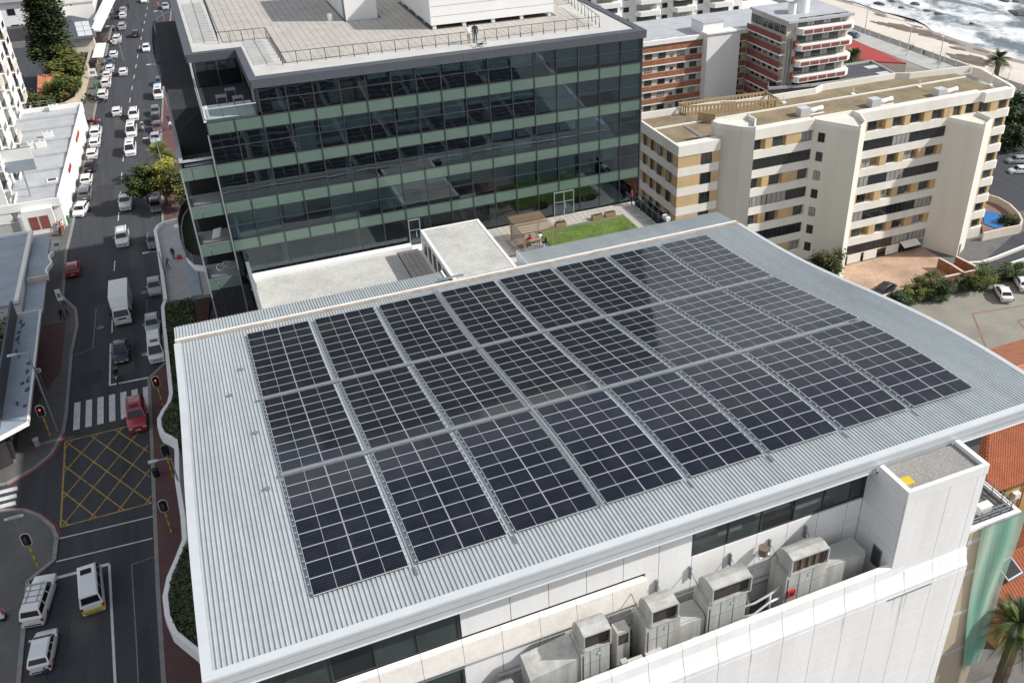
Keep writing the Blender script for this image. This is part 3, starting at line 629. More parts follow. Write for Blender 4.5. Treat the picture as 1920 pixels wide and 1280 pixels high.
def tray(name, x0, x1, y, wd, label):
    t = thing(name, label, 'cable tray', ((x0+x1)/2, y, RZ(y))); z = RZ(y)+0.19; s = RS(y)
    m = MB(); c = Vector(((x0+x1)/2, y, z)); ay = Vector((0, 1, s)).normalized(); az = Vector((0, -s, 1)).normalized()
    m.obox(c, ((x1-x0)/2, 0, 0), ay*wd/2, az*0.012); m.build('tray_floor', 'galv', t)
    for sg in (-1, 1): MB().obox(c+ay*sg*wd/2+az*0.03, ((x1-x0)/2, 0, 0), ay*0.012, az*0.045).build('tray_side', 'galv', t)
    MB().obox(c+az*0.045, ((x1-x0)/2-0.02, 0, 0), ay*wd*0.36, az*0.008).build('tray_lid', 'galv', t)
    return t
tray('cable_tray', AX0-0.3, AX0+39.4, 54.11, 0.24, 'long grey cable tray between the back and middle rows of solar arrays')
tray('cable_tray', AX0-0.1, AX0+38.9, 43.49, 0.26, 'long grey cable tray between the middle and front rows of solar arrays')
gx = AX0+3*BW+2.5*GAP
t = thing('cable_tray', 'grey cable tray running down the gap beside the third column of arrays', 'cable tray', (gx, 48, RZ(48)))
m = MB(); n = 30; rings = []
for j in range(n+1):
    y = 32.9+(65.2-32.9)*j/n; z = RZ(y)+0.20; rings.append([(gx-0.10, y, z-0.03), (gx+0.10, y, z-0.03), (gx+0.10, y, z+0.05), (gx-0.10, y, z+0.05)])
m.loft(rings); m.build('tray_body', 'galv', t)
m = MB(); rings = []
for j in range(n+1):
    y = 32.9+(65.2-32.9)*j/n; z = RZ(y)+0.255; rings.append([(gx-0.07, y, z), (gx+0.07, y, z), (gx+0.07, y, z+0.012), (gx-0.07, y, z+0.012)])
m.loft(rings); m.build('tray_lid', 'galv', t)
t = tray('pipe_bracket', 16.2, 18.4, 67.0, 0.25, 'short grey tray where the cables leave the roof by the gravel roofed stair block')
for c_ in range(1, 8):        # drain outlets at the foot of the gaps
    if c_ in (3, ): continue
    gx2 = AX0+c_*BW+(c_-0.5)*GAP; m = MB(); y = 32.4
    m.obox((gx2, 32.62, RZ(32.6)+0.06), (0.05, 0, 0), (0, 0.28, 0.28*RS(32.4)), (0, 0, 0.035))
    tag(m.build('cable_cover', 'grey_metal'), f'dark cable cover at the foot of the {ordn[c_-1]} gap between front arrays', 'cable cover', 'cable covers at the front array edge')
for px, py in ((424, 563+10), (432, 743), (478, 812), (450, 694)):
    pass
for k, (px, py, nm) in enumerate(((452, 694, 'farthest'), (431, 743, 'second'), (479, 813, 'third'), (501, 918, 'nearest'))):
    d = ray(px, py); lo_, hi_ = 20/d.y, 80/d.y
    for _ in range(40):
        tt = (lo_+hi_)/2
        if CAM_Z+d.z*tt > RZ(d.y*tt): lo_ = tt
        else: hi_ = tt
    x, y = d.x*tt, d.y*tt; z = RZ(y)
    m = MB(); m.box(x-0.16, y-0.12, z+0.02, x+0.16, y+0.12, z+0.13)
    tag(m.build('roof_anchor', 'grey_metal'), f'small grey fall anchor on the bare sheeting left of the arrays, {nm} of the four', 'anchor', 'fall anchors on the roof')

# ---------------------------------------------------------------- air handling units on the plant deck
mat('badge_blue', (0.16, 0.36, 0.52), 0.5, var=0)
def ahu(name, label, x0, x1, hx0, hx1, ext=None, grille=0, left_ext=None, base=17.36):
    t = thing(name, label, 'air handler', ((x0+x1)/2, 29.4, base), 'air handlers on the plant deck')
    b = MB().box(x0, 28.72, base, x1, 30.25, 21.18).build('casing', 'duct', t)
    for k in range(1, 4):
        z = base+(21.18-base)*k/4
        MB().box(x0-0.01, 28.70, z-0.012, x1+0.01, 28.719, z+0.012).build('casing_seam', 'grey_metal', t)
    for k in range(1, 3):
        x = x0+(x1-x0)*k/3; MB().box(x-0.012, 28.702, base+0.05, x+0.012, 28.718, 21.1).build('casing_seam', 'grey_metal', t)
    # curved intake hood, open to the front
    m = MB(); prof = [(28.70, 22.32), (29.2, 22.42), (29.6, 22.36), (29.95, 22.12), (30.15, 21.75), (30.2, 21.2)]
    for (ya, za), (yb2, zb) in zip(prof[:-1], prof[1:]): m.quad((hx0, ya, za), (hx1, ya, za), (hx1, yb2, zb), (hx0, yb2, zb))
    for x in (hx0, hx1):
        n = len(m.v); m.v += [(x, y, z) for y, z in [(28.70, 21.2)]+prof]; m.f.append(tuple(range(n, n+len(prof)+1))); m.m.append(0)
    m.build('intake_hood', 'duct', t, smooth=False)
    f = MB(); f.box(hx0-0.02, 28.66, 22.28, hx1+0.02, 28.71, 22.36); f.box(hx0-0.02, 28.665, 21.19, hx1+0.02, 28.715, 21.27); f.box(hx0-0.03, 28.66, 21.27, hx0+0.05, 28.71, 22.28); f.box(hx1-0.05, 28.66, 21.27, hx1+0.03, 28.71, 22.28); f.build('hood_rim', 'duct', t)
    g = MB().box(hx0+0.04, 28.9, 21.22, hx1-0.04, 28.93, 22.3).build('filter_screen', 'rust_grille' if grille else 'duct_dark', t)
    if grille:
        for k in range(5): MB().obox((hx0+0.3+k*(hx1-hx0-0.5)/4, 28.83, 21.75), (0.10, 0, 0), (0, 0.03, 0), (0, 0, 0.48)).build('filter_slat', 'timber_dark', t)
    d = MB().box(x0+0.12, 28.695, 18.9, x0+0.16, 28.72, 20.9).build('door_edge', 'dark_metal', t)
    lg = MB(); lg.cyl(0, 0, 0, 0.012, 0.12, 16); me = lg.mesh('maker_badge', 'badge_blue'); o = wob('maker_badge', me, t, ((hx0+hx1)/2+0.1, 28.70, 20.75), (math.pi/2, 0, 0))
    mw = MB(); mw.box(-0.08, -0.022, 0.0125, 0.08, 0.022, 0.016); ob('badge_wordmark', mw.mesh('badge_wordmark', 'white_clean'), o)
    if ext:
        ex0, ex1, zt = ext; MB().box(ex0, 28.85, base, ex1, 30.2, zt).build('side_duct', 'duct', t)
        MB().obox(((ex0+ex1)/2, 29.5, zt+0.05), ((ex1-ex0)/2, 0, 0), (0, 0.55, 0), (0, 0, 0.05)).build('duct_cap', 'concrete', t)
    if left_ext:
        ex0, ex1, zt = left_ext; m = MB(); m.loft([[(ex0, 28.9, base), (ex0, 30.3, base), (ex0, 30.3, zt-0.35), (ex0, 28.9, zt-0.7)], [(ex1, 28.8, base), (ex1, 30.3, base), (ex1, 30.3, zt), (ex1, 28.8, zt-0.2)]]); m.build('side_duct', 'duct', t)
    return t
ahu('air_handler', 'rightmost grey air handler, slatted rust-coloured intake under its hood, beside the white tower', 24.65, 27.3, 24.88, 27.3, ext=(27.32, 30.2, 20.55), grille=1)
ahu('air_handler', 'tall grey air handler with black intake, second from the white tower', 19.68, 22.1, 19.88, 22.28, grille=0)
ahu('air_handler', 'grey air handler with brown intake and low duct, third from the white tower', 15.97, 18.0, 16.27, 17.83, ext=(18.02, 19.62, 20.25), grille=0)
ahu('air_handler', 'leftmost grey air handler with a wedge-shaped duct on its left side', 12.28, 13.9, 12.45, 13.95, left_ext=(9.6, 12.26, 21.0))
# wall struts that brace the hoods
for k, (x, z, nm) in enumerate(((27.26, 21.75, 'first'), (24.84, 21.7, 'second'), (22.28, 21.67, 'third'), (19.74, 21.74, 'fourth'), (17.69, 21.62, 'fifth'), (16.09, 21.71, 'sixth'), (13.92, 20.9, 'seventh'))):
    t = thing('wall_bracket', f'{nm} steel bracket from the white tower bracing the air handlers to the wall', 'bracket', (x, 30.8, z-0.5), 'steel brackets behind the air handlers')
    MB().box(x-0.05, 30.72, z-0.55, x+0.05, 30.88, z+0.35).build('upright', 'grey_metal', t)
    MB().tube([(x, 30.74, z+0.1), (x+0.02, 29.9, z-0.35)], 0.035, 6).build('strut', 'grey_metal', t)
t = thing('roof_fan', 'rusty cowl fan on a small white base between two air handlers', 'fan', (24.2, 30.45, 21.2)); m = MB(); m.cyl(24.2, 30.45, 21.5, 22.0, 0.26, 14, r2=0.3); m.build('cowl', 'rust_grille', t); MB().box(23.85, 30.2, 21.38, 24.55, 30.75, 21.5).build('base', 'white_paint', t); MB().box(24.15, 30.6, 21.1, 24.25, 30.9, 21.38).build('arm', 'grey_metal', t)
t = thing('pipework', 'lagged silver pipes and valves between the air handlers on the gravel', 'pipes', (23.3, 29, 17.4))
for k, pts in enumerate(([(22.12, 29.2, 19.4), (23.0, 29.1, 19.5), (23.9, 29.0, 19.9), (24.6, 29.1, 20.1)], [(22.12, 28.9, 19.0), (22.8, 28.8, 19.0), (23.7, 28.8, 19.5), (24.62, 28.9, 19.5)], [(22.14, 28.85, 18.6), (22.6, 28.6, 18.5), (22.7, 28.6, 17.4)], [(23.9, 29.0, 19.9), (23.9, 28.95, 18.7), (24.6, 28.95, 18.6)])):
    MB().tube(pts, 0.07, 8).build('pipe', 'alu', t, smooth=True)
t = thing('fire_box', 'small red control box fixed on the rightmost air handler', 'control box', (25.05, 28.66, 19.6)); MB().box(24.8, 28.6, 19.55, 25.3, 28.69, 20.05).build('box', 'red', t); MB().box(24.95, 28.585, 19.65, 25.15, 28.599, 19.9).build('window', 'window_dark', t)
t = thing('condenser', 'small boxy dark condenser unit beside the leftmost air handler', 'condenser', (14.9, 29.5, 17.36)); MB().box(14.55, 29.2, 17.36, 15.3, 29.9, 21.0).build('casing', 'duct', t); MB().box(14.65, 29.18, 20.1, 15.2, 29.199, 20.8).build('grille', 'duct_dark', t)
for k, px in enumerate((1192, 1228)):
    p = at(px, 1243-k*14, 19.2); t = thing('cable_box', ('left' if k == 0 else 'right')+' of two small beige boxes just behind the white parapet', 'box', (p.x, 28.5, 17.4), 'beige boxes behind the parapet'); MB().box(p.x-0.45, 28.2, 17.4, p.x+0.45, 28.7, 19.3).build('casing', 'stained_panel', t); MB().box(p.x-0.48, 28.17, 19.3, p.x+0.48, 28.73, 19.36).build('lid', 'concrete_light', t)
t = thing('exhaust_duct', 'rounded concrete coloured duct end at the left of the air handlers', 'duct', (8.0, 29.4, 17.36)); MB().loft([[(8.0+dx, y, 19.0+z) for y, z in [(28.7+0.75+0.75*math.cos(a), 0.9*math.sin(a)) for a in [k*math.pi/8 for k in range(9)]]]+[(8.0+dx, 28.7, 17.36), (8.0+dx, 30.2, 17.36)][::1] for dx in (-0.7, 0.9)]).build('shell', 'duct', t)

# ---------------------------------------------------------------- street canopy with wavy white parapet and planting
cn = thing('street_canopy', 'curving white first floor canopy with planted troughs along the street under the metal roof', 'canopy', (-6, 75, 5.4))
wave = [(20, -7.8), (40, -7.7), (47.5, -7.5), (50.3, -7.4), (51.2, -7.7), (52.2, -8.3), (53.7, -9.15), (55.5, -9.55), (57.5, -9.6), (59.5, -9.2), (61.3, -8.5), (63.2, -7.85), (66, -7.8), (71.2, -7.95), (75, -7.75), (77.0, -7.75), (77.8, -8.2), (78.6, -8.75), (79.8, -9.0), (81.2, -8.97), (82.5, -8.5), (83.6, -7.95), (85.0, -7.7), (91.6, -7.68), (100.4, -7.66), (103.6, -7.6), (104.9, -7.3)]
m = MB(); rings = []
for i, (y, x) in enumerate(wave):
    rings.append([(x, y, 5.0), (x+0.42, y, 5.0), (x+0.42, y, 6.05), (x+0.05, y, 6.05)])
m.loft(rings); m.build('parapet', 'white_paint', cn)
m = MB(); m.prism([(x+0.4, y) for y, x in wave]+[(-4.02, 104.9), (-4.02, 20)], 5.0, 5.35); m.build('slab', 'concrete', cn)
# planting in the troughs
random.seed(11)
def leaf_cloud(m, pts, n, sz, mi=lambda k: 0, up=0.3):
    for k in range(n):
        p = pts(); a = random.uniform(0, 2*math.pi); b = random.uniform(-0.9, 0.9); s = sz*random.uniform(0.6, 1.4)
        u = Vector((math.cos(a), math.sin(a), random.uniform(-0.5, 0.5))).normalized()*s
        v = Vector((-math.sin(a)*math.cos(b), math.cos(a)*math.cos(b), math.sin(b)+up)).normalized()*s*0.7
        m.quad(p-u, p-v*0.6, p+u, p+v, mi(k))
def trough(y0, y1, n, mats_, hz=0.5):
    m = MB()
    def pt():
        y = random.uniform(y0, y1); x0 = float(np.interp(y, [q[0] for q in wave], [q[1] for q in wave]))+0.45
        return Vector((random.uniform(x0, -4.2), y, 5.35+random.uniform(0.05, hz+0.3)))
    leaf_cloud(m, pt, n, 0.14, lambda k: k % len(mats_))
    return m.build('planting', mats_, cn)
tag(trough(45, 62.5, 9000, ['leaf_dark', 'hedge', 'leaf_mid']), kind='stuff'); tag(trough(76, 104.5, 11000, ['leaf_dark', 'hedge', 'leaf_mid', 'leaf_olive']), kind='stuff')
MB().box(-7.2, 45, 5.35, -4.05, 104.6, 5.5).build('soil', 'soil', cn)
MB().box(-4.2, 66, 0, -4.05, 104, 5.3).build('shopfront', 'shop_glass', cn)
# duct runs, cable trays, hatches and conduits around the plant
t = thing('duct_run', 'dented grey duct and conduits running behind the air handlers along the wall', 'duct', (18, 30.5, 19))
for x0, x1, z, r_ in ((8.5, 30.8, 19.1, 0.12), (9.0, 30.8, 18.75, 0.07), (13.5, 24.5, 20.2, 0.05)): MB().tube([(x0, 30.7, z), ((x0+x1)/2, 30.68, z+0.03), (x1, 30.7, z)], r_, 8).build('conduit', 'duct', t)
for x in (18.9, 23.2, 28.6): MB().tube([(x, 30.6, 19.1), (x, 30.3, 19.0), (x, 29.9, 18.6), (x, 29.9, 17.4)], 0.10, 8).build('branch', 'duct', t)
for k, (x, y, w_, h_) in enumerate(((23.6, 28.4, 0.5, 0.5), (14.6, 28.45, 0.35, 1.2), (18.8, 28.35, 0.3, 0.9))):
    o = MB(); o.box(x-w_/2, y-0.15, 17.37, x+w_/2, y+0.15, 17.37+h_+1.2); tag(o.build('switch_box', 'duct'), ('squat', 'tall', 'narrow')[k]+' grey switch box on the plant deck between air handlers', 'switch box', 'switch boxes on the plant deck')
# dirt runs under the parapet channel and by the joints
mat('drip_stain', (0.60, 0.59, 0.56), 0.8, var=0.12, scale=3)
for x, z1, z0, w_ in ((32.1, 17.8, 15.2, 0.10), (32.4, 17.8, 16.2, 0.06), (31.5, 17.8, 16.6, 0.05), (27.9, 17.9, 16.4, 0.05), (21.8, 17.9, 16.9, 0.04)):
    m = MB(); m.tri((x-w_, 27.286, z1), (x, 27.286, z0), (x+w_, 27.286, z1)); m.build('drip_stain', 'drip_stain', main)
# ---------------------------------------------------------------- glass office block
off = thing('glass_office', 'dark glass office block with pale green spandrel bands and a paved roof', 'building', (20, 90, 0))
FY, GX0, GX1, MW, NM = 80.0, 1.27, 41.5, 2.235, 18
BANDS = [(33.1, 34.15), (29.45, 30.5), (25.93, 26.97), (22.3, 23.35)]
STOR = [(34.15, 36.55), (30.5, 33.1), (26.97, 29.45), (23.35, 25.93), (19.75, 22.3)]
# cores and floors behind the glass
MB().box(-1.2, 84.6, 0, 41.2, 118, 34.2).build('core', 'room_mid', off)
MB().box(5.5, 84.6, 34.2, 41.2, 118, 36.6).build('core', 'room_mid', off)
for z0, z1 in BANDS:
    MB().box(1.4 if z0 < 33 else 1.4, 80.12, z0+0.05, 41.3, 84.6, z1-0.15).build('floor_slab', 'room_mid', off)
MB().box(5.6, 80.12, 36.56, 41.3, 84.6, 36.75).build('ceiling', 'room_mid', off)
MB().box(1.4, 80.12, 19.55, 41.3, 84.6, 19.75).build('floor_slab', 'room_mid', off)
for x in (5.6, 12.4, 19.1, 25.8, 32.5, 39.2):
    for z0, z1 in STOR: MB().box(x-0.25, 80.9, z0, x+0.25, 81.4, z1).build('column', 'concrete', off)
pane = {}
def shared(name, w, h, d, matn):
    k = (name, round(w, 3), round(h, 3), d, matn)
    if k not in pane: pane[k] = MB().box(-w/2, 0, -h/2, w/2, d, h/2).mesh(name, matn)
    return pane[k]
rnd = random.Random(3)
for b_, (z0, z1) in enumerate(BANDS):
    for k in range(NM):
        wob('spandrel_pane', shared('spandrel_pane', MW-0.05, z1-z0-0.05, 0.08, 'green_spandrel'), off, (GX0+MW*(k+0.5), FY, (z0+z1)/2))
    MB().box(GX0-0.03, FY-0.035, z0-0.03, GX1+0.06, FY+0.05, z0+0.02).build('transom', 'dark_metal', off)
    MB().box(GX0-0.03, FY-0.035, z1-0.02, GX1+0.06, FY+0.05, z1+0.03).build('transom', 'dark_metal', off)
for k in range(NM+1):
    x = GX0+MW*k; top = 36.55 if k >= 2 else 34.2
    MB().box(x-0.035, FY-0.06, 19.75, x+0.035, FY+0.06, top).build('mullion', 'dark_metal', off)
blinds_pat = [  # per storey: how far each blind is drawn, 0 = up
    [0, 0, 0, 0, 0, 0, .25, .3, .35, .35, .5, .55, .55, 0.5, .8, .85, .9, .9],
    [0, 0, 0, 1, .45, .5, .5, .5, .5, .7, .3, .3, .35, .95, .95, .6, .55, .9],
    [0, 0, 0, 0, 0, 0, 0, 0, 0, 0, .1, .35, .35, .4, .4, .45, .4, .3],
    [.95, .9, .6, 0, .95, .8, .9, .3, .2, .3, .45, .8, .85, .9, .9, .9, .5, 0],
    [0]*18]
for s_, (z0, z1) in enumerate(STOR):
    zt = z1-(z1-z0)*0.46; k0 = 2 if s_ == 0 else 0
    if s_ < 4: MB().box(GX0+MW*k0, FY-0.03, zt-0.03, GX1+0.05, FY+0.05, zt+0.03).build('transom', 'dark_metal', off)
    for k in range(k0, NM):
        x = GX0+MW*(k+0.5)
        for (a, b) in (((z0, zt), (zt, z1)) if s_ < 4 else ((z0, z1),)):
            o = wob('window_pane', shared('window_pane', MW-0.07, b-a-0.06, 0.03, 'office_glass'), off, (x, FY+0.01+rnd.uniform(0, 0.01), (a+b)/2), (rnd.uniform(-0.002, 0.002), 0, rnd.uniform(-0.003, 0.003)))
        f = blinds_pat[s_][k]
        if f > 0.05:
            h = (z1-z0)*f; wdt = MW-0.25 if rnd.random() < 0.7 else MW-0.6
            wob('blind', shared('blind', wdt, round(h, 2), 0.03, 'blind' if rnd.random() < 0.6 else 'blind_pale'), off, (x+rnd.uniform(-0.1, 0.1), FY+0.25, z1-h/2))
for x0, x1, z0, z1, mt in ((9.3, 11.2, 34.2, 35.2, 'brick_maroon'), (12.6, 13.7, 34.2, 35.9, 'carton'), (14.0, 15.0, 34.2, 35.8, 'carton'), (6.8, 8.2, 34.2, 35.0, 'blind_pale'), (11.6, 12.2, 34.2, 35.3, 'concrete'), (20, 23, 27.2, 27.9, 'blind'), (27, 30, 27.2, 28.0, 'blind_pale'), (8, 12, 30.7, 31.2, 'blind'), (17, 20, 30.7, 31.3, 'blind'), (31, 33, 30.7, 31.2, 'blind'), (38, 40, 34.3, 34.9, 'blind')):
    t = MB().box(x0, 80.6, z0, x1, 81.6, z1-0.05); t.box(x0-0.05, 80.55, z1-0.05, x1+0.05, 81.65, z1); t.build('furniture', mt, off)
# side wall on the right and fascias
MB().box(41.5, FY-0.05, 0, 41.62, 118, 36.55).build('side_wall', 'slate_metal', off)
RFT = 37.2
outl = [(5.44, 80.0), (41.75, 80.0), (41.75, 118), (1.1, 118), (1.1, 89.6), (5.44, 90.3)]
m = MB(); m.prism([(5.44, 79.95), (41.75, 79.95), (41.75, 118), (1.1, 118), (1.1, 90.3), (5.44, 90.3)], 36.56, 37.08); m.build('roof_slab', 'concrete_light', off)
# grey metal coping and fascia pieces around the roof edge
for a, b, hor in (((5.3, 79.9), (41.85, 79.9), 1), ((41.85, 79.9), (41.85, 118), 0), ((5.3, 79.9), (5.3, 90.2), 0), ((1.0, 90.2), (5.3, 90.2), 1), ((1.0, 90.2), (1.0, 118), 0)):
    L = max(abs(b[0]-a[0]), abs(b[1]-a[1])); n = max(1, round(L/3.0))
    for k in range(n):
        t0, t1 = k/n, (k+1)/n; x0, x1 = a[0]+(b[0]-a[0])*t0, a[0]+(b[0]-a[0])*t1; y0, y1 = a[1]+(b[1]-a[1])*t0, a[1]+(b[1]-a[1])*t1
        if hor: MB().box(x0+0.008, y0-0.06, 36.5, x1-0.008, y0+0.03, 37.1).build('fascia_panel', 'slate_metal', off)
        else:
            s = 0.05 if a[0] > 30 else -0.05
            MB().box(x0+s-0.05, y0+0.035, 36.5, x0+s+0.05, y1-0.008, 37.1).build('fascia_panel', 'slate_metal', off)
cop = MB(); cop.box(5.24, 79.84, 37.105, 41.95, 80.9, 37.22); cop.box(41.2, 80.903, 37.105, 41.95, 118, 37.22); cop.box(5.24, 80.903, 37.105, 5.85, 90.95, 37.22); cop.box(0.92, 90.25, 37.107, 5.238, 90.95, 37.22); cop.box(0.92, 90.953, 37.105, 1.6, 118, 37.22)
cop.build('roof_coping', 'slate_metal', off)
MB().box(1.62, 90.96, 37.085, 41.19, 118, 37.13).build('roof_screed', 'concrete_light', off)
MB().box(5.86, 80.92, 37.085, 41.18, 90.955, 37.13).build('roof_screed', 'concrete_light', off)
# paving slabs on pads: nearest ones single, the rest joined
slab = MB().box(-0.297, -0.297, 0, 0.297, 0.297, 0.05).mesh('paving_slab', 'tile_pale')
MB().box(4.5, 93.4, 37.135, 40.2, 117.5, 37.15).build('paving_bed', 'tile_joint', off); MB().box(8.6, 84.0, 37.135, 38.2, 93.39, 37.15).build('paving_bed', 'tile_joint', off)
PS = 0.625; cells = []
for i in range(60):
    for j in range(54):
        x, y = 4.8+i*PS, 84.35+j*PS
        if y < 93.4 and not (8.8 < x < 38.0): continue
        if y > 117 or x > 39.8: continue
        if (23.2 < x < 36.4 and 89.2 < y < 102.3) or (16.5 < x < 20 and 96.2 < y < 106.2): continue
        cells.append((y, x))
cells.sort(); rest = MB()
for n, (y, x) in enumerate(cells):
    z = 37.15+rnd.uniform(0, 0.008)
    if n < 300: wob('paving_slab', slab, off, (x, y, z))
    else: rest.box(x-0.297, y-0.297, 37.152, x+0.297, y+0.297, z+0.05)
tag(rest.build('paving_slabs', 'tile_pale', off), kind='stuff')
for k in range(14): MB().box(2.0, 94.5+k*1.25, 37.132, 3.9, 95.7+k*1.25, 37.16).build('roof_slab_panel', 'concrete', off)
for k in range(7): MB().box(6.2, 84.6+k*1.2, 37.132, 7.9, 85.75+k*1.2, 37.16).build('roof_slab_panel', 'concrete', off)
# railings
def railing(parent, pts, z, h=1.05, step=1.2, matn='dark_metal', rr=0.03, bars=(1.0,), name='railing'):
    m = MB()
    for (x0, y0), (x1, y1) in zip(pts[:-1], pts[1:]):
        L = math.hypot(x1-x0, y1-y0); n = max(1, round(L/step))
        for b in bars: m.tube([(x0, y0, z+h*b), (x1, y1, z+h*b)], rr, 5)
        for k in range(n+1):
            x, y = x0+(x1-x0)*k/n, y0+(y1-y0)*k/n
            m.tube([(x, y, z), (x, y, z+h)], rr*0.9, 4)
            m.tube([(x, y, z+h*0.55), (x+0.0, y-0.22, z+0.02)], rr*0.7, 4)
    return m.build(name, matn, parent)
rl = thing('roof_railing', 'thin dark safety railing around the paved roof of the glass office', 'railing', (20, 84, 37.15))
for a, b in (((4.3, 116), (4.1, 93.3)), ((4.1, 93.3), (8.4, 93.1)), ((8.4, 93.1), (8.5, 83.7)), ((8.5, 83.7), (23.3, 83.2)), ((23.3, 83.2), (38.4, 83.1)), ((38.4, 83.1), (40.0, 97)), ((40.0, 97), (40.4, 110))):
    railing(rl, [a, b], 37.13)
# white plant rooms
t = thing('plant_room', 'large white plant room raised on short legs on the office roof', 'plant room', (29.8, 95, 37.15))
MB().box(23.4, 89.3, 37.55, 36.2, 102, 43).build('wall', 'white_clean', t)
for k in range(3): MB().box(23.38, 89.285, 38.35+k*0.95, 36.22, 89.299, 38.375+k*0.95).build('wall_joint', 'grey_metal', t)
for k in range(5):
    x = 23.6+k*3.0; MB().box(x, 89.4, 37.15, x+0.35, 89.75, 37.549).build('leg', 'white_clean', t)
    MB().box(x, 101, 37.15, x+0.35, 101.4, 37.549).build('leg', 'white_clean', t)
for k in range(1, 4): MB().box(23.6, 89.4+k*3, 37.15, 23.95, 89.75+k*3, 37.549).build('leg', 'white_clean', t)
t = thing('stair_house', 'narrow white stair housing left of the large plant room on the office roof', 'stair house', (18.2, 101, 37.15))
MB().box(16.6, 96.3, 37.15, 19.8, 106, 43).build('wall', 'white_clean', t); MB().box(16.55, 96.4, 37.16, 16.598, 97.3, 39.3).build('door', 'grey_metal', t)
t = thing('roof_bucket', 'small white bucket beside the stair housing on the office roof', 'bucket', (15.2, 97.2, 37.2)); MB().cyl(15.2, 97.2, 37.2, 37.9, 0.24, 12, r2=0.3).build('pail', 'white_clean', t); MB().tube([(14.92, 97.2, 37.88), (15.0, 97.2, 38.05), (15.2, 97.2, 38.12), (15.4, 97.2, 38.05), (15.48, 97.2, 37.88)], 0.02, 4).build('handle', 'grey_metal', t)

# notched corner terrace at the top left
nt_ = thing('corner_terrace', 'open corner terrace with glass balustrade cut into the office top floor', 'terrace', (3.3, 85, 34.2))
MB().box(1.3, 80.1, 33.95, 5.4, 90.2, 34.16).build('floor', 'concrete_light', nt_)
for k in range(3):
    for j in range(5): MB().box(1.5+k*1.28, 80.5+j*1.9, 34.162, 2.72+k*1.28, 82.35+j*1.9, 34.19).build('floor_slab', 'white_clean', nt_)
MB().box(1.4, 90.05, 34.2, 5.4, 90.15, 36.5).build('glazed_wall', 'office_glass', nt_); MB().box(5.46, 80.1, 34.2, 5.5, 90.0, 36.5).build('glazed_wall', 'office_glass', nt_)
for k in range(3): MB().box(1.4+k*1.95, 89.98, 34.2, 1.5+k*1.95, 90.045, 36.5).build('glazing_bar', 'dark_metal', nt_)
MB().box(1.1, 79.98, 34.2, 1.3, 90.2, 34.3).build('kerb', 'white_clean', nt_)
MB().box(1.12, 89.9, 34.2, 1.3, 90.19, 36.5).build('post', 'alu', nt_)
MB().box(1.35, 80.02, 34.2, 5.4, 80.05, 35.25).build('glass_balustrade', 'clear_glass', nt_); MB().box(1.2, 80.1, 34.3, 1.23, 89.9, 35.2).build('glass_balustrade', 'clear_glass', nt_)
MB().box(1.2, 79.98, 35.25, 5.45, 80.08, 35.3).build('handrail', 'alu', nt_)
for k, (x, y) in enumerate(((3.0, 84.5), (3.9, 86.2), (4.3, 83.6))):
    t = thing('terrace_table', ('front', 'back', 'right')[k]+' grey slatted table on the corner terrace of the office', 'table', (x, y, 34.19), 'tables on the corner terrace')
    MB().box(x-0.45, y-0.4, 34.86, x+0.45, y+0.4, 34.92).build('top', 'grey_metal', t)
    for sx in (-1, 1):
        for sy in (-1, 1): MB().box(x+sx*0.4-0.03, y+sy*0.35-0.03, 34.19, x+sx*0.4+0.03, y+sy*0.35+0.03, 34.859).build('leg', 'grey_metal', t)

# left-hand balconies facing the camera and the street
LX = -1.47
for z0, z1 in [(18.9, 19.92), (22.3, 23.35), (25.93, 26.97), (29.45, 30.5)]:
    MB().box(LX, FY, z0, LX+0.78, FY+0.08, z1).build('spandrel_pane', 'green_spandrel', off); MB().box(LX+0.83, FY, z0, GX0-0.05, FY+0.08, z1).build('spandrel_pane', 'green_spandrel', off)
    MB().box(LX-0.04, FY-0.03, z1, GX0-0.03, FY+0.09, z1+0.04).build('balcony_rail', 'grey_metal', off)
    MB().box(LX, FY+0.1, z0+0.05, GX0-0.02, 84.6, z0+0.35).build('balcony_slab', 'concrete', off)
    MB().box(LX, FY+0.1, z0+0.35, LX+0.05, 84.0, z1).build('balcony_side', 'clear_glass', off)
    for k in range(3): MB().tube([(LX+0.3, FY+0.35+k*0.2, z1+0.1), (GX0-0.2, FY+0.35+k*0.2, z1+0.1)], 0.03, 5).build('balcony_rail', 'grey_metal', off)
MB().box(LX-0.12, FY-0.08, 0, LX+0.0, FY+0.1, 30.5).build('corner_fin', 'galv', off)
MB().box(GX0-0.12, FY-0.09, 16, GX0-0.03, FY+0.1, 33.1).build('corner_fin', 'galv', off)
MB().box(LX, 84.6, 0, -1.2, 112, 29.4).build('street_wall', 'slate_metal', off)
for k in range(9):
    for z0, z1 in ((2, 5), (19.9, 22.2), (23.4, 25.8), (27.0, 29.4), (9, 12), (13, 16)):
        MB().box(LX-0.03, 85+k*3.0, z0, LX-0.005, 87.6+k*3.0, z1).build('window_pane', 'window_dark', off)
# lower glazing left of the terrace
MB().box(LX, FY+0.02, 14, 2.05, FY+0.06, 18.88).build('window_pane', 'window_dark', off)
for x in (LX+0.8, 0.3, 2.0): MB().box(x-0.04, FY-0.03, 14, x+0.04, FY+0.08, 18.88).build('mullion', 'dark_metal', off)
MB().box(LX, FY+0.1, 0, 2.0, 84.6, 14).build('street_wall', 'slate_metal', off)
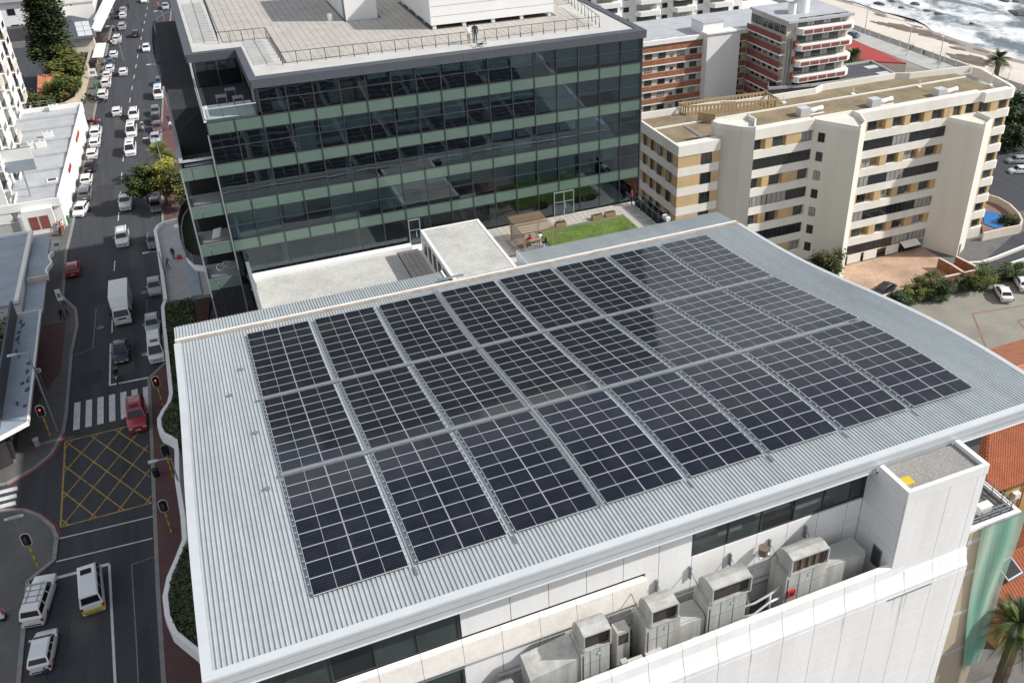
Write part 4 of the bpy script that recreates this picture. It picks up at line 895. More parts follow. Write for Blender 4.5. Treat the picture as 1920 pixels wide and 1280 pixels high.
# long dark walkway on the street side at the upper level, and the curved roof balcony behind it
bal = thing('street_balcony', 'long dark narrow balcony along the street side of the glass office', 'balcony', (-0.1, 90, 30))
MB().box(-1.47, 80.2, 29.9, 1.2, 101, 30.05).build('floor', 'roof_dark', bal)
MB().box(-1.5, 80.2, 30.06, -1.38, 101, 31.05).build('side_panel', 'slate_metal', bal); MB().box(-1.52, 80.1, 31.05, -1.2, 101, 31.12).build('handrail', 'roof_blue', bal)
MB().box(1.22, 80.2, 30.0, 1.3, 101, 33.9).build('glazed_wall', 'window_dark', bal)
for k in range(3): MB().tube([(-1.35, 80.3+k*0.22, 31.0), (1.15, 80.3+k*0.22, 31.0)], 0.03, 5).build('front_rail', 'alu', bal)
rb = thing('curved_roof_balcony', 'curved slate balcony with ribbed railing at roof level on the street side', 'balcony', (-0.4, 108, 33))
arc = [(0.9, 99.8), (-1.5, 100.2), (-1.75, 101.0), (-1.85, 105), (-1.8, 110), (-1.6, 114.6), (-1.4, 118.5), (-0.6, 121.2), (0.2, 122.8), (0.9, 123.6)]
MB().prism(arc, 32.7, 33.0).build('floor', 'roof_dark', rb); MB().prism([(x+0.3*(x < 0), y) for x, y in arc], 30.3, 32.69).build('soffit_wall', 'room_dark', rb)
m = MB(); pts = arc
for (x0, y0), (x1, y1) in zip(pts[:-1], pts[1:]):
    d = Vector((x1-x0, y1-y0)); L = d.length; d /= L; n_ = Vector((-d.y, d.x))
    if y0 > 104: 
        m.tube([(x0, y0, 34.1), (x1, y1, 34.1)], 0.06, 5)
        for k in range(max(1, int(L/0.8))): m.tube([(x0+d.x*k*0.8, y0+d.y*k*0.8, 33.0), (x0+d.x*k*0.8, y0+d.y*k*0.8, 34.1)], 0.05, 5)
    else: m.obox(((x0+x1)/2, (y0+y1)/2, 33.45), (d.x*L/2, d.y*L/2, 0), (n_.x*0.04, n_.y*0.04, 0), (0, 0, 0.55))
m.build('railing', 'slate_metal', rb)
MB().box(-1.7, 99.6, 32.1, 0.9, 99.78, 32.9).build('beam', 'slate_metal', rb)

# ---------------------------------------------------------------- terrace between the two buildings
TZ = 19.6
pod = thing('podium', 'podium block between the glass office and the wave-roofed building', 'podium', (20, 74, 0))
MB().box(1.9, 69.05, 0, 41.6, 79.99, TZ-0.06).build('block', 'white_paint', pod)
MB().box(2.2, 69.1, TZ-0.055, 15.3, 78.9, TZ+0.02).build('gravel_bed', 'gravel_light', pod)
MB().box(1.95, 78.95, TZ-0.05, 16.9, 79.75, TZ+0.32).build('kerb_wall', 'white_clean', pod)
for i in range(4):
    for j in range(15): MB().box(15.42+i*0.5, 70.2+j*0.56, TZ-0.05, 15.42+i*0.5+0.46, 70.2+j*0.56+0.52, TZ+0.04+rnd.uniform(0, 0.015)).build('paving_slab', 'tile_pale', pod)
MB().box(15.35, 69.1, TZ-0.055, 17.4, 78.9, TZ+0.0).build('paving_bed', 'gravel_dark', pod)
MB().box(23.1, 69.1, TZ-0.055, 41.5, 79.9, TZ-0.01).build('paving_bed', 'tile_joint', pod)
for i in range(30):
    for j in range(17):
        x, y = 23.25+i*0.61, 69.6+j*0.61
        if 28.6 < x < 38.4 and y < 77.0: continue
        if x+0.58 > 41.45: continue
        if y < 73.6 and x < 26.5: continue
        MB().box(x, y, TZ-0.05, x+0.575, y+0.575, TZ+0.025+rnd.uniform(0, 0.01)).build('paving_slab', 'tile_pale', pod)
MB().box(29.15, 69.2, TZ-0.05, 38.45, 77.05, TZ+0.06).build('lawn', 'green_lawn', pod)
MB().box(23.2, 69.2, TZ-0.05, 29.1, 73.5, TZ+0.0).build('screed', 'concrete_light', pod)
m = MB()
def lawnpt(): return Vector((random.uniform(29.2, 38.4), random.uniform(69.3, 77.0), TZ+0.08))
leaf_cloud(m, lawnpt, 9000, 0.035, lambda k: k % 2, up=1.2); tag(m.build('grass', ['green_lawn', 'leaf_mid'], pod), kind='stuff')
# gravel-topped stair block
st = thing('stair_block', 'low white block with pale gravel roof between the glass office and the metal roof', 'building', (20.2, 71.7, TZ))
MB().box(17.4, 66.6, TZ, 23.0, 77.0, 22.2).build('wall', 'white_paint', st); MB().box(17.65, 66.7, 22.21, 22.75, 76.8, 22.38).build('gravel_roof', 'gravel_light', st)
m = MB(); m.box(17.38, 66.6, 22.2, 17.64, 77.0, 22.42); m.box(22.76, 66.6, 22.2, 23.02, 77.0, 22.42); m.box(17.643, 76.81, 22.2, 22.757, 77.0, 22.42); m.build('parapet', 'white_paint', st)
for k in range(6): MB().box(17.36, 67.4+k*1.55, 20.4, 17.395, 68.3+k*1.55, 21.9).build('window', 'window_dark', st)
MB().box(23.03, 67, 22.0, 23.14, 76.9, 22.12).build('gutter', 'grey_metal', st)
# doors in the ground storey of the glass office
for x0, x1, lab, nm in ((16.95, 18.1, 'single', 'aluminium framed single glass door beside the gravel-topped block'), (31.9, 34.1, 'double', 'aluminium framed double glass door opening on the lawn terrace')):
    t = thing('glass_door', nm, 'door', ((x0+x1)/2, 79.9, TZ+0.05)); z1 = 22.25; m = MB()
    m.box(x0, 79.82, TZ+0.05, x0+0.09, 79.93, z1); m.box(x1-0.09, 79.82, TZ+0.05, x1, 79.93, z1); m.box(x0+0.09, 79.82, z1-0.1, x1-0.09, 79.93, z1); m.box(x0+0.09, 79.82, TZ+1.5, x1-0.09, 79.93, TZ+1.57)
    if lab == 'double': m.box((x0+x1)/2-0.05, 79.815, TZ+0.05, (x0+x1)/2+0.05, 79.935, z1-0.1)
    m.build('frame', 'galv', t); MB().box(x0+0.09, 79.86, TZ+0.06, x1-0.09, 79.88, z1-0.1).build('pane', 'office_glass', t)
    MB().tube([((x0+x1)/2+0.12, 79.78, TZ+0.8), ((x0+x1)/2+0.12, 79.78, TZ+1.4)], 0.025, 6).build('handle', 'alu', t)
# east railing with glass panels
gr = thing('terrace_railing', 'dark framed glass railing along the seaward edge of the lawn terrace', 'railing', (41.3, 75, TZ))
for dx in (0.0, -0.75):
    for k in range(8): MB().box(41.25+dx, 70.0+k*1.25, TZ+0.03, 41.31+dx, 70.06+k*1.25, TZ+1.1).build('post', 'dark_metal', gr)
    MB().box(41.24+dx, 70.0, TZ+1.1, 41.32+dx, 79.7, TZ+1.15).build('handrail', 'dark_metal', gr)
    for k in range(7): MB().box(41.275+dx, 70.1+k*1.25, TZ+0.12, 41.29+dx, 71.2+k*1.25, TZ+1.05).build('glass_panel', 'clear_glass', gr)
t = thing('wall_unit', 'white box unit beside the glass terrace railing', 'air conditioner', (41.0, 72.8, TZ)); MB().box(40.75, 72.4, TZ+0.03, 41.2, 73.3, TZ+1.3).build('casing', 'white_clean', t); MB().cyl(40.97, 72.85, TZ+1.3, TZ+1.34, 0.2, 14).build('fan_grille', 'grey_metal', t)
# pergola
pe = thing('pergola', 'weathered timber pergola with slatted roof over a bench beside the lawn', 'pergola', (27.4, 74, TZ))
px0, px1, py0, py1, ph = 26.1, 28.9, 72.9, 76.6, 2.35
for x in (px0, px1):
    for y in (py0, py1): MB().box(x-0.06, y-0.06, TZ, x+0.06, y+0.06, TZ+ph).build('post', 'timber', pe)
for y in (py0, (py0+py1)/2, py1): MB().box(px0-0.2, y-0.04, TZ+ph, px1+0.2, y+0.04, TZ+ph+0.13).build('beam', 'timber', pe)
for k in range(15): x = px0-0.15+k*(px1-px0+0.3)/14; MB().box(x-0.035, py0-0.25, TZ+ph+0.131, x+0.035, py1+0.25, TZ+ph+0.2).build('roof_slat', 'timber', pe)
for k in range(9): MB().box(px0-0.02, py0+0.1, TZ+0.25+k*0.22, px0+0.02, py1-0.1, TZ+0.33+k*0.22).build('side_slat', 'timber_dark', pe)
for k in range(7): MB().box(px0+0.1, py1-0.02, TZ+0.25+k*0.28, px1-0.1, py1+0.02, TZ+0.31+k*0.28).build('back_slat', 'timber', pe)
t = thing('bench', 'grey panelled bench across the open front of the pergola', 'bench', (27.4, 73.1, TZ)); MB().box(26.2, 72.95, TZ+0.03, 28.0, 73.03, TZ+0.85).build('backrest', 'grey_metal', t); MB().box(26.2, 73.04, TZ+0.4, 28.0, 73.5, TZ+0.47).build('seat', 'timber', t)
for x in (26.25, 27.1, 27.9): MB().box(x, 73.06, TZ+0.03, x+0.06, 73.45, TZ+0.399).build('leg', 'grey_metal', t)
t = thing('pergola_table', 'timber table inside the pergola behind the bench', 'table', (27.6, 74.7, TZ)); MB().box(26.8, 74.3, TZ+0.72, 28.3, 75.1, TZ+0.78).build('top', 'timber', t)
for x in (26.9, 28.14):
    for y in (74.4, 74.94): MB().box(x, y, TZ+0.03, x+0.06, y+0.06, TZ+0.72).build('leg', 'timber_dark', t)
for k, (x, y) in enumerate(((28.5, 75.3), (28.55, 74.2))):
    t = thing('chair', ('back', 'front')[k]+' dark chair at the right end of the pergola table', 'chair', (x, y, TZ), 'chairs in the pergola'); MB().box(x-0.2, y-0.2, TZ+0.45, x+0.2, y+0.2, TZ+0.49).build('seat', 'black', t); MB().box(x+0.16, y-0.2, TZ+0.5, x+0.2, y+0.2, TZ+0.95).build('backrest', 'black', t)
    for sx in (-1, 1):
        for sy in (-1, 1): MB().box(x+sx*0.17-0.02, y+sy*0.17-0.02, TZ+0.03, x+sx*0.17+0.02, y+sy*0.17+0.02, TZ+0.449).build('leg', 'black', t)
def zc8(x, y): return (780+x*.2708, 280+y*.2708)
for k, (zx, zy, ln, nm) in enumerate(((1008, 540, 1.0, 'planted timber trough next to the pergola'), (1262, 488, 1.0, 'middle low timber trough along the lawn'), (1352, 468, 1.0, 'right-hand low timber trough along the lawn'))):
    p = at(*zc8(zx, zy), TZ+0.05); t = thing('timber_trough', nm, 'planter', (p.x, p.y+0.3, TZ), 'timber troughs on the lawn terrace'); x, y = p.x, p.y+0.3
    m = MB(); m.box(x-0.55, y-0.24, TZ+0.03, x+0.55, y-0.2, TZ+0.5); m.box(x-0.55, y+0.2, TZ+0.03, x+0.55, y+0.24, TZ+0.5); m.box(x-0.55, y-0.199, TZ+0.03, x-0.51, y+0.199, TZ+0.5); m.box(x+0.51, y-0.199, TZ+0.03, x+0.55, y+0.199, TZ+0.5); m.build('box', 'timber', t)
    MB().box(x-0.5, y-0.19, TZ+0.03, x+0.5, y+0.19, TZ+0.42).build('soil', 'soil', t)
    m = MB(); leaf_cloud(m, lambda: Vector((x+random.uniform(-0.45, 0.45), y+random.uniform(-0.16, 0.16), TZ+0.42+abs(random.gauss(0, 0.22 if k == 0 else 0.06)))), 160, 0.06); m.build('plant', 'leaf_mid', t)
t = thing('garden_tap', 'thin grey standpipe by the left edge of the lawn', 'pipe', (29.3, 73.0, TZ)); MB().tube([(29.3, 73.0, TZ), (29.3, 73.0, TZ+1.6), (29.6, 73.0, TZ+1.7)], 0.03, 6).build('pipe', 'grey_metal', t); MB().box(29.5, 72.9, TZ+1.66, 30.0, 73.1, TZ+1.72).build('head', 'grey_metal', t)
t = thing('folded_chairs', 'tangle of dark folded chairs left of the metal roof strip', 'chairs', (25.2, 70.3, TZ))
for k in range(4): MB().tube([(24.6+k*0.3, 70.2, TZ), (25.0+k*0.25, 70.4+0.1*k, TZ+0.9), (25.2+k*0.25, 70.1, TZ+0.4), (24.8+k*0.3, 70.7, TZ)], 0.025, 5).build('frame', 'black', t)
t = thing('timber_offcuts', 'small pile of yellow timber boards on the terrace floor', 'boards', (24.6, 69.2, TZ))
for k in range(3): MB().box(23.9+k*0.15, 69.3+k*0.2, TZ+0.03+k*0.05, 25.2+k*0.1, 69.48+k*0.2, TZ+0.08+k*0.05).build('board', 'carton', t)
# second street canopy in front of the glass office, where two men work
c2 = thing('office_canopy', 'flat grey canopy with white rim over the pavement by the glass office', 'canopy', (-5.5, 116, 5.5))
oc = [(-7.0, 105.2), (-7.05, 112), (-7.15, 120), (-7.3, 125.5), (-6.9, 127.0), (-6.2, 127.8), (-4.3, 128.2), (-1.6, 128.0), (-1.6, 105.2)]
MB().prism(oc, 5.2, 5.6).build('deck', 'concrete', c2)
m = MB()
for (x0, y0), (x1, y1) in zip(oc[:7], oc[1:8]):
    d = Vector((x1-x0, y1-y0)); L = d.length; d /= L; n_ = Vector((-d.y, d.x)); m.obox(((x0+x1)/2, (y0+y1)/2, 5.72), (d.x*L/2, d.y*L/2, 0), (n_.x*0.2, n_.y*0.2, 0), (0, 0, 0.3))
m.build('rim', 'white_paint', c2)
MB().cyl(-4.4, 126.4, 5.6, 5.75, 0.6, 18).build('roof_vent', 'white_paint', c2)
gp = [(-4.6, 99.5), (-4.6, 108), (-3.9, 108), (-3.9, 99.5)]
MB().box(-4.2, 105.2, 5.61, -3.0, 114.5, 5.75).build('blue_sheet', 'roof_blue', c2)
# curved grass balcony at mid level
cb = thing('curved_grass_balcony', 'curved balcony with white base and turf floor on the street side of the office', 'balcony', (-2.5, 90, 12))
ac = [(-1.5, 85.5), (-2.5, 86.3), (-3.05, 88.2), (-3.25, 91), (-3.2, 95.3), (-2.8, 98.2), (-2.2, 99.9), (-1.5, 100.8)]
MB().prism(ac, 18.1, 18.75).build('slab', 'white_paint', cb); MB().prism([(x*0.94, y) for x, y in ac], 18.76, 18.8).build('turf', 'lawn_dark', cb)
m = MB()
for (x0, y0), (x1, y1) in zip(ac[:-1], ac[1:]):
    d = Vector((x1-x0, y1-y0)); L = d.length; d /= L; n_ = Vector((-d.y, d.x)); m.obox(((x0+x1)/2, (y0+y1)/2, 19.3), (d.x*L/2, d.y*L/2, 0), (n_.x*0.03, n_.y*0.03, 0), (0, 0, 0.5))
m.build('glass_rail', 'slate_metal', cb)
for (x0, y0), (x1, y1) in zip(ac[:-1], ac[1:]):
    n = max(1, int(math.hypot(x1-x0, y1-y0)/1.1))
    for k in range(n): MB().box(x0+(x1-x0)*k/n-0.05, y0+(y1-y0)*k/n-0.05, 18.76, x0+(x1-x0)*k/n+0.05, y0+(y1-y0)*k/n+0.05, 19.9).build('rail_post', 'roof_blue', cb)
# bicycle and fan in the lower balconies
t = thing('stored_bicycle', 'white bicycle stored on the lowest glazed balcony', 'bicycle', (0.2, 80.7, 20.0))
for dx in (-0.45, 0.45):
    o = MB(); pts = [(0.2+dx+0.33*math.cos(a), 80.6, 20.75+0.33*math.sin(a)) for a in [k*math.pi/8 for k in range(17)]]; o.tube(pts, 0.022, 5); o.build('wheel', 'blind', t)
MB().tube([(-0.25, 80.6, 20.75), (0.1, 80.6, 21.2), (0.5, 80.6, 21.2), (0.65, 80.6, 20.75), (0.15, 80.6, 20.75), (0.1, 80.6, 21.3)], 0.03, 5).build('frame', 'blind', t); MB().box(0.0, 80.52, 21.3, 0.25, 80.68, 21.37).build('saddle', 'black', t)
t = thing('white_panel_board', 'tilted white board left on a balcony of the glass office', 'board', (0.1, 81, 23.4)); MB().obox((0.1, 81.2, 23.8), (0.35, 0.1, 0.0), (0.0, 0.03, 0.0), (0.15, 0.1, 0.4)).build('board', 'white_clean', t)
MB().box(1.9, 69.1, 14, 2.2, 79.95, 21.1).build('edge_fence', 'galv', pod)
m = MB()
for k in range(7): m.tube([(2.05, 69.5+k*1.6, TZ), (2.05, 69.5+k*1.6, TZ+1.1)], 0.03, 4)
for h in (0.4, 0.75, 1.1): m.tube([(2.05, 69.5, TZ+h), (2.05, 79.6, TZ+h)], 0.03, 4)
m.build('edge_railing', 'galv', pod)
# ---------------------------------------------------------------- cream and tan flats on the right
bg_ = thing('cream_flats', 'cream apartment block with tan brick strips and prow-like blank stair towers', 'building', (86, 105, -9))
GZ = -9.0; RT = [14.52-2.83*k for k in range(8)]; RBm = [12.90-2.83*k for k in range(8)]
MB().box(57.9, 101.6, GZ, 114.8, 113.5, 14.95).build('body', 'beige_brick', bg_)
_win = {}
def winmesh(w, h, n, glassm):
    k = (round(w, 2), round(h, 2), n, glassm)
    if k not in _win:
        f = MB(); t = 0.05
        f.box(-w/2, -0.04, 0, -w/2+t, 0.04, h); f.box(w/2-t, -0.04, 0, w/2, 0.04, h); f.box(-w/2+t, -0.04, 0, w/2-t, 0.04, t); f.box(-w/2+t, -0.04, h-t, w/2-t, 0.04, h)
        for i in range(1, n): x = -w/2+w*i/n; f.box(x-t/2, -0.035, t, x+t/2, 0.035, h-t)
        g = MB().box(-w/2+t, -0.01, t, w/2-t, 0.01, h-t)
        _win[k] = (f.mesh('window_frame', 'dark_metal'), g.mesh('pane', glassm))
    return _win[k]
wr = random.Random(5)
def window(parent, x, y, z, w, h, n=2, rz=0.0, glassm=None):
    g = glassm or wr.choice(['window_dark', 'window_dark', 'window_sea', 'window_curtain'])
    f, p = winmesh(w, h, n, g); o = wob('window', f, parent, (x, y, z), (0, 0, rz)); ob('pane', p, o); return o
def bay(x0, x1, yf, full=True, piers=None, wins=None, long_rows=(1, 3, 5, 7), wd_=0.5):
    for k in range(8):
        zt, zb = RT[k], RBm[k]; nxt = RT[k+1] if k < 7 else -9.0+2.0
        MB().box(x0, yf, nxt, x1, yf+1.25, zb).build('white_band', 'beige_wall', bg_)
        if k in long_rows:
            n = max(2, round((x1-x0)/3.4)); wdt = (x1-x0-0.2)/n
            for i in range(n):
                window(bg_, x0+0.1+wdt*(i+0.5), yf+0.12, zb, wdt-0.06, zt-zb, 4, glassm=wr.choice(['window_dark', 'window_dark', 'window_curtain']))
        else:
            for (a, b) in piers or []: MB().box(a, yf+0.06, zb, b, yf+1.25, zt).build('brick_pier', 'beige_brick', bg_)
            for (c, wd) in wins or []: window(bg_, c, yf+wd_, zb+0.02, wd, zt-zb-0.04, 2)
    MB().box(x0, yf-0.05, RT[0], x1, yf+1.25, 16.0).build('parapet', 'beige_wall', bg_)
# left wing: flat striped end
for k in range(8):
    zt, zb = RT[k], RBm[k]; nxt = RT[k+1] if k < 7 else -9
    z_hi = zb; 
    MB().box(57.6, 99.9, nxt, 63.9, 101.25, zb).build('white_band', 'beige_wall', bg_); MB().box(57.65, 101.26, nxt, 57.88, 113.5, zb).build('white_band', 'beige_wall', bg_)
    MB().box(57.62, 99.93, zb, 63.9, 101.25, zt).build('brick_band', 'beige_brick', bg_)
    window(bg_, 61.9, 99.92, zb+0.0, 1.6, zt-zb-0.02, 2)
    for y in (109.6, 107.4, 105.3, 102.6): window(bg_, 57.66 if k < 99 else 57.8, y, zb+0.02, 0.9 if y < 106 else 0.5, zt-zb-0.05, 2, math.pi/2)
MB().box(57.55, 99.85, RT[0], 63.9, 101.25, 16.0).build('parapet', 'beige_wall', bg_); MB().box(57.55, 101.26, RT[0], 57.9, 113.5, 16.0).build('parapet', 'beige_wall', bg_)
bay(69.6, 79.7, 101.0, piers=[(71.9, 73.0), (75.3, 77.8)], wins=[(70.5, 1.5), (74.0, 1.7), (78.7, 1.5)], wd_=0.35)
bay(87.0, 103.5, 100.3, piers=[(86.9, 88.6), (91.9, 93.1), (95.3, 96.3), (98.9, 100.3), (102.6, 103.4)], wins=[(89.7, 1.7), (94.0, 1.4), (97.4, 1.5), (101.3, 1.8)])
MB().box(103.5, 100.25, RT[0], 109.3, 101.55, 16.0).build('parapet', 'beige_wall', bg_); MB().box(103.5, 100.3, 12.0, 109.3, 101.55, RBm[0]).build('white_band', 'beige_wall', bg_)
for a_, b_ in ((103.5, 104.3), (105.9, 106.7), (108.5, 109.3)): MB().box(a_, 100.38, RBm[0], b_, 101.55, RT[0]).build('brick_pier', 'beige_brick', bg_)
for c_ in (105.1, 107.6): window(bg_, c_, 100.75, RBm[0]+0.02, 1.5, 1.36, 2)
bay(109.3, 114.6, 99.6, piers=[(110.9, 112.4)], wins=[(110.0, 1.0), (113.4, 1.3)], long_rows=())
MB().box(110, 99.55, -9, 114.6, 101, -7.05).build('base_wall', 'beige_tower', bg_)
# rounded balcony slabs at the seaward end
for k in range(8): MB().prism([(114.6, 99.6), (115.0, 99.75), (115.25, 100.3), (115.25, 105), (114.6, 105)], (RT[k+1] if k < 7 else -7.0), RBm[k]).build('balcony_front', 'beige_wall', bg_)
MB().prism([(114.56, 99.55), (115.3, 99.8), (115.9, 101.0), (118.2, 109.4), (117.6, 111.0), (117.2, 110.6), (117.6, 109.4), (115.4, 101.2), (114.9, 100.2), (114.56, 100.1)], RT[0], 16.0).build('parapet', 'beige_wall', bg_)
MB().box(114.6, 100.1, GZ, 115.05, 105, RT[0]).build('end_wall', 'beige_brick', bg_)
for k in range(8):
    for y in (101.2, 103.4): window(bg_, 115.08, y, RBm[k]+0.02, 1.4, 1.3, 2, math.pi/2, 'window_dark')
# prow towers
def prow(poly, zt, wins=None):
    MB().prism(poly, GZ, zt-0.6).build('stair_tower', 'beige_tower', bg_)
    m = MB(); k = len(poly)
    for i in range(k):
        (x0, y0), (x1, y1) = poly[i], poly[(i+1) % k]; d = Vector((x1-x0, y1-y0)); L = d.length; d /= L; n_ = Vector((-d.y, d.x)); m.obox(((x0+x1)/2+n_.x*0.12, (y0+y1)/2+n_.y*0.12, zt-0.3), (d.x*(L/2), d.y*(L/2), 0), (n_.x*0.12, n_.y*0.12, 0), (0, 0, 0.31))
    m.build('tower_parapet', 'beige_wall', bg_)
prow([(63.9, 101.2), (66.2, 98.5), (67.6, 97.5), (69.6, 100.4), (69.6, 102.5), (63.9, 102.5)], 17.8)
prow([(79.71, 101.05), (83.45, 95.8), (85.6, 97.25), (87.0, 100.2), (87.0, 102), (79.71, 102)], 16.0)
prow([(103.5, 100.3), (105.9, 95.3), (109.2, 97.1), (109.3, 99.5), (109.3, 102), (103.5, 102)], 13.0)
d_ = Vector((83.45-79.71, 95.8-101.05)); d_.normalize()
for k in range(8):
    window(bg_, 79.71+d_.x*1.25+0.02*d_.y, 101.05+d_.y*1.25-0.03, RBm[k]+0.0, 0.95, 1.35, 2, math.atan2(d_.y, d_.x))
    window(bg_, 67.66+0.55, 97.5+0.75, RBm[k]-1.2, 0.7, 1.2, 1, math.atan2(2.9, 2.0))
# garages
for x in (88.6, 91.7, 96.0):
    MB().box(x, 100.22, -8.4, x+2.5, 100.29, -6.9).build('garage_door', 'beige_wall', bg_)
MB().obox((100.2, 99.6, -6.9), (1.6, 0, 0), (0, 0.6, 0.25), (0, 0, 0.04)).build('garage_door_open', 'beige_wall', bg_)
MB().box(98.8, 100.2, -8.4, 101.6, 100.28, -7.0).build('garage_opening', 'room_dark', bg_)
MB().box(106.5, 95.4, -8.5, 106.6, 96.1, -6.5).build('service_door', 'cream_wall', bg_)
# roof
MB().box(57.95, 101.3, 14.96, 114.55, 113.4, 15.12).build('roof_gravel', 'gravel_brown', bg_)
MB().box(57.95, 108.9, 15.121, 114.5, 109.2, 15.3).build('roof_kerb', 'beige_wall', bg_)
for a, b in (((57.6, 113.5), (72, 113.2)), ((72, 113.2), (74, 112.4)), ((74, 112.4), (88, 112.2)), ((88, 112.2), (90, 113.2)), ((90, 113.2), (104, 113.2)), ((104, 113.2), (106, 112.2)), ((106, 112.2), (117.8, 111.0))):
    d = Vector((b[0]-a[0], b[1]-a[1])); L = d.length; d /= L; MB().obox(((a[0]+b[0])/2, (a[1]+b[1])/2+0.2, 15.5), (d.x*L/2, d.y*L/2, 0), (-d.y*0.15, d.x*0.15, 0), (0, 0, 0.52)).build('back_parapet', 'beige_wall', bg_)
def zr1(x, y): return (1160+x*.211, y*.211)
def zr2(x, y): return (1520+x*.211, y*.211)
# slatted screen on the roof
sc = thing('roof_screen', 'tan slatted screen enclosure on the gravel roof of the cream flats', 'screen', (73, 105.5, 15.1))
A, B, Cc, D = at(*zr1(600, 1030), 15.1), at(*zr1(1415, 965), 15.1), at(*zr1(1300, 900), 15.1), at(*zr1(525, 1000), 15.1)
for a, b in ((A, B), (B, Cc), (Cc, D), (D, A)):
    d = b-a; L = d.length; d.normalize(); n = max(4, int(L/0.55)); nn = Vector((-d.y, d.x, 0))
    MB().obox((a+b)/2+Vector((0, 0, 0.12)), d*L/2, nn*0.05, (0, 0, 0.1)).build('rail', 'tan_screen', sc); MB().obox((a+b)/2+Vector((0, 0, 1.35)), d*L/2, nn*0.05, (0, 0, 0.14)).build('rail', 'tan_screen', sc)
    for k in range(n): MB().obox(a+d*(k+0.5)*L/n+Vector((0, 0, 0.72)), d*L/n*0.3, nn*0.03, (0, 0, 0.5)).build('slat', 'tan_screen', sc)
p1, p2 = at(*zr1(700, 1080), 15.1), at(*zr1(855, 1100), 15.1)
d = p2-p1; L = d.length; d.normalize(); MB().obox((p1+p2)/2+Vector((0, 0, 0.7)), d*L/2, Vector((-d.y, d.x, 0))*0.05, (0, 0, 0.7)).build('side_panel', 'tan_screen', sc)
for k, (px, py, nm) in enumerate(((1513, 214, 'nearest the slatted screen'), (1645, 197, 'in the middle of the roof'), (1768, 178, 'nearest the sea'))):
    p = at(px, py, 15.2); t = thing('roof_ventilator', 'silver box ventilator with white cowl on the cream flats, '+nm, 'ventilator', (p.x, p.y, 15.1), 'ventilators on the cream flats')
    MB().box(p.x-1.5, p.y-0.6, 15.12, p.x+0.1, p.y+0.7, 16.3).build('box', 'alu', t); m = MB(); m.tube([(p.x+0.1, p.y, 15.6), (p.x+1.0, p.y+0.05, 15.6), (p.x+1.9, p.y+0.05, 15.75), (p.x+2.6, p.y+0.05, 15.8)], [0.35, 0.4, 0.3, 0.34], 10); m.build('cowl', 'white_clean', t, smooth=True)
    MB().box(p.x+0.2, p.y-0.5, 15.12, p.x+2.7, p.y-0.25, 15.25).build('base_rail', 'white_clean', t)
for k, (px, py) in enumerate(((1469, 193), (1599, 177), (1723, 163), (1857, 160), (1886, 166))):
    p = at(px, py, 15.15); t = thing('roof_pipe', ('first', 'second', 'third', 'fourth', 'fifth')[k]+' white vent pipe from the left on the cream flats roof', 'pipe', (p.x, p.y, 15.1), 'vent pipes on the cream flats'); h = 1.0 if k < 3 else 2.6
    MB().tube([(p.x, p.y, 15.12), (p.x, p.y, 15.12+h)], 0.07, 6).build('pipe', 'white_clean', t); MB().box(p.x-0.3, p.y-0.3, 15.12, p.x+0.3, p.y+0.3, 15.3).build('base', 'white_clean', t)
t = thing('roof_planks', 'pale planks lying on the lower gravel roof of the cream flats', 'planks', (63, 103, 15.1))
for k, (a, b) in enumerate((((585, 1120), (735, 1220)), ((600, 1118), (745, 1218)), ((665, 1218), (810, 1230)))):
    p, q = at(*zr1(*a), 15.2), at(*zr1(*b), 15.2); MB().tube([p+Vector((0, 0, 0.05)), q+Vector((0, 0, 0.05))], 0.06, 4).build('plank', 'white_clean', t)

# ---------------------------------------------------------------- terracotta-banded flats behind
bk = thing('brick_flats', 'apartment block with terracotta brick balcony bands and flat grey roof behind the cream flats', 'building', (104, 175, -9))
S13 = lambda z: 60-(60-z)*1.3
MB().box(86, 173.4, GZ, 132, 189, 7.7).build('body', 'cream_wall', bk)
MB().box(86, 173.35, 7.71, 132, 189.5, 8.05).build('roof', 'roof_grey', bk); MB().box(86, 172.6, 7.4, 115.6, 173.34, 8.3).build('roof_edge', 'white_paint', bk)
bt = [6.95-2.78*k for k in range(6)]
for k, z in enumerate(bt):
    MB().box(86, 172.9, z-1.05, 104.2, 173.1, z).build('brick_band', 'brick_orange', bk); MB().box(112.5, 172.9, z-1.05, 115.4, 173.1, z).build('brick_band', 'brick_orange', bk)
    MB().box(86, 172.85, z-1.3, 115.4, 173.38, z-1.06).build('floor_edge', 'white_paint', bk)
    MB().box(115.2, 160, z-1.15, 115.4, 172.19, z).build('brick_band', 'brick_maroon', bk); MB().box(115.1, 160, z-1.4, 116.4, 172.14, z-1.16).build('floor_edge', 'white_paint', bk)
    for x in (88.6, 91.6, 94.8, 97.2, 99.4, 102.4): window(bk, x, 173.36, z+0.15, 0.7 if x in (97.2,) else 1.7, 1.25 if x != 97.2 else 0.6, 2)
    window(bk, 113.8, 173.36, z+0.15, 1.2, 1.1, 2)
    for y in (162.5, 164.8, 167, 169.2, 171): window(bk, 116.36, y, z+0.1, 1.2, 1.1, 2, math.pi/2)
MB().box(104.3, 171.0, GZ, 112.4, 173.3, 8.6).build('lift_tower', 'white_paint', bk); MB().box(104.0, 170.7, 8.61, 112.7, 173.3, 8.9).build('tower_cap', 'white_paint', bk)
MB().box(104.5, 173.4, 8.06, 109.5, 178.5, 10.4).build('motor_room', 'white_paint', bk); MB().box(104.3, 173.2, 10.41, 109.7, 178.7, 10.55).build('motor_room_roof', 'roof_grey', bk)
MB().box(116.4, 160, GZ, 132, 173.35, 12.2).build('wing', 'cream_wall', bk); MB().box(115.9, 159.0, 12.21, 132.4, 173.5, 12.7).build('wing_roof', 'roof_grey', bk)
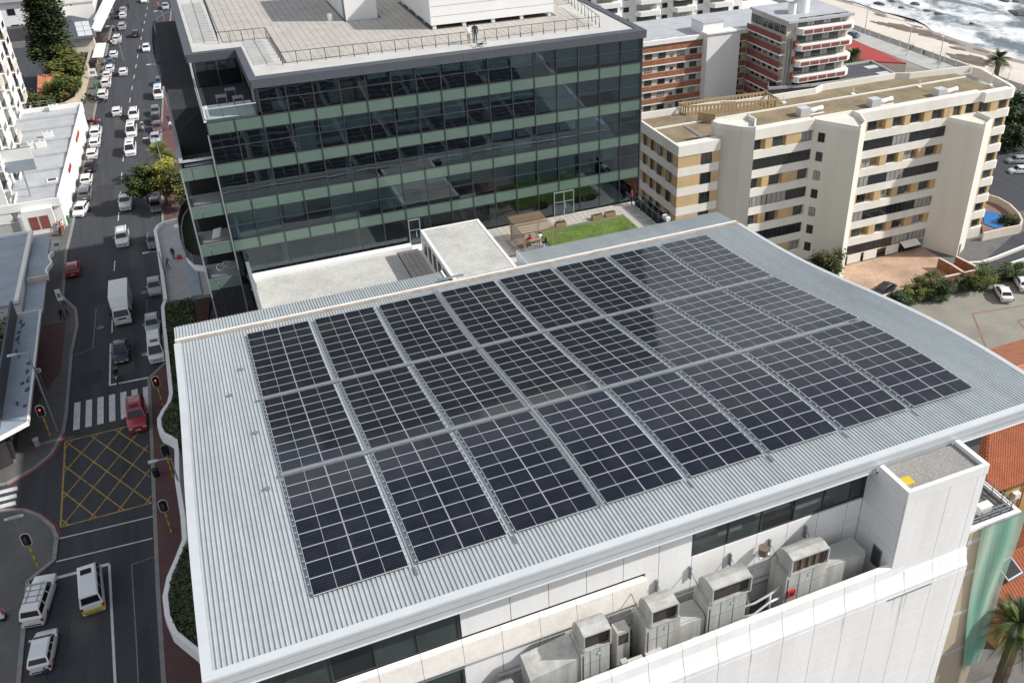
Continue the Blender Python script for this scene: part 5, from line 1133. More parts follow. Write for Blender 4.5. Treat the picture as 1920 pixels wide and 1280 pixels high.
for y in (161.4, 163.6, 165.8, 168, 170.2, 172.2): window(bk, 116.36, y, 9.7, 1.9, 1.7, 2, math.pi/2, 'window_sea')
MB().box(115.2, 160, 8.35, 115.4, 173.0, 9.45).build('brick_band', 'brick_maroon', bk); MB().box(115.1, 160, 8.1, 116.4, 173.0, 8.34).build('floor_edge', 'white_paint', bk)
end = thing('balcony_flats_end', 'seaward end of the brick flats with white balcony fronts and maroon insets', 'building', (125, 159, -9))
for k in range(6):
    z = 11.05-3.3*k
    pol = [(118.4, 159.9), (118.4, 158.6), (119.0, 158.0), (131.2, 158.0), (132.4, 158.8), (132.8, 160), (132.8, 168), (132.05, 168), (132.05, 159.95)]
    MB().prism(pol, z-1.25, z).build('balcony_front', 'white_paint', end)
    for j in range(5): MB().box(119.3+j*2.4, 157.94, z-1.0, 121.4+j*2.4, 157.995, z-0.25).build('maroon_inset', 'brick_maroon', end)
    for j in range(6): window(end, 120+j*2.05, 159.9, z+0.1, 1.9, 1.8, 2, glassm='window_curtain' if j % 2 else 'window_sea')
for x in (117.0, 117.8): MB().tube([(x, 159.7, -9), (x, 159.7, 9.0)], 0.22, 8).build('downpipe', 'galv', end)
for k in range(4): MB().box(118.0, 158.9, 7.2-3.3*k, 119.2, 159.9, 8.3-3.3*k).build('corner_balcony', 'brick_orange', end)
t = thing('rooftop_tank', 'white round water tank on the roof of the brick flats end', 'tank', (123, 165, 12.7)); MB().cyl(123, 165, 12.7, 15.8, 1.7, 18).build('drum', 'white_clean', t); MB().cyl(123, 165, 15.8, 16.2, 1.7, 18, r2=0.5).build('lid', 'white_clean', t)
t = thing('rooftop_drum', 'smaller white drum beside the rooftop water tank', 'tank', (120.4, 164.5, 12.7)); MB().cyl(120.4, 164.5, 12.7, 14.9, 0.9, 14).build('drum', 'white_clean', t); MB().cyl(120.4, 164.5, 14.9, 15.1, 0.9, 14, r2=0.3).build('lid', 'grey_metal', t)
# white flats at the top edge
wf = thing('white_flats', 'white apartment block with rounded balconies at the top edge of the view', 'building', (118, 220, -9))
MB().box(84, 214.8, GZ, 141, 230, 30).build('body', 'white_paint', wf)
for c_, x in enumerate((91, 101.5, 112.5, 123, 134)):
    for k in range(12):
        z = 27.5-2.95*k
        pol = [(x-3.4, 214.79), (x-3.4, 213.4), (x-2.7, 212.6), (x+2.7, 212.6), (x+3.4, 213.4), (x+3.4, 214.79)]
        MB().prism(pol, z-1.15, z).build('balcony_front', 'white_clean', wf)
        window(wf, x, 214.72, z+0.02, 5.6, 1.6, 5, glassm='window_sea' if (k+c_) % 2 else 'window_curtain')
        window(wf, x+5.2, 214.72, z-0.1, 1.5, 1.2, 2, glassm='window_dark')
lb = thing('low_beach_building', 'low pale building with a red awning beside the white flats', 'building', (150, 222, -9)); MB().box(142, 212, GZ, 160, 232, -2).build('wall', 'concrete_light', lb); MB().box(141.5, 211.5, -1.99, 160.5, 232.5, -1.6).build('roof', 'white_clean', lb)
MB().obox((151, 210.6, -4.6), (6, 0, 0), (0, 1.2, 0.4), (0, 0, 0.05)).build('awning', 'red', lb)
for k in range(4): window(lb, 145+k*3.5, 211.95, -8, 2.2, 2.2, 2)
# dark flat-roofed block and red roofed building toward the beach
dk = thing('dark_roof_block', 'dark flat-roofed block with tangled roof equipment in front of the brick flats', 'building', (131, 161, -9))
dp = [tuple(at(*q, -1)[:2]) for q in (zr1(1340, 642), zr2(200, 600), zr2(535, 548), zr2(745, 662), zr2(0, 760), zr1(1330, 790))]
MB().prism(dp, GZ, -1.2).build('walls', 'roof_dark', dk); cxm = sum(q[0] for q in dp)/6; cym = sum(q[1] for q in dp)/6
MB().prism([(cxm+(x-cxm)*0.97, cym+(y-cym)*0.97) for x, y in dp], -1.19, -1.1).build('roof_felt', 'roof_dark', dk)
m = MB()
for (x0, y0), (x1, y1) in zip(dp, dp[1:]+dp[:1]):
    d = Vector((x1-x0, y1-y0)); L = d.length; d /= L; m.obox(((x0+x1)/2, (y0+y1)/2, -0.95), (d.x*L/2, d.y*L/2, 0), (-d.y*0.15, d.x*0.15, 0), (0, 0, 0.28))
m.build('roof_rim', 'concrete', dk)
for q in ((540, 595), (650, 650)):
    p = at(*zr2(*q), -1); MB().box(p.x-1.6, p.y-0.9, -1.09, p.x+1.6, p.y+0.9, -0.95).build('skylight', 'skylight', dk)
t = thing('roof_equipment', 'jumble of silver ducts and fans on the dark flat roof', 'ducts', (129, 158, -1.1))
for k in range(16):
    p = at(*zr2(random.uniform(-20, 200), random.uniform(610, 690)), -0.8); s = random.uniform(0.3, 0.8)
    if k % 3 == 0: MB().cyl(p.x, p.y, -1.09, -0.2+s, s*0.7, 10).build('fan', 'alu', t)
    elif k % 3 == 1: MB().box(p.x-s, p.y-s*0.7, -1.09, p.x+s, p.y+s*0.7, -0.4+s*0.5).build('unit', 'white_clean', t)
    else: MB().tube([(p.x, p.y, -0.9), (p.x+1.2, p.y+0.4, -0.5), (p.x+1.6, p.y+1.2, -0.6), (p.x+1.6, p.y+1.2, -1.05)], 0.22, 7).build('duct', 'duct', t)
rr_ = thing('red_roof_hall', 'long low building with a flat red roof beside the beach road', 'building', (159, 186, -9))
rp = [tuple(at(*q, -5)[:2]) for q in (zr2(250, 300), zr2(850, 565), zr2(545, 548), zr2(250, 520))]
MB().prism(rp, GZ, -5.2).build('walls', 'cream_wall', rr_); MB().prism([(x, y) for x, y in rp], -5.19, -4.9).build('roof', 'red_roof', rr_)
# pool terrace and yard walls right of the cream flats
def z4r(x, y): return (1500+x*.2657, 160+y*.2657)
pl = thing('pool_terrace', 'small blue swimming pool inside a curved cream wall beside the flats', 'pool', (124, 103, -8.6))
pp = [tuple(at(*z4r(*q), -8.3)[:2]) for q in ((1290, 900), (1335, 885), (1400, 900), (1440, 935), (1440, 985), (1380, 1008), (1300, 975))]
MB().prism(pp, -8.55, -8.3).build('water', 'pool', pl)
dk2 = [tuple(at(*z4r(*q), -8.4)[:2]) for q in ((1270, 840), (1340, 810), (1440, 870), (1500, 930), (1520, 970), (1290, 1035))]
MB().prism(dk2, -8.75, -8.42).build('deck', 'red_court', pl)
wl_ = [at(*z4r(*q), -7.2) for q in ((1330, 770), (1400, 790), (1480, 835), (1545, 900), (1570, 950), (1555, 985), (1420, 1010), (1295, 1040))]
m = MB()
for a, b in zip(wl_[:-1], wl_[1:]):
    d = b-a; L = d.length; d.normalize(); m.obox(((a.x+b.x)/2, (a.y+b.y)/2, -8.0), d*L/2, Vector((-d.y, d.x, 0))*0.15, (0, 0, 0.8))
m.build('wall', 'cream_wall', pl)
def wall(name, label, pts, z0, z1, matn, th=0.14, coping=None, cat='wall'):
    t = thing(name, label, cat, (pts[0].x, pts[0].y, z0)); m = MB(); c = MB()
    for a, b in zip(pts[:-1], pts[1:]):
        d = Vector((b.x-a.x, b.y-a.y, 0)); L = d.length; d.normalize(); n_ = Vector((-d.y, d.x, 0)); mid = Vector(((a.x+b.x)/2, (a.y+b.y)/2, (z0+z1)/2))
        m.obox(mid, d*L/2, n_*th, (0, 0, (z1-z0)/2)); c.obox(Vector((mid.x, mid.y, z1+0.05)), d*(L/2+0.02), n_*(th+0.04), (0, 0, 0.05))
    m.build('wall_face', matn, t)
    c.build('coping', coping or matn, t); return t
def z8r(x, y): return (1680+x*.1875, 380+y*.1875)
wall('garden_wall', 'red brick garden wall between the brick yard and the car park', [at(*z8r(x, y), -7.2) for x, y in ((-200, 960), (100, 850), (440, 755), (730, 690), (870, 660))], -8.8, -7.2, 'brick_orange', coping='cream_wall')
wall('yard_wall', 'red brick yard wall with stepped top beside the cream stair tower', [at(*z8r(x, y), -7.0) for x, y in ((600, 545), (790, 640))], -8.8, -6.9, 'brick_orange', coping='cream_wall')
wall('yard_wall', 'red brick yard wall enclosing the bin area under the stair tower', [at(*z8r(x, y), -7.0) for x, y in ((430, 560), (560, 630), (670, 700))], -8.8, -6.9, 'brick_orange', coping='cream_wall')
wall('drive_wall', 'low white-topped wall curving along the driveway below the pool', [at(*z8r(x, y), -8.3) for x, y in ((720, 605), (850, 600), (1000, 550), (1150, 490), (1300, 430))], -9.0, -8.2, 'cream_wall', coping='white_paint')
wall('drive_wall', 'straight low white wall across the driveway from the pool', [at(*z8r(x, y), -8.3) for x, y in ((1080, 632), (1290, 565))], -9.0, -8.2, 'cream_wall', coping='white_paint')

# ---------------------------------------------------------------- bottom right: tan wall with green net, houses, paving
nb = thing('netted_building', 'tan building with stained wall and a roof terrace right of the white tower', 'building', (40, 33, 0))
NY = 31.0
MB().box(36.95, NY, T(40)-0.5, 45.45, 38, 15.75).build('wall', 'tan_wall', nb)
for z in (3.2, 7.4, 11.5, 14.6): MB().box(36.95, NY-0.04, z, 45.4, NY-0.001, z+0.28).build('string_course', 'concrete_light', nb)
MB().box(40.9, NY-0.10, 2.6, 41.15, NY-0.045, 15.7).build('downpipe', 'timber_dark', nb)
m = MB(); m.box(36.9, NY-0.05, 15.76, 45.6, NY+0.25, 16.05); m.box(45.3, NY+0.251, 15.76, 45.6, 38, 16.05); m.build('parapet', 'white_paint', nb)
MB().box(37.0, NY+0.26, 15.76, 45.29, 38, 15.8).build('roof_paving', 'paving', nb)
railing(nb, [(41.5, NY+0.4), (45.1, NY+0.4), (45.1, 37.5)], 15.8, 1.0, 0.9, 'grey_metal', 0.04, (1.0, 0.6, 0.3))
t = thing('roof_box', 'white box standing on the roof terrace by the netted wall', 'box', (43.4, NY+1.2, 15.8)); MB().box(42.9, NY+0.9, 15.8, 43.9, NY+1.4, 16.4).build('casing', 'white_clean', t); MB().box(42.87, NY+0.87, 16.4, 43.93, NY+1.43, 16.45).build('lid', 'white_clean', t)
def net_mat():
    m_ = bpy.data.materials.new('net_mesh'); m_.use_nodes = True; nt = m_.node_tree; b = nt.nodes['Principled BSDF']
    geo = nt.nodes.new('ShaderNodeNewGeometry'); mp = nt.nodes.new('ShaderNodeMapping'); mp.inputs['Scale'].default_value = (1, 1, 0.15); nt.links.new(geo.outputs['Position'], mp.inputs[0])
    n = nt.nodes.new('ShaderNodeTexNoise'); n.inputs['Scale'].default_value = 0.8; n.inputs['Detail'].default_value = 7; nt.links.new(mp.outputs[0], n.inputs['Vector'])
    nt.links.new(ramp2(nt, n.outputs['Fac'], (0.13, 0.42, 0.31), (0.46, 0.62, 0.51), 0.3, 0.62), b.inputs['Base Color']); b.inputs['Roughness'].default_value = 0.8
    nt.links.new(ramp2(nt, n.outputs['Fac'], (0.84,)*3, (0.58,)*3, 0.3, 0.75), b.inputs['Alpha']); MATS['net_mesh'] = m_
net_mat()
net = thing('green_net', 'green scaffold netting hung down the tan wall right of the white tower', 'net', (43, NY-0.4, T(43)))
m = MB(); nu, nv = 14, 26; P = []
for j in range(nv+1):
    v = j/nv; z = 16.1-(16.1-0.9)*v; x0 = 42.0+2.2*v**1.3; x1 = 45.85+0.12*math.sin(v*9)
    P.append([(x0+(x1-x0)*i/nu, NY-0.2-0.06*math.sin(i*0.9+v*2.2)-0.05*math.sin(v*9+i*0.6), z+0.05*math.sin(i*2.1)) for i in range(nu+1)])
for j in range(nv):
    for i in range(nu): m.quad(P[j][i], P[j][i+1], P[j+1][i+1], P[j+1][i])
m.build('netting', 'net_mesh', net, smooth=True)
MB().tube([(42.2, NY-0.25, 16.12), (45.8, NY-0.25, 16.12)], 0.05, 6).build('top_pole', 'grey_metal', net)
# square paving stones at the wall foot
pvg = tag(MB().box(38, 22, -2.2, 62, 31, T(46)-0.9).build('forecourt', 'tile_joint'), kind='structure')
zf = T(46)-0.9
for i in range(22):
    for j in range(12): MB().box(40.2+i*0.72, 22.6+j*0.7, zf+0.001, 40.2+i*0.72+0.62, 22.6+j*0.7+0.6, zf+0.04).build('paving_stone', 'tile_pale', pvg)
def tiled_roof(parent, p00, p10, p11, p01, matn, course=0.36):      # eave p00-p10, ridge p01-p11: overlapping tile courses
    p00, p10, p11, p01 = map(Vector, (p00, p10, p11, p01)); L = (p01-p00).length; n = max(2, int(L/course)); nrm = (p10-p00).cross(p01-p00).normalized()
    if nrm.z < 0: nrm = -nrm
    for k in range(n):
        a, b = k/n, (k+1)/n+0.15/n; l0, r0 = p00.lerp(p01, a), p10.lerp(p11, a); l1, r1 = p00.lerp(p01, min(b, 1)), p10.lerp(p11, min(b, 1)); m = MB(); w_ = max(2, int((r0-l0).length/0.3)); pts0, pts1 = [], []
        for i in range(w_*2+1):
            t = i/(w_*2); h = 0.05 if i % 2 else 0.0; pts0.append(l0.lerp(r0, t)+nrm*(0.07+h)); pts1.append(l1.lerp(r1, t)+nrm*(0.02+h))
        for i in range(w_*2): m.quad(pts0[i], pts0[i+1], pts1[i+1], pts1[i])
        m.quad(l0, r0, r0+nrm*0.07, l0+nrm*0.07)
        m.build('tile_course', matn, parent)
h1 = thing('orange_tiled_house', 'house with sunlit orange tiled roof beside the car park', 'house', (84, 60, -8))
e0, e1, r0, r1 = at(1800, 660, -1.0), at(1950, 612, -1.0), at(1905, 790, 2.8), at(2030, 740, 2.8)
tiled_roof(h1, r0+Vector((0, 0, -3.4)), r1+Vector((0, 0, -3.4)), r1, r0, 'tile_orange') if False else None
A1, B1 = (75.5, 63.2), (93.0, 63.2)
tiled_roof(h1, (93, 66.2, -2.2), (75, 66.2, -2.2), (75, 57.5, 2.2), (93, 57.5, 2.2), 'tile_orange'); tiled_roof(h1, (75, 48.8, -2.2), (93, 48.8, -2.2), (93, 57.5, 2.2), (75, 57.5, 2.2), 'tile_orange')
MB().box(75.6, 49.4, -9, 92.4, 65.6, -2.3).build('walls', 'house_wall', h1); MB().box(75, 57.35, 2.15, 93, 57.65, 2.4).build('ridge', 'tile_orange', h1)
h2 = thing('rust_tiled_house', 'ochre walled house with rust-red tiled roof right of the white tower', 'house', (64, 47, -5))
EZ = 2.0
tiled_roof(h2, (58.6, 43.6, EZ), (78, 43.6, EZ), (78, 49, EZ+3.4), (63.5, 49, EZ+3.4), 'tile_rust'); tiled_roof(h2, (58.6, 54.4, EZ), (58.6, 43.6, EZ), (63.5, 49, EZ+3.4), (63.5, 49.01, EZ+3.4), 'tile_rust'); tiled_roof(h2, (78, 54.4, EZ), (58.6, 54.4, EZ), (63.5, 49, EZ+3.4), (78, 49, EZ+3.4), 'tile_rust')
MB().box(59.4, 44.4, -7, 77.5, 53.6, EZ-0.05).build('walls', 'house_wall', h2); MB().tube([(63.5, 49, EZ+3.5), (78, 49, EZ+3.5)], 0.14, 8).build('ridge_tiles', 'tile_rust', h2)
for x in (61.4, 66.5, 71): window(h2, x, 44.37, -0.7, 1.5, 1.6, 3, glassm='window_curtain')
MB().box(63.2, 43.9, -0.4, 63.9, 44.38, 0.2).build('air_unit', 'white_clean', h2)
MB().tube([(64.6, 44.3, -5), (64.6, 44.3, EZ)], 0.06, 6).build('downpipe', 'tile_rust', h2)
h3 = thing('rust_annex', 'lower annex with rust-red tiled roof behind the palm', 'house', (58, 37, -4))
tiled_roof(h3, (50.5, 32.6, -0.6), (66, 32.6, -0.6), (66, 37.5, 2.2), (50.5, 37.5, 2.2), 'tile_rust'); tiled_roof(h3, (66, 42.4, -0.6), (50.5, 42.4, -0.6), (50.5, 37.5, 2.2), (66, 37.5, 2.2), 'tile_rust'); MB().box(51.2, 33.2, -6, 65.5, 41.8, -0.65).build('walls', 'house_wall', h3)
t = thing('roof_window', 'dark roof window standing out of the rust tiles beside the net', 'window', (50.8, 36, 0.5)); p = at(1891, 1072, 1.6); MB().obox((p.x, p.y, 1.9), (0.9, 0.1, 0), (-0.06, 0.7, 0.3), (0, 0, 0.12)).build('frame', 'grey_metal', t); MB().obox((p.x, p.y, 2.04), (0.78, 0.09, 0), (-0.05, 0.6, 0.26), (0, 0, 0.01)).build('pane', 'window_dark', t)
# ---------------------------------------------------------------- left side of the street
def flats_left(name, label, x, y0, y1, zt, seed):
    t = thing(name, label, 'building', (x-5, (y0+y1)/2, 0)); q = random.Random(seed)
    MB().box(x-14, y0, 0, x, y1, zt).build('body', 'white_paint', t); n = int((y1-y0)/5.2); st = (y1-y0)/n
    for k in range(int(zt/2.95)):
        z = 1.2+2.95*k
        for i in range(n):
            yc = y0+st*(i+0.5)
            if i % 2 == 0:
                MB().box(x, yc-st*0.42, z-0.3, x+0.85, yc+st*0.42, z-0.12).build('balcony_slab', 'white_paint', t); MB().box(x+0.72, yc-st*0.42, z-0.11, x+0.85, yc+st*0.42, z+0.85).build('balcony_front', 'white_clean' if q.random() < 0.8 else 'cream_wall', t)
                window(t, x+0.05, yc, z, 3.2, 1.9, 4, math.pi/2, 'window_curtain' if q.random() < 0.5 else 'window_dark')
            else: window(t, x+0.05, yc, z+0.4, 2.6, 1.3, 3, math.pi/2, 'window_curtain' if q.random() < 0.6 else 'window_sea')
        MB().box(x, y0, z-0.62, x+0.12, y1, z-0.34).build('floor_band', 'cream_wall', t)
    MB().box(x-14.2, y0-0.2, zt, x+0.4, y1+0.2, zt+0.5).build('roof', 'concrete_light', t); return t
flats_left('white_street_flats', 'white balcony flats at the far left above the grey shop roof', -26.6, 146, 172, 27, 1)
flats_left('white_street_flats', 'cream-white flats with deep balconies at the far left behind the first block', -28.6, 176, 212, 27, 2)
# shop with stepped grey roof
sh = thing('grey_roof_shop', 'single storey corner shop with stepped pale grey sheet roof and white fascia', 'shop', (-23, 168, 0))
MB().prism([(-34, 147), (-20.1, 146.2), (-17.7, 192), (-34, 193)], 0.1, 4.3).build('walls', 'white_paint', sh)
ysp = [146.4, 152.5, 159.5, 166.5, 173.8, 180.6, 187.2, 192]
for k, (a, b) in enumerate(zip(ysp[:-1], ysp[1:])):
    xa, xb = -20.4+(a-146.2)*0.0524, -20.4+(b-146.2)*0.0524
    m = MB(); z0, z1 = 4.75, 4.4
    m.quad((-34, a+0.02, z0), (xa, a+0.02, z0), (xb, b, z1), (-34, b, z1)); m.quad((-34, a+0.02, 4.3), (xa, a+0.02, 4.3), (xa, a+0.02, z0), (-34, a+0.02, z0)); m.build('roof_sheet', 'roof_grey', sh)
m = MB(); m.obox((-18.85, 169.1, 4.35), (1.2, 22.9, 0), (0.14, -0.007, 0), (0, 0, 0.75)); m.box(-34, 192.0, 4.3, -17.7, 192.4, 5.1); m.box(-34, 145.9, 3.7, -20.0, 146.2, 4.9); m.build('fascia', 'white_clean', sh)
for k, (y, l) in enumerate(((176, 5), (160.5, 3.2))): MB().obox((-20.1+(y-146.2)*0.0524+0.30, y, 4.0), (0.052*l/2, l/2, 0), (0.03, 0, 0), (0, 0, 0.32)).build('red_sign', 'red', sh)
MB().box(-25.2, 145.0, 0.1, -21.2, 145.89, 3.9).build('front_porch', 'white_paint', sh)
for x in (-23.9, -22.5): MB().box(x-0.6, 144.93, 0.9, x+0.55, 144.99, 2.9).build('display_window', 'brick_maroon', sh)
MB().box(-25.6, 144.0, 0.1, -25.22, 146, 3.6).build('side_screen', 'roof_grey', sh)
wall('boundary_wall', 'pale boundary wall below the grey shop roof', [Vector((-40, 146.0, 0)), Vector((-25.6, 144.6, 0))], 0.1, 2.6, 'concrete_light')
def ac_unit(x, y, z, lab, grp='air conditioners on the shop roof'):
    t = thing('roof_air_conditioner', lab, 'air conditioner', (x, y, z), grp); MB().box(x-0.75, y-0.4, z, x+0.75, y+0.4, z+1.05).build('casing', 'white_clean', t)
    for dx in (-0.35, 0.35): o = MB(); o.cyl(x+dx, y, z+1.05, z+1.07, 0.28, 14); o.build('fan_guard', 'grey_metal', t)
def zl3(x, y): return (x*0.2031, 180+y*0.2031)
for (q, lab) in (((450, 380), 'single white air conditioner highest on the grey shop roof'), ((315, 475), 'left of a pair of white air conditioners on the shop roof'), ((385, 468), 'right of a pair of white air conditioners on the shop roof'), ((262, 595), 'white air conditioner lowest on the grey shop roof, beside a hatch'), ((500, 130), 'white air conditioner by the back edge of the grey shop roof')):
    p = at(*zl3(*q), 4.6); ac_unit(p.x, p.y, 4.55, lab)
for k, (q, lab) in enumerate((((165, 570), 'dark roof hatch beside the white flats'), ((485, 785), 'small square dark hatch near the shop fascia'), ((45, 970), 'dark roof hatch at the front left of the shop roof'))):
    p = at(*zl3(*q), 4.6); t = thing('roof_hatch', lab, 'hatch', (p.x, p.y, 4.6), 'hatches in the shop roof'); MB().box(p.x-0.75, p.y-0.7, 4.5, p.x+0.75, p.y+0.7, 4.85).build('frame', 'white_clean', t); MB().box(p.x-0.55, p.y-0.5, 4.851, p.x+0.55, p.y+0.5, 4.88).build('lid', 'roof_dark', t)
# big sign on a pole
p = at(*zl3(372, 1180), 0.13); t = thing('pole_sign', 'tall pole sign with white over dark blue panel beside the corner shop', 'sign', (p.x, p.y, 0.13)); MB().tube([(p.x, p.y, 0.13), (p.x, p.y, 9.0)], 0.13, 8).build('pole', 'galv', t)
MB().box(p.x-1.9, p.y-0.15, 8.6, p.x+1.9, p.y+0.15, 10.3).build('lower_panel', 'roof_blue', t); MB().box(p.x-1.9, p.y-0.15, 10.301, p.x+1.9, p.y+0.15, 12.0).build('upper_panel', 'white_clean', t); MB().box(p.x-2.0, p.y-0.1, 12.0, p.x+2.0, p.y+0.1, 12.1).build('frame', 'grey_metal', t)
# corner shop fruit display
t = thing('shop_display', 'row of orange and green goods along the corner shop porch', 'display', (-20.6, 146.5, 0.13))
for k in range(6): MB().box(-20.95+0.05*k, 144.6+k*0.9, 0.13, -20.35+0.05*k, 145.4+k*0.9, 1.0+0.2*(k % 2)).build('crate', ('brick_orange', 'leaf_mid', 'carton')[k % 3], t)
t = thing('orange_bin', 'orange bin at the corner of the shop porch', 'bin', (-20.8, 143.4, 0.13)); MB().cyl(-20.8, 143.4, 0.13, 0.9, 0.28, 12, r2=0.33).build('tub', 'brick_orange', t); MB().cyl(-20.8, 143.4, 0.9, 0.98, 0.36, 12).build('lid', 'brick_orange', t)
# roofs with canopy further along
cs = thing('canopied_shops', 'row of shops with pale blue flat roof and stepped pavement canopies', 'shop', (-25, 112, 0))
MB().box(-40, 114.3, 0.1, -23.2, 134.6, 4.55).build('walls', 'white_paint', cs); MB().box(-40, 114.1, 4.56, -23.15, 134.9, 4.75).build('roof', 'roof_blue', cs)
for k in range(5): MB().box(-40, 116.5+k*3.8, 4.751, -23.5, 116.6+k*3.8, 4.79).build('roof_seam', 'roof_grey', cs)
m = MB(); m.obox((-23.2, 124.5, 4.9), (0.2, 10.3, 0), (0.24, 0, 0), (0, 0, 0.22)); m.box(-40, 134.6, 4.76, -23.4, 134.95, 5.1); m.build('parapet', 'white_clean', cs)
wv = [(-22.9, 121.6), (-20.55, 121.6), (-20.75, 122.4), (-20.65, 123.4), (-20.3, 124.4), (-20.25, 125.2), (-20.55, 126.2), (-20.6, 127.0), (-20.2, 128.2), (-22.9, 127.8)]
MB().prism(wv, 3.9, 4.3).build('canopy', 'roof_blue', cs)
m = MB()
for (x0, y0), (x1, y1) in zip(wv[1:9], wv[2:9]+[wv[8]]):
    d = Vector((x1-x0, y1-y0)); L = d.length
    if L < 0.01: continue
    d /= L; m.obox(((x0+x1)/2, (y0+y1)/2, 4.2), (d.x*L/2, d.y*L/2, 0), (-d.y*0.12, d.x*0.12, 0), (0, 0, 0.25))
m.build('canopy_rim', 'white_clean', cs)
MB().prism([(-22.9, 127.9), (-20.9, 128.3), (-20.75, 133.2), (-21.2, 134.3), (-22.9, 134.6)], 3.75, 4.1).build('canopy', 'roof_blue', cs)
MB().box(-22.9, 112.6, 3.5, -20.85, 121.2, 3.75).build('canopy', 'roof_blue', cs); MB().box(-22.95, 121.25, 3.6, -20.5, 121.6, 4.32).build('canopy_rim', 'cream_wall', cs)
MB().box(-23.35, 88.6, 3.95, -21.05, 112.2, 4.2).build('canopy', 'roof_blue', cs); MB().box(-21.05, 88.5, 3.9, -20.85, 112.4, 4.26).build('canopy_rim', 'white_clean', cs); MB().box(-23.4, 112.2, 3.9, -21.05, 112.5, 4.26).build('canopy_rim', 'cream_wall', cs)
MB().prism([(-21.05, 88.58), (-23.35, 88.58), (-30, 85.2), (-30, 82.9), (-23.4, 86.9)], 3.95, 4.2).build('canopy', 'roof_blue', cs)
m = MB(); a, b = Vector((-20.9, 88.6)), Vector((-30, 82.7)); d = b-a; L = d.length; d.normalize(); m.obox(((a.x+b.x)/2, (a.y+b.y)/2, 4.08), (d.x*L/2, d.y*L/2, 0), (-d.y*0.1, d.x*0.1, 0), (0, 0, 0.2)); m.build('canopy_rim', 'white_clean', cs)
for k in range(26):
    far = k < 13; x = (-23.0+abs(random.gauss(0, 0.28))) if far else (-21.35-abs(random.gauss(0, 0.3))); y = random.uniform(101.5, 110.8) if far else random.uniform(90, 101); n_ = 9; m = MB(); r1_ = random.uniform(0.15, 0.55)
    ring = [(max(-23.3, min(-21.08, x+0.55*r1_*random.uniform(0.5, 1.2)*math.cos(t*2*math.pi/n_))), y+r1_*random.uniform(0.5, 1.3)*math.sin(t*2*math.pi/n_)) for t in range(n_)]
    for i in range(n_): m.tri((x, y, 4.203+0.0004*k), (*ring[i], 4.203+0.0004*k), (*ring[(i+1) % n_], 4.203+0.0004*k))
    m.build('mould_patch', 'roof_dark', cs)
MB().box(-23.6, 89, 0.1, -23.36, 112, 6.2).build('upper_wall', 'slate_metal', cs); MB().box(-23.35, 88.9, 0.13, -23.2, 112, 3.9).build('shopfront', 'shop_glass', cs)
MB().obox((-26.5, 86.6, 2.0), (3.2, 1.7, 0), (0.05, -0.09, 0), (0, 0, 1.8)).build('shopfront', 'shop_glass', cs); MB().obox((-25.3, 86.75, 2.9), (1.6, 0.85, 0), (0.03, -0.05, 0), (0, 0, 0.35)).build('shop_sign', 'black', cs)
for k in range(5): MB().obox((-26.3+k*0.42, 86.13+k*0.225, 2.9), (0.14, 0.075, 0), (0.02, -0.035, 0), (0, 0, 0.10+0.08*(k % 2))).build('sign_letter', 'white_clean', cs)
# garden behind the dark wall
gs = MB()
def gpt(): return Vector((random.uniform(-33, -24.2), random.uniform(92, 113.5), abs(random.gauss(2.2, 1.4))))
leaf_cloud(gs, gpt, 6000, 0.3, lambda k: k % 3); tag(gs.build('garden_shrubs', ['leaf_dark', 'leaf_mid', 'leaf_olive']), 'dense garden shrubs behind the dark shop wall at the left edge', 'shrubs', kind='stuff')
tag(sheet('yard', [(-60, 205), (-21.5, 205), (-17.5, 262), (-60, 262)], 0.15, 'asphalt'), kind='structure')
# houses at the top left
hw = thing('gabled_white_house', 'white gabled house with small windows behind the tall conifer', 'house', (-38, 285, 0))
MB().box(-52, 272, 0, -26, 300, 9).build('walls', 'white_paint', hw)
for x in (-47, -41, -34.5, -29.5):
    for z in (2.0, 5.8): window(hw, x, 271.95, z, 1.7, 1.5, 2, glassm='window_dark')
for x in (-44, -32): 
    m = MB(); m.loft([[(x-5, 271, 9), (x+5, 271, 9), (x, 271, 14)], [(x-5, 300, 9), (x+5, 300, 9), (x, 300, 14)]]); m.build('gable_roof', 'roof_grey', hw)
MB().box(-52, 269, 0, -30, 271.9, 3.2).build('veranda', 'roof_dark', hw)
hd = thing('slate_roof_house', 'house with dark slate hip roof and a roof patch of glass beside the street', 'house', (-20, 256, 0))
MB().box(-25, 250.5, 0.13, -16.6, 266, 3.6).build('walls', 'cream_wall', hd); m = MB(); m.loft([[(-25.8, 249.3, 3.6), (-15.8, 249.3, 3.6), (-15.8, 267, 3.6), (-25.8, 267, 3.6)], [(-21.5, 256, 6.6), (-20.5, 256, 6.6), (-20.5, 261, 6.6), (-21.5, 261, 6.6)]]); m.build('roof', 'slate_metal', hd)
m = MB()
for i in range(2):
    for j in range(3):
        a = Vector((-15.8, 249.3, 3.62)); 
        q0 = Vector((-19.6+i*1.6-j*0.15, 250.1+j*1.7, 3.66+(0.8+j*1.7)*0.447)); MB().quad(q0, q0+Vector((1.5, 0, 0)), q0+Vector((1.4, 1.6, 0.72)), q0+Vector((-0.1, 1.6, 0.72))).build('glass_roof_pane', 'skylight', hd)
wr_ = thing('white_walkway_roof', 'long white louvred roof along the pavement at the top left', 'roof', (-14, 280, 0))
MB().prism([(-17.6, 255.2), (-14.9, 254.2), (-9.0, 312), (-12.2, 312)], 3.6, 3.9).build('deck', 'white_clean', wr_)
for k in range(26): y = 257+k*2.1; x = -16.1+(y-255)*0.101; MB().obox((x, y, 4.15), (1.0, 0.45, 0.0), (-0.08, 0.2, 0), (0, 0, 0.16)).build('louvre', 'white_clean', wr_)
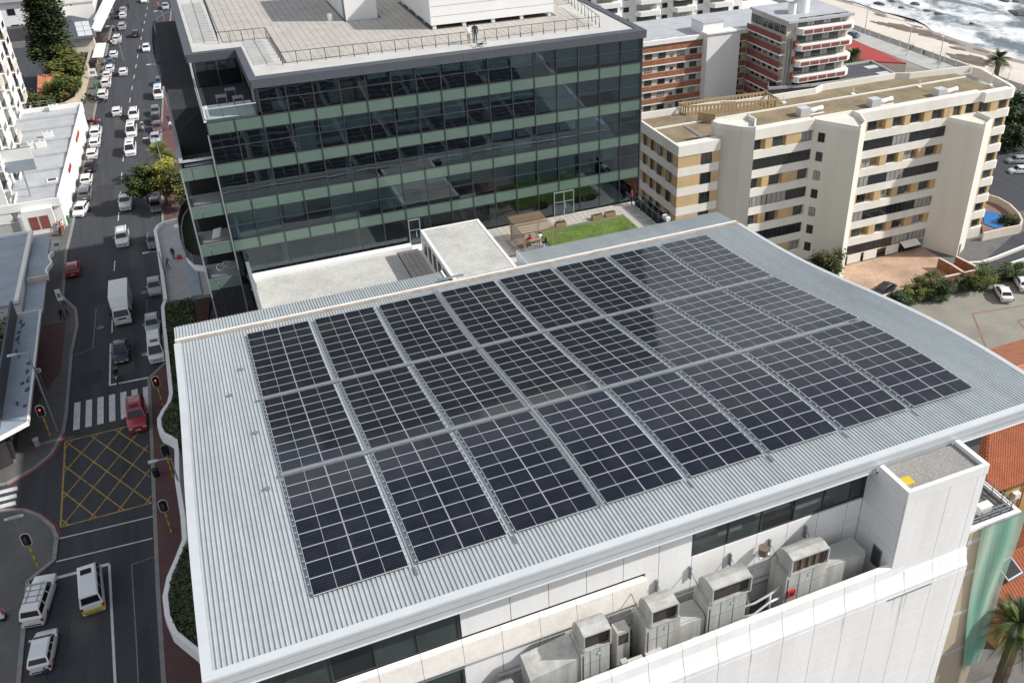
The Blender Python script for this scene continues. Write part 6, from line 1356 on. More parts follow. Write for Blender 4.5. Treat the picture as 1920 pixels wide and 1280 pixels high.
MB().prism([(-17.4, 255.4), (-15.1, 254.5), (-9.3, 312), (-12.0, 312)], 0.13, 3.59).build('walls', 'shop_glass', wr_)
wp = thing('white_service_roof', 'white roof with many pipes and units at the top of the view', 'building', (-25, 300, 0)); MB().box(-29, 282, 0.13, -16.5, 330, 5.2).build('walls', 'white_paint', wp); MB().box(-29.2, 281.8, 5.2, -16.3, 330, 5.5).build('roof', 'concrete_light', wp)
for k in range(7): MB().tube([(-28.5, 285+k*4.2, 5.9), (-24, 285+k*4.2, 5.9), (-22.5, 286.5+k*4.2, 5.9), (-17, 286.5+k*4.2, 5.9)], 0.3, 6).build('pipe', 'white_clean', wp)
for k in range(8): MB().box(-27.5+1.3*k, 290+(k % 3), 5.5, -26.6+1.3*k, 291+(k % 3), 6.4).build('roof_unit', 'concrete', wp)
for k, (x, y, w_) in enumerate(((-60, 300, 22), (-45, 330, 26), (-14, 335, 10), (-70, 340, 24))):
    t = thing('far_white_building', ('white building at the very top left corner', 'white gabled row behind the conifer top', 'white building at the street end', 'pale block beyond the top left houses')[k], 'building', (x, y, 0)); MB().box(x-w_/2, y, 0, x+w_/2, y+14, 9+k).build('walls', 'white_paint', t); MB().box(x-w_/2-0.4, y-0.4, 9+k, x+w_/2+0.4, y+14.4, 9.6+k).build('roof', 'roof_grey', t)
    for j in range(int(w_/3)): window(t, x-w_/2+1.5+j*3, y-0.05, 5, 1.5, 1.6, 2)
# little stone hut, fence, walls
t = thing('tiled_hut', 'small hut with orange tiled roof and two dark openings under the trees', 'hut', (-24.3, 213, 0)); MB().box(-26.5, 212, 0.13, -22.2, 216, 2.6).build('walls', 'cream_wall', t)
tiled_roof(t, (-26.8, 211.7, 2.5), (-21.9, 211.7, 2.5), (-22.3, 217, 4.6), (-26.4, 217, 4.6), 'tile_orange', 0.7)
for x in (-23.6, -22.8): MB().box(x-0.25, 211.93, 0.6, x+0.25, 211.99, 2.2).build('opening', 'room_dark', t)
wall('garden_wall', 'curving pale stone garden wall along the left pavement under the trees', [Vector((-17.2, 246, 0)), Vector((-17.9, 232, 0)), Vector((-18.8, 215, 0)), Vector((-19.6, 206, 0)), Vector((-21.5, 203.0, 0)), Vector((-23.5, 202.2, 0))], 0.13, 2.3, 'tan_wall', 0.2)
fc = thing('wire_fence', 'grey wire fence behind the grey shop roof', 'fence', (-26, 203, 0.13))
for k in range(8): MB().tube([(-33+k*1.4, 203.6, 0.13), (-33+k*1.4, 203.6, 3.0)], 0.05, 5).build('post', 'galv', fc)
for h in (0.5, 1.0, 1.5, 2.0, 2.5, 3.0): MB().tube([(-33, 203.6, h), (-23.2, 203.6, h)], 0.025, 4).build('wire', 'galv', fc)
# market stall on the pavement
ms = thing('market_stall', 'pavement stall with a white sheet roof and bright goods beside the slate-roofed house', 'stall', (-16.3, 241, 0.13))
MB().prism([(-16.9, 234.5), (-14.6, 234.0), (-13.9, 247), (-16.0, 247.6)], 2.5, 2.62).build('roof_sheet', 'white_clean', ms)
for x, y in ((-16.8, 234.7), (-14.7, 234.3), (-14.1, 246.8), (-15.9, 247.3)): MB().tube([(x, y, 0.13), (x, y, 2.5)], 0.05, 6).build('post', 'galv', ms)
for k in range(8): MB().box(-17.2+0.05*k, 235.5+k*1.4, 0.13, -16.3+0.05*k, 236.6+k*1.4, 1.0+0.3*(k % 2)).build('goods_box', ('carton', 'red', 'blind_pale', 'leaf_mid', 'brick_orange')[k % 5], ms)
MB().box(-17.6, 232.0, 0.13, -16.5, 234, 2.3).build('dark_kiosk', 'black', ms)

# ---------------------------------------------------------------- street lamps, traffic lights, signs
def lamp(px, py, label, side, h=8.7, z0=0.13):
    p = at(px, py, h); t = thing('street_lamp', label, 'street lamp', (p.x-side*1.5, p.y, z0), 'street lamps along the road'); x, y = p.x-side*1.5, p.y
    MB().tube([(x, y, z0), (x, y, h*0.5), (x, y, h-0.15)], [0.10, 0.08, 0.055], 8).build('pole', 'galv', t); MB().tube([(x, y, h-0.2), (x+side*0.3, y, h), (x+side*1.1, y, h+0.05)], 0.045, 6).build('arm', 'galv', t)
    m = MB(); m.loft([[(x+side*1.0, y-0.08, h), (x+side*1.0, y+0.08, h), (x+side*1.0, y+0.08, h+0.12), (x+side*1.0, y-0.08, h+0.12)], [(x+side*1.8, y-0.16, h), (x+side*1.8, y+0.16, h), (x+side*1.8, y+0.16, h+0.12), (x+side*1.8, y-0.16, h+0.12)]]); m.build('lamp_head', 'blind_pale', t)
    MB().box(min(x+side*1.2, x+side*1.75), y-0.1, h-0.03, max(x+side*1.2, x+side*1.75), y+0.1, h-0.001).build('diffuser', 'headlight', t)
lamp(291, 22, 'street lamp farthest up on the right kerb, beside the curved roof balcony', -1); lamp(278, 122, 'street lamp on the right kerb behind the long dark balcony', -1)
lamp(272, 260, 'street lamp on the right kerb just before the small palm', -1); lamp(272, 475, 'street lamp on the right kerb beside the grey office canopy', -1)
lamp(285, 866, 'street lamp standing on the right pavement beside the yellow box junction', -1); lamp(20, 667, 'street lamp rising through the blue canopies on the left pavement', -1, 10.0)
lamp(201, 50, 'street lamp on the left pavement next to the market stall', -1, 8.0)
def pole_sign(px, py, h, label, w_=0.8, hh=0.6, matn='white_clean', extra=None):
    p = at(px, py, h); t = thing('street_sign', label, 'sign', (p.x, p.y, 0.13)); MB().tube([(p.x, p.y, 0.13), (p.x, p.y, h+hh/2)], 0.05, 6).build('pole', 'galv', t)
    MB().box(p.x-w_/2, p.y-0.06, h-hh/2, p.x+w_/2, p.y-0.03, h+hh/2).build('plate', matn, t)
    MB().box(p.x-w_*0.3, p.y-0.066, h-hh*0.2, p.x+w_*0.3, p.y-0.061, h+hh*0.15).build('marking', extra or 'grey_metal', t)
pole_sign(106, 458, 4.5, 'white rectangular sign on a pole at the far side-street corner', 1.0, 1.2); pole_sign(110, 553, 3.6, 'narrow white street name sign above pedestrians on the left pavement', 0.6, 1.6); pole_sign(173, 136, 5.5, 'square white sign on a tall pole by the garden wall', 1.5, 1.6)
pole_sign(64, 702, 3.0, 'teal street sign on the left pavement by the canopy edge', 0.8, 1.1, 'teal', 'white_clean'); pole_sign(71, 694, 3.6, 'small white square sign above the teal street sign', 0.6, 0.5); pole_sign(26, 969, 3.4, 'horizontal white street name sign at the near side-street corner', 1.5, 0.25)
def traffic_light(bx, by, label, face, lit=None, h=3.3):
    p = at(bx, by, 0.13); t = thing('traffic_light', label, 'traffic light', (p.x, p.y, 0.13), 'traffic lights at the junction')
    for k in range(6): MB().cyl(p.x, p.y, 0.13+k*(h-0.6)/6, 0.13+(k+1)*(h-0.6)/6-0.002, 0.075 if k % 2 else 0.085, 8).build('pole_section', 'yellow' if k % 2 == 0 else 'road_yellow', t)
    f = -1 if face < 0 else 1; y = p.y+f*0.1; z0 = h-0.6
    def plate(w_, hh, yy, th, matn, nm):
        m = MB(); pts = []
        for k in range(20):
            a = 2*math.pi*k/20; r = w_/2; pts.append((p.x+r*math.cos(a), z0+0.65+(hh/2-r)*(1 if math.sin(a) >= 0 else -1)+r*math.sin(a)))
        m.loft([[(x, yy-th, z) for x, z in pts], [(x, yy+th, z) for x, z in pts]]); m.build(nm, matn, t)
    plate(0.74, 1.41, y-0.02*f, 0.01, 'black', 'rear_cover'); plate(0.78, 1.45, y+0.005*f, 0.012, 'white_clean', 'backboard_rim'); plate(0.66, 1.33, y+0.03*f, 0.012, 'black', 'backboard')
    MB().box(p.x-0.15, min(y+f*0.05, y+f*0.25), z0+0.2, p.x+0.15, max(y+f*0.05, y+f*0.25), z0+1.1).build('housing', 'black', t)
    for k, nm in enumerate(('green', 'yellow', 'lamp_red')):
        o = MB(); o.cyl(0, 0, 0, 0.02, 0.1, 12); mt = ('dark_metal', 'timber_dark', 'lamp_red' if lit else 'brick_maroon')[k]; wob('lens', o.mesh('lens', mt), t, (p.x, y+f*0.26, z0+0.35+k*0.3), (math.pi/2, 0, 0))
traffic_light(306, 760, 'traffic light showing red at the right end of the zebra crossing', -1, 1); traffic_light(94, 816, 'traffic light at the left end of the zebra crossing', -1, 1)
traffic_light(325, 894, 'traffic light seen from behind beside the yellow box junction on the right', 1); traffic_light(71, 1061, 'traffic light on the near side-street corner', -1); traffic_light(322, 997, 'traffic light on the right pavement across from the near corner', -1)
for k, (px, py) in enumerate(((66, 823), (290, 880))):
    p = at(px, py, 0.9); t = thing('bollard_bin', ('grey pavement bin by the far corner', 'dark litter bin on the right kerb by the box junction')[k], 'bin', (p.x, p.y, 0.13)); MB().cyl(p.x, p.y, 0.13, 0.95, 0.3, 12).build('drum', ('concrete', 'black')[k], t); MB().cyl(p.x, p.y, 0.95, 1.05, 0.33, 12, r2=0.12).build('cap', ('blind_pale', 'black')[k], t)
p = at(124, 410, 0.8); t = thing('green_bin', 'green wheelie bin beside pedestrians at the shop corner', 'bin', (p.x, p.y, 0.13)); MB().box(p.x-0.35, p.y-0.35, 0.13, p.x+0.35, p.y+0.35, 1.1).build('body', 'green', t); MB().box(p.x-0.38, p.y-0.38, 1.1, p.x+0.38, p.y+0.38, 1.18).build('lid', 'green', t)
p = at(180, 160, 0.8); t = thing('green_bin', 'green bin at the foot of the square white sign', 'bin', (p.x, p.y, 0.13)); MB().box(p.x-0.5, p.y-0.4, 0.13, p.x+0.5, p.y+0.4, 1.1).build('body', 'green', t); MB().box(p.x-0.53, p.y-0.43, 1.1, p.x+0.53, p.y+0.43, 1.18).build('lid', 'green', t)
# promenade posts and lamps
for k in range(24):
    y = 142+k*4.2; t = thing('promenade_post', 'slim railing post between promenade and sand', 'post', (180.2, y, -9), 'railing posts along the promenade'); MB().tube([(180.2, y, -9), (180.2, y, -7.4)], 0.11, 6).build('post', 'concrete_light', t); MB().cyl(180.2, y, -7.4, -7.25, 0.15, 6).build('cap', 'concrete_light', t)
for k, (px, py, lab) in enumerate(((1758, 131, 'nearest'), (1621, 63, 'farthest'), (1700, 105, 'middle'))):
    p = at(px, py, -9); t = thing('promenade_lamp', lab+' tall thin lamp post on the beach promenade', 'street lamp', (p.x, p.y, -9), 'lamps on the beach promenade'); MB().tube([(p.x, p.y, -9), (p.x, p.y, -0.8)], [0.14, 0.09], 6).build('pole', 'concrete_light', t); MB().box(p.x-0.7, p.y-0.15, -0.8, p.x+0.2, p.y+0.15, -0.65).build('head', 'white_clean', t)
# ---------------------------------------------------------------- trees and shrubs
def crown(center, rx, ry, rz, n, leaf, mats_, clumps=26, seed=0, cone=False, spread=0.30):
    q = random.Random(seed); m = MB(); cl = []
    for k in range(clumps):
        while True:
            v = Vector((q.uniform(-1, 1), q.uniform(-1, 1), q.uniform(-1, 1)))
            if v.length < 1 and v.length > 0.35: break
        if cone:
            h = q.random()**0.8; rr = (1-h)*(0.45+0.55*q.random())+0.06; a = q.uniform(0, 2*math.pi); v = Vector((rr*math.cos(a), rr*math.sin(a), h*2-1))
        cl.append((v, q.randrange(len(mats_)), q.uniform(0.75, 1.3)))
    for k in range(n):
        v, mi, s = cl[k % clumps]
        p = Vector(center)+Vector(((v.x+q.gauss(0, spread*s*(0.5 if cone else 0.55)))*rx, (v.y+q.gauss(0, spread*s*(0.5 if cone else 0.55)))*ry, (v.z+q.gauss(0, spread*s*(0.16 if cone else 0.45)))*rz))
        a = q.uniform(0, 2*math.pi); t = q.uniform(-0.6, 0.6); sz = leaf*q.uniform(0.6, 1.4)
        u = Vector((math.cos(a), math.sin(a), q.uniform(-0.4, 0.4))).normalized()*sz; w_ = Vector((-math.sin(a)*math.cos(t), math.cos(a)*math.cos(t), math.sin(t)+0.25)).normalized()*sz*0.65
        m.quad(p-u, p-w_, p+u, p+w_, mi if q.random() < 0.75 else q.randrange(len(mats_)))
    return m, [Vector(center)+Vector((v.x*rx*0.7, v.y*ry*0.7, v.z*rz*0.7)) for v, _, _ in cl]
def tree(name, label, base, h, rx, ry, rz, n, leaf, mats_, seed, trunk_r=0.22, cat='tree', clumps=26, cone=False, group=None):
    b = Vector(base); t = thing(name, label, cat, b, group); c = b+Vector((0, 0, h-rz)); m, ends = crown(c, rx, ry, rz, n, leaf, mats_, clumps, seed, cone)
    k = MB(); top = c+Vector((0, 0, rz*(0.85 if cone else 0.1))); k.tube([b, b.lerp(top, 0.4)+Vector((0.1, 0.05, 0)), b.lerp(top, 0.7), top], [trunk_r, trunk_r*0.8, trunk_r*0.6, trunk_r*0.15], 8)
    for e in ends[::4]: s = b.lerp(top, 0.55 if not cone else min(0.9, max(0.15, (e.z-b.z)/(top.z-b.z)))); k.tube([s, s.lerp(e, 0.5)+Vector((0, 0, 0.2)), e], [trunk_r*0.4, trunk_r*0.25, trunk_r*0.08], 5)
    k.build('trunk', 'bark', t); m.build('crown', mats_, t); return t
p = at(122, 156, 0.1); tree('conifer', 'tall dark green conifer rising above the yard at the top left', (p.x, p.y, 0), 26, 5.2, 5.2, 12.7, 24000, 0.34, ['needle', 'leaf_dark', 'needle', 'leaf_mid'], 1, 0.5, clumps=90, cone=True)
tree('broadleaf_tree', 'olive green bushy tree right of the tall conifer by the garden wall', (-21.2, 222, 0), 8.5, 3.6, 5.5, 3.6, 9000, 0.30, ['leaf_olive', 'leaf_light', 'leaf_mid'], 2)
tree('broadleaf_tree', 'low spreading olive green tree in front of the conifer above the hut', (-22.0, 210, 0), 5.6, 3.0, 3.5, 2.4, 6000, 0.28, ['leaf_light', 'leaf_mid', 'leaf_olive'], 3)
tree('shrub', 'dark green shrubs in the left yard behind the wire fence', (-29.6, 207, 0), 4.0, 3.6, 2.4, 1.9, 5000, 0.28, ['leaf_dark', 'leaf_mid', 'leaf_olive'], 4, 0.12, 'shrub')
tree('shrub', 'lighter green shrub beside the small tiled hut', (-25.6, 206.5, 0), 3.2, 2.3, 1.8, 1.6, 3500, 0.25, ['leaf_light', 'leaf_mid'], 5, 0.10, 'shrub')
# tree group beside the glass office
tree('street_tree', 'round tree with bright yellow-green crown at the right kerb', (-5.9, 148.5, 0.13), 6.9, 2.2, 2.3, 1.9, 7500, 0.20, ['leaf_yellow', 'leaf_yellow', 'leaf_light'], 6, 0.16)
tree('street_tree', 'dark green street tree left of the yellow-green one', (-8.6, 148.0, 0.13), 6.6, 2.2, 2.4, 2.3, 6500, 0.22, ['leaf_mid', 'leaf_dark', 'leaf_mid'], 7, 0.16)
tree('street_tree', 'brownish olive street tree right of the yellow-green one', (-3.6, 145.8, 0.13), 6.0, 2.3, 2.6, 2.3, 6500, 0.22, ['leaf_olive', 'leaf_dark', 'leaf_olive', 'leaf_light'], 8, 0.16)
tree('shrub', 'dusty brown shrub between the palm and the yellow-green tree', (-3.9, 156.5, 0.13), 3.6, 1.6, 2.4, 1.5, 2500, 0.18, ['timber', 'leaf_olive', 'timber_dark'], 9, 0.1, 'shrub')
# car park hedge
def z8r_(x, y): return (1680+x*.1875, 380+y*.1875)
for k, (zx, zy, h, rx, mats_, lab) in enumerate(((180, 900, 2.6, 1.7, ['leaf_light', 'leaf_mid'], 'pale green shrub at the left of the car park hedge'), (330, 800, 3.2, 2.4, ['leaf_olive', 'leaf_mid', 'leaf_dark'], 'wide olive shrub in the middle of the car park hedge'), (460, 860, 2.8, 2.2, ['leaf_dark', 'leaf_mid'], 'dark shrub right of the middle of the car park hedge'), (840, 740, 3.6, 2.7, ['leaf_mid', 'leaf_light', 'leaf_mid'], 'large bright green shrub behind the white sedan'), (690, 800, 2.2, 1.4, ['leaf_dark', 'leaf_olive'], 'small dark shrub left of the large bright green one'), (1070, 710, 2.4, 1.4, ['leaf_dark', 'leaf_mid'], 'small shrub right of the large bright green one'), (1200, 680, 2.4, 2.4, ['leaf_dark', 'leaf_dark', 'leaf_mid'], 'dark hedge shrub at the right edge above the car park'), (60, 960, 2.2, 1.8, ['leaf_dark', 'leaf_mid'], 'dark shrub beside the metal roof edge at the car park'), (190, 955, 0.9, 0.5, ['leaf_yellow'], 'tiny yellow bush at the car park hedge'))):
    p = at(*z8r_(zx, zy), T(95)+h*0.5); tree('hedge_shrub', lab, (p.x, p.y, T(p.x)), h, rx, rx*0.75, h*0.5, int(900*rx*rx), 0.13, mats_, 20+k, 0.08, 'shrub', 18, group='shrubs along the car park')
p = at(1549, 492, -2.5); tree('broadleaf_tree', 'small round tree at the foot of the middle cream stair tower', (p.x, p.y, T(85)), 8.8, 2.2, 2.1, 2.7, 6500, 0.15, ['leaf_mid', 'leaf_dark', 'leaf_olive'], 40, 0.15)
for k, (px, py, h, lab) in enumerate(((1905, 230, 6, 'dark tree behind the right end of the cream flats'), (1900, 262, 5, 'dark tree at the right edge above the parked cars'), (1890, 412, 2.2, 'dark shrub beside the pool'), (1925, 205, 7, 'tall dark tree at the right edge beside the beach road'))):
    p = at(px, py, -9+h*0.5); tree('shade_tree' if h > 3 else 'shrub', lab, (p.x, p.y, -9), h, h*0.55 if h > 3 else 1.4, h*0.55 if h > 3 else 1.2, h*0.48, int(1200*h) if h > 3 else 1500, 0.28 if h > 3 else 0.15, ['leaf_dark', 'leaf_dark', 'leaf_mid'], 50+k, 0.2, 'tree' if h > 3 else 'shrub')
def palm(label, base, h, fl, nf, seed, tr=0.28, mats_=('leaf_palm', 'leaf_palm_dark'), fat=0.9, lean=0.0, leaflets=16, thin=1.0):
    q = random.Random(seed); b = Vector(base); t = thing('palm', label, 'palm', b); top = b+Vector((lean, 0, h)); k = MB()
    rings = []
    for i in range(15): f = i/14; rings.append((b.lerp(top, f), tr*(1.15-0.25*f)*(1.0+0.12*(i % 2))*(1.25 if f > 0.88 else 1)))
    k.tube([r_[0] for r_ in rings], [r_[1] for r_ in rings], 10); k.build('trunk', 'palm_bark', t)
    for i in range(nf):
        a = 2*math.pi*i/nf*2.4+q.uniform(-0.2, 0.2); el = math.radians(q.uniform(-25, 75)); m = MB(); pts = []; L = fl*q.uniform(0.8, 1.1); d0 = Vector((math.cos(a)*math.cos(el), math.sin(a)*math.cos(el), math.sin(el))); side = Vector((-math.sin(a), math.cos(a), 0))
        for j in range(9): s = j/8; pts.append(top+d0*L*s+Vector((0, 0, -0.55*L*s*s*(0.6+0.4*math.cos(el)))))
        m.tube(pts, [0.05*(1-0.8*j/8) for j in range(9)], 4)
        for j in range(leaflets):
            s = 0.12+0.86*j/leaflets; i0 = min(7, int(s*8)); p0 = pts[i0].lerp(pts[i0+1], s*8-i0); dr = (pts[i0+1]-pts[i0]).normalized(); ll = fat*(0.35+0.65*math.sin(math.pi*min(1, s*0.9+0.12)))*L*0.24
            for sg in (-1, 1):
                tip = p0+side*sg*ll+dr*ll*0.75+Vector((0, 0, -0.25*ll)); w_ = dr*ll*0.11*thin; m.quad(p0-w_, p0+w_, tip+w_*0.2, tip-w_*0.2)
        m.build('frond', mats_[i % len(mats_)], t)
    return t
p = at(300, 288, 4.6); palm('bushy palm beside the parked cars at the right kerb', (p.x, p.y, 0.13), 4.4, 3.4, 34, 3, 0.22, ('leaf_palm', 'leaf_light', 'leaf_palm'))
p = at(1598, 112, -5); palm('palm in front of the red roof near the beach', (p.x, p.y, -9), 4.6, 4.2, 40, 5, 0.35)
p = at(1874, 112, -4.6); palm('palm standing on the beach edge at the right', (p.x, p.y, -9.2), 4.8, 3.9, 40, 6, 0.55, ('leaf_palm_dark', 'leaf_palm'))
p = at(1914, 1166, 6.2); palm('large date palm at the bottom right corner', (p.x, p.y, T(p.x)-1), 7.0-T(p.x), 3.0, 64, 8, 0.46, ('leaf_palm_dark', 'leaf_palm', 'leaf_palm_dark', 'leaf_light'), 0.62, leaflets=40, thin=0.55)
# ---------------------------------------------------------------- vehicles
def wheel_meshes(r, wd=0.2):
    t = MB(); n = 14; t.loft([[(x, q*r*math.cos(2*math.pi*k/n), q*r*math.sin(2*math.pi*k/n)) for k in range(n)] for x, q in ((-wd/2, 0.86), (-wd/2+0.03, 1), (wd/2-0.03, 1), (wd/2, 0.86))])
    rm = MB(); rm.loft([[(x, q*r*math.cos(2*math.pi*k/n), q*r*math.sin(2*math.pi*k/n)) for k in range(n)] for x, q in ((-wd/2-0.006, 0.55), (-wd/2-0.002, 0.6), (wd/2+0.002, 0.6), (wd/2+0.006, 0.55))])
    return t.mesh('tyre', 'tyre'), rm.mesh('rim', 'rim')
def make_car(kind, L, W, H, prof, cab, belt, wb, wr=0.32, extra=None):
    """front points to -y. prof: (y/L from front, top z, half width factor); cab: base front, roof front, roof rear, base rear as y/L"""
    root = thing(kind, 'x', 'car'); hw = W/2; m = MB(); rings = []
    for s, zt, wf in prof:
        y = -L/2+s*L; w_ = hw*wf
        rings.append([(-w_*0.93, y, 0.22), (w_*0.93, y, 0.22), (w_, y, 0.38), (w_, y, zt-0.16), (w_*0.96, y, zt-0.05), (w_*0.82, y, zt), (-w_*0.82, y, zt), (-w_*0.96, y, zt-0.05), (-w_, y, zt-0.16), (-w_, y, 0.38)])
    m.loft(rings)
    b0, b1, b2, b3 = [-L/2+q*L for q in cab]; wt = hw*0.74; wbs = hw*0.93; zb = belt-0.06
    base = [(-wbs, b0), (wbs, b0), (wbs, b3), (-wbs, b3)]; mid = [(-wt-0.03, b1-0.05), (wt+0.03, b1-0.05), (wt+0.03, b2+0.05), (-wt-0.03, b2+0.05)]; top = [(-wt*0.9, b1+0.12), (wt*0.9, b1+0.12), (wt*0.9, b2-0.10), (-wt*0.9, b2-0.10)]
    m.loft([[(x, y, zb) for x, y in base], [(x, y, H-0.07) for x, y in mid], [(x, y, H) for x, y in top]])
    body = ob('body', m.mesh('body', 'car_white', smooth='angle'), root)
    # glass set just proud of the cabin
    def pane(name, a, b, c, d, i=0.08, j=0.12):
        a, b, c, d = map(Vector, (a, b, c, d)); n = (b-a).cross(d-a).normalized()*0.012; f = lambda u, v: a.lerp(b, u).lerp(d.lerp(c, u), v)+n
        q = MB(); q.quad(f(i, j), f(1-i, j), f(1-i, 1-j), f(i, 1-j)); return ob(name, q.mesh(name, 'car_glass'), root)
    B = [Vector((x, y, zb+0.06)) for x, y in base]; M_ = [Vector((x, y, H-0.07)) for x, y in mid]
    pane('windscreen', B[0], B[1], M_[1], M_[0], 0.06, 0.06); pane('rear_window', B[2], B[3], M_[3], M_[2], 0.08, 0.15)
    ns = 2 if (b3-b0) < 2.9 else 3
    for a, b in ((1, 2), (3, 0)):
        for k in range(ns):
            u0, u1 = k/ns, (k+1)/ns; pane('side_window', B[a].lerp(B[b], u0), B[a].lerp(B[b], u1), M_[a].lerp(M_[b], u1), M_[a].lerp(M_[b], u0), 0.07, 0.12)
    tm, rm = wheel_meshes(wr)
    for sx in (-1, 1):
        for sy in wb: o = ob('wheel', tm, root, (sx*(hw-0.11), -L/2+sy*L, wr)); ob('rim', rm, o)
    zf, zr = prof[0][1], prof[-1][1]; wf, wr_ = hw*prof[1][2], hw*prof[-1][2]
    hl = MB().box(-0.17, -0.04, -0.07, 0.17, 0.06, 0.07).mesh('headlight', 'headlight'); tl = MB().box(-0.09, -0.05, -0.14, 0.09, 0.03, 0.14).mesh('taillight', 'taillight'); pt = MB().box(-0.26, -0.01, -0.06, 0.26, 0.01, 0.06).mesh('number_plate', 'plate')
    for sx in (-1, 1): ob('headlight', hl, root, (sx*hw*0.66, -L/2+0.03, zf-0.14)); ob('taillight', tl, root, (sx*hw*0.86, L/2-0.0, zr-0.22))
    ob('number_plate', pt, root, (0, -L/2-0.012, 0.48)); ob('number_plate', pt, root, (0, L/2+0.012, 0.62))
    ob('grille', MB().box(-hw*0.5, -0.012, -0.07, hw*0.5, 0.012, 0.07).mesh('grille', 'black'), root, (0, -L/2-0.006, zf-0.30))
    mi = MB().box(-0.1, -0.06, -0.06, 0.1, 0.06, 0.06).mesh('mirror', 'car_white')
    for sx in (-1, 1): ob('mirror', mi, root, (sx*(hw+0.06), b0+0.35, belt+0.05))
    sl_m = MB().box(-0.015, -L*0.29, -0.07, 0.015, L*0.29, 0.07).mesh('sill_trim', 'black')
    for sx in (-1, 1): ob('sill_trim', sl_m, root, (sx*(hw-0.004), 0.0, 0.31))
    ob('rear_trim', MB().box(-hw*0.7, -0.015, -0.06, hw*0.7, 0.015, 0.06).mesh('rear_trim', 'black'), root, (0, L/2-0.0, 0.36))
    if extra: extra(root, L, hw, H)
    return root
P_H = [(0.0, 0.66, 0.80), (0.04, 0.78, 0.92), (0.25, 0.98, 1.0), (0.5, 1.0, 1.0), (0.94, 1.02, 0.97), (1.0, 0.92, 0.88)]
P_S = [(0.0, 0.66, 0.80), (0.04, 0.76, 0.92), (0.26, 0.95, 1.0), (0.6, 0.98, 1.0), (0.93, 1.0, 0.96), (1.0, 0.9, 0.86)]
P_U = [(0.0, 0.82, 0.84), (0.03, 0.98, 0.94), (0.25, 1.12, 1.0), (0.5, 1.14, 1.0), (0.96, 1.14, 0.98), (1.0, 1.05, 0.90)]
P_V = [(0.0, 0.85, 0.86), (0.03, 1.0, 0.95), (0.12, 1.18, 1.0), (0.5, 1.2, 1.0), (0.97, 1.2, 0.99), (1.0, 1.1, 0.93)]
PROTO = {}
PROTO['hatchback'] = make_car('hatchback', 3.9, 1.72, 1.50, P_H, (0.22, 0.40, 0.88, 0.985), 1.0, (0.18, 0.82))
PROTO['sedan'] = make_car('sedan', 4.5, 1.78, 1.46, P_S, (0.24, 0.42, 0.74, 0.90), 0.98, (0.18, 0.80))
def rails(root, L, hw, H):
    for sx in (-1, 1): ob('roof_rail', MB().box(-0.02, -L*0.2, 0, 0.02, L*0.25, 0.05).mesh('roof_rail', 'grey_metal'), root, (sx*hw*0.6, L*0.15, H-0.01))
PROTO['suv'] = make_car('suv', 4.6, 1.85, 1.76, P_U, (0.24, 0.37, 0.92, 0.99), 1.12, (0.18, 0.81), 0.36, rails)
def hatch_roof(root, L, hw, H): ob('roof_hatch', MB().box(-0.42, -0.3, 0, 0.42, 0.3, 0.03).mesh('roof_hatch', 'car_glass'), root, (0.05, -L*0.12, H))
PROTO['minibus'] = make_car('minibus', 4.9, 1.84, 2.12, P_V, (0.06, 0.21, 0.95, 0.995), 1.18, (0.17, 0.77), 0.33, hatch_roof)
def bed(root, L, hw, H):
    q = MB(); q.box(-hw*0.82, 0, 0, hw*0.82, L*0.32, 0.015); ob('load_bed', q.mesh('load_bed', 'black'), root, (0, L*0.15, 1.145))
    ob('bumper', MB().box(-hw*0.9, -0.06, -0.1, hw*0.9, 0.06, 0.1).mesh('bumper', 'grey_metal'), root, (0, L/2, 0.55))
PROTO['pickup'] = make_car('pickup', 5.2, 1.85, 1.78, P_U, (0.25, 0.36, 0.60, 0.65), 1.12, (0.17, 0.79), 0.37, bed)
def canopy(root, L, hw, H):
    for k in range(4): ob('roof_bar', MB().box(-hw*0.72, -0.025, 0, hw*0.72, 0.025, 0.05).mesh('roof_bar', 'grey_metal'), root, (0, -L*0.1+k*0.65, H))
    for sx in (-1, 1): ob('roof_bar', MB().box(-0.02, 0, 0, 0.02, 2.0, 0.04).mesh('roof_bar', 'grey_metal'), root, (sx*hw*0.45, -L*0.1, H+0.05))
PROTO['canopy_pickup'] = make_car('canopy_pickup', 5.1, 1.83, 1.80, P_U, (0.25, 0.36, 0.93, 0.985), 1.12, (0.17, 0.79), 0.37, canopy)
used = set()
def car(kind, px, py, label, col='car_white', facing=-1, yaw=0.0, z0=0.0, hz=0.8, group=None, cat='car'):
    src = PROTO[kind]; p = at(px, py, z0+hz); o = src if kind not in used else copy_tree(src); used.add(kind)
    o.location = (p.x, p.y, z0+0.012); base = 0.0 if facing < 0 else math.pi
    o.rotation_euler = (0, 0, base+yaw); tag(o, label, cat, group)
    if 'group' in o and not group: del o['group']
    for ch in o.children:
        if ch.name.startswith(('body', 'mirror')): tint(ch, col)
    return o
G1, G2, G3 = 'cars parked along the left kerb', 'cars parked along the right kerb', 'vehicles driving on the road'
C_ = lambda y: -0.045 if y > 150 else 0.0
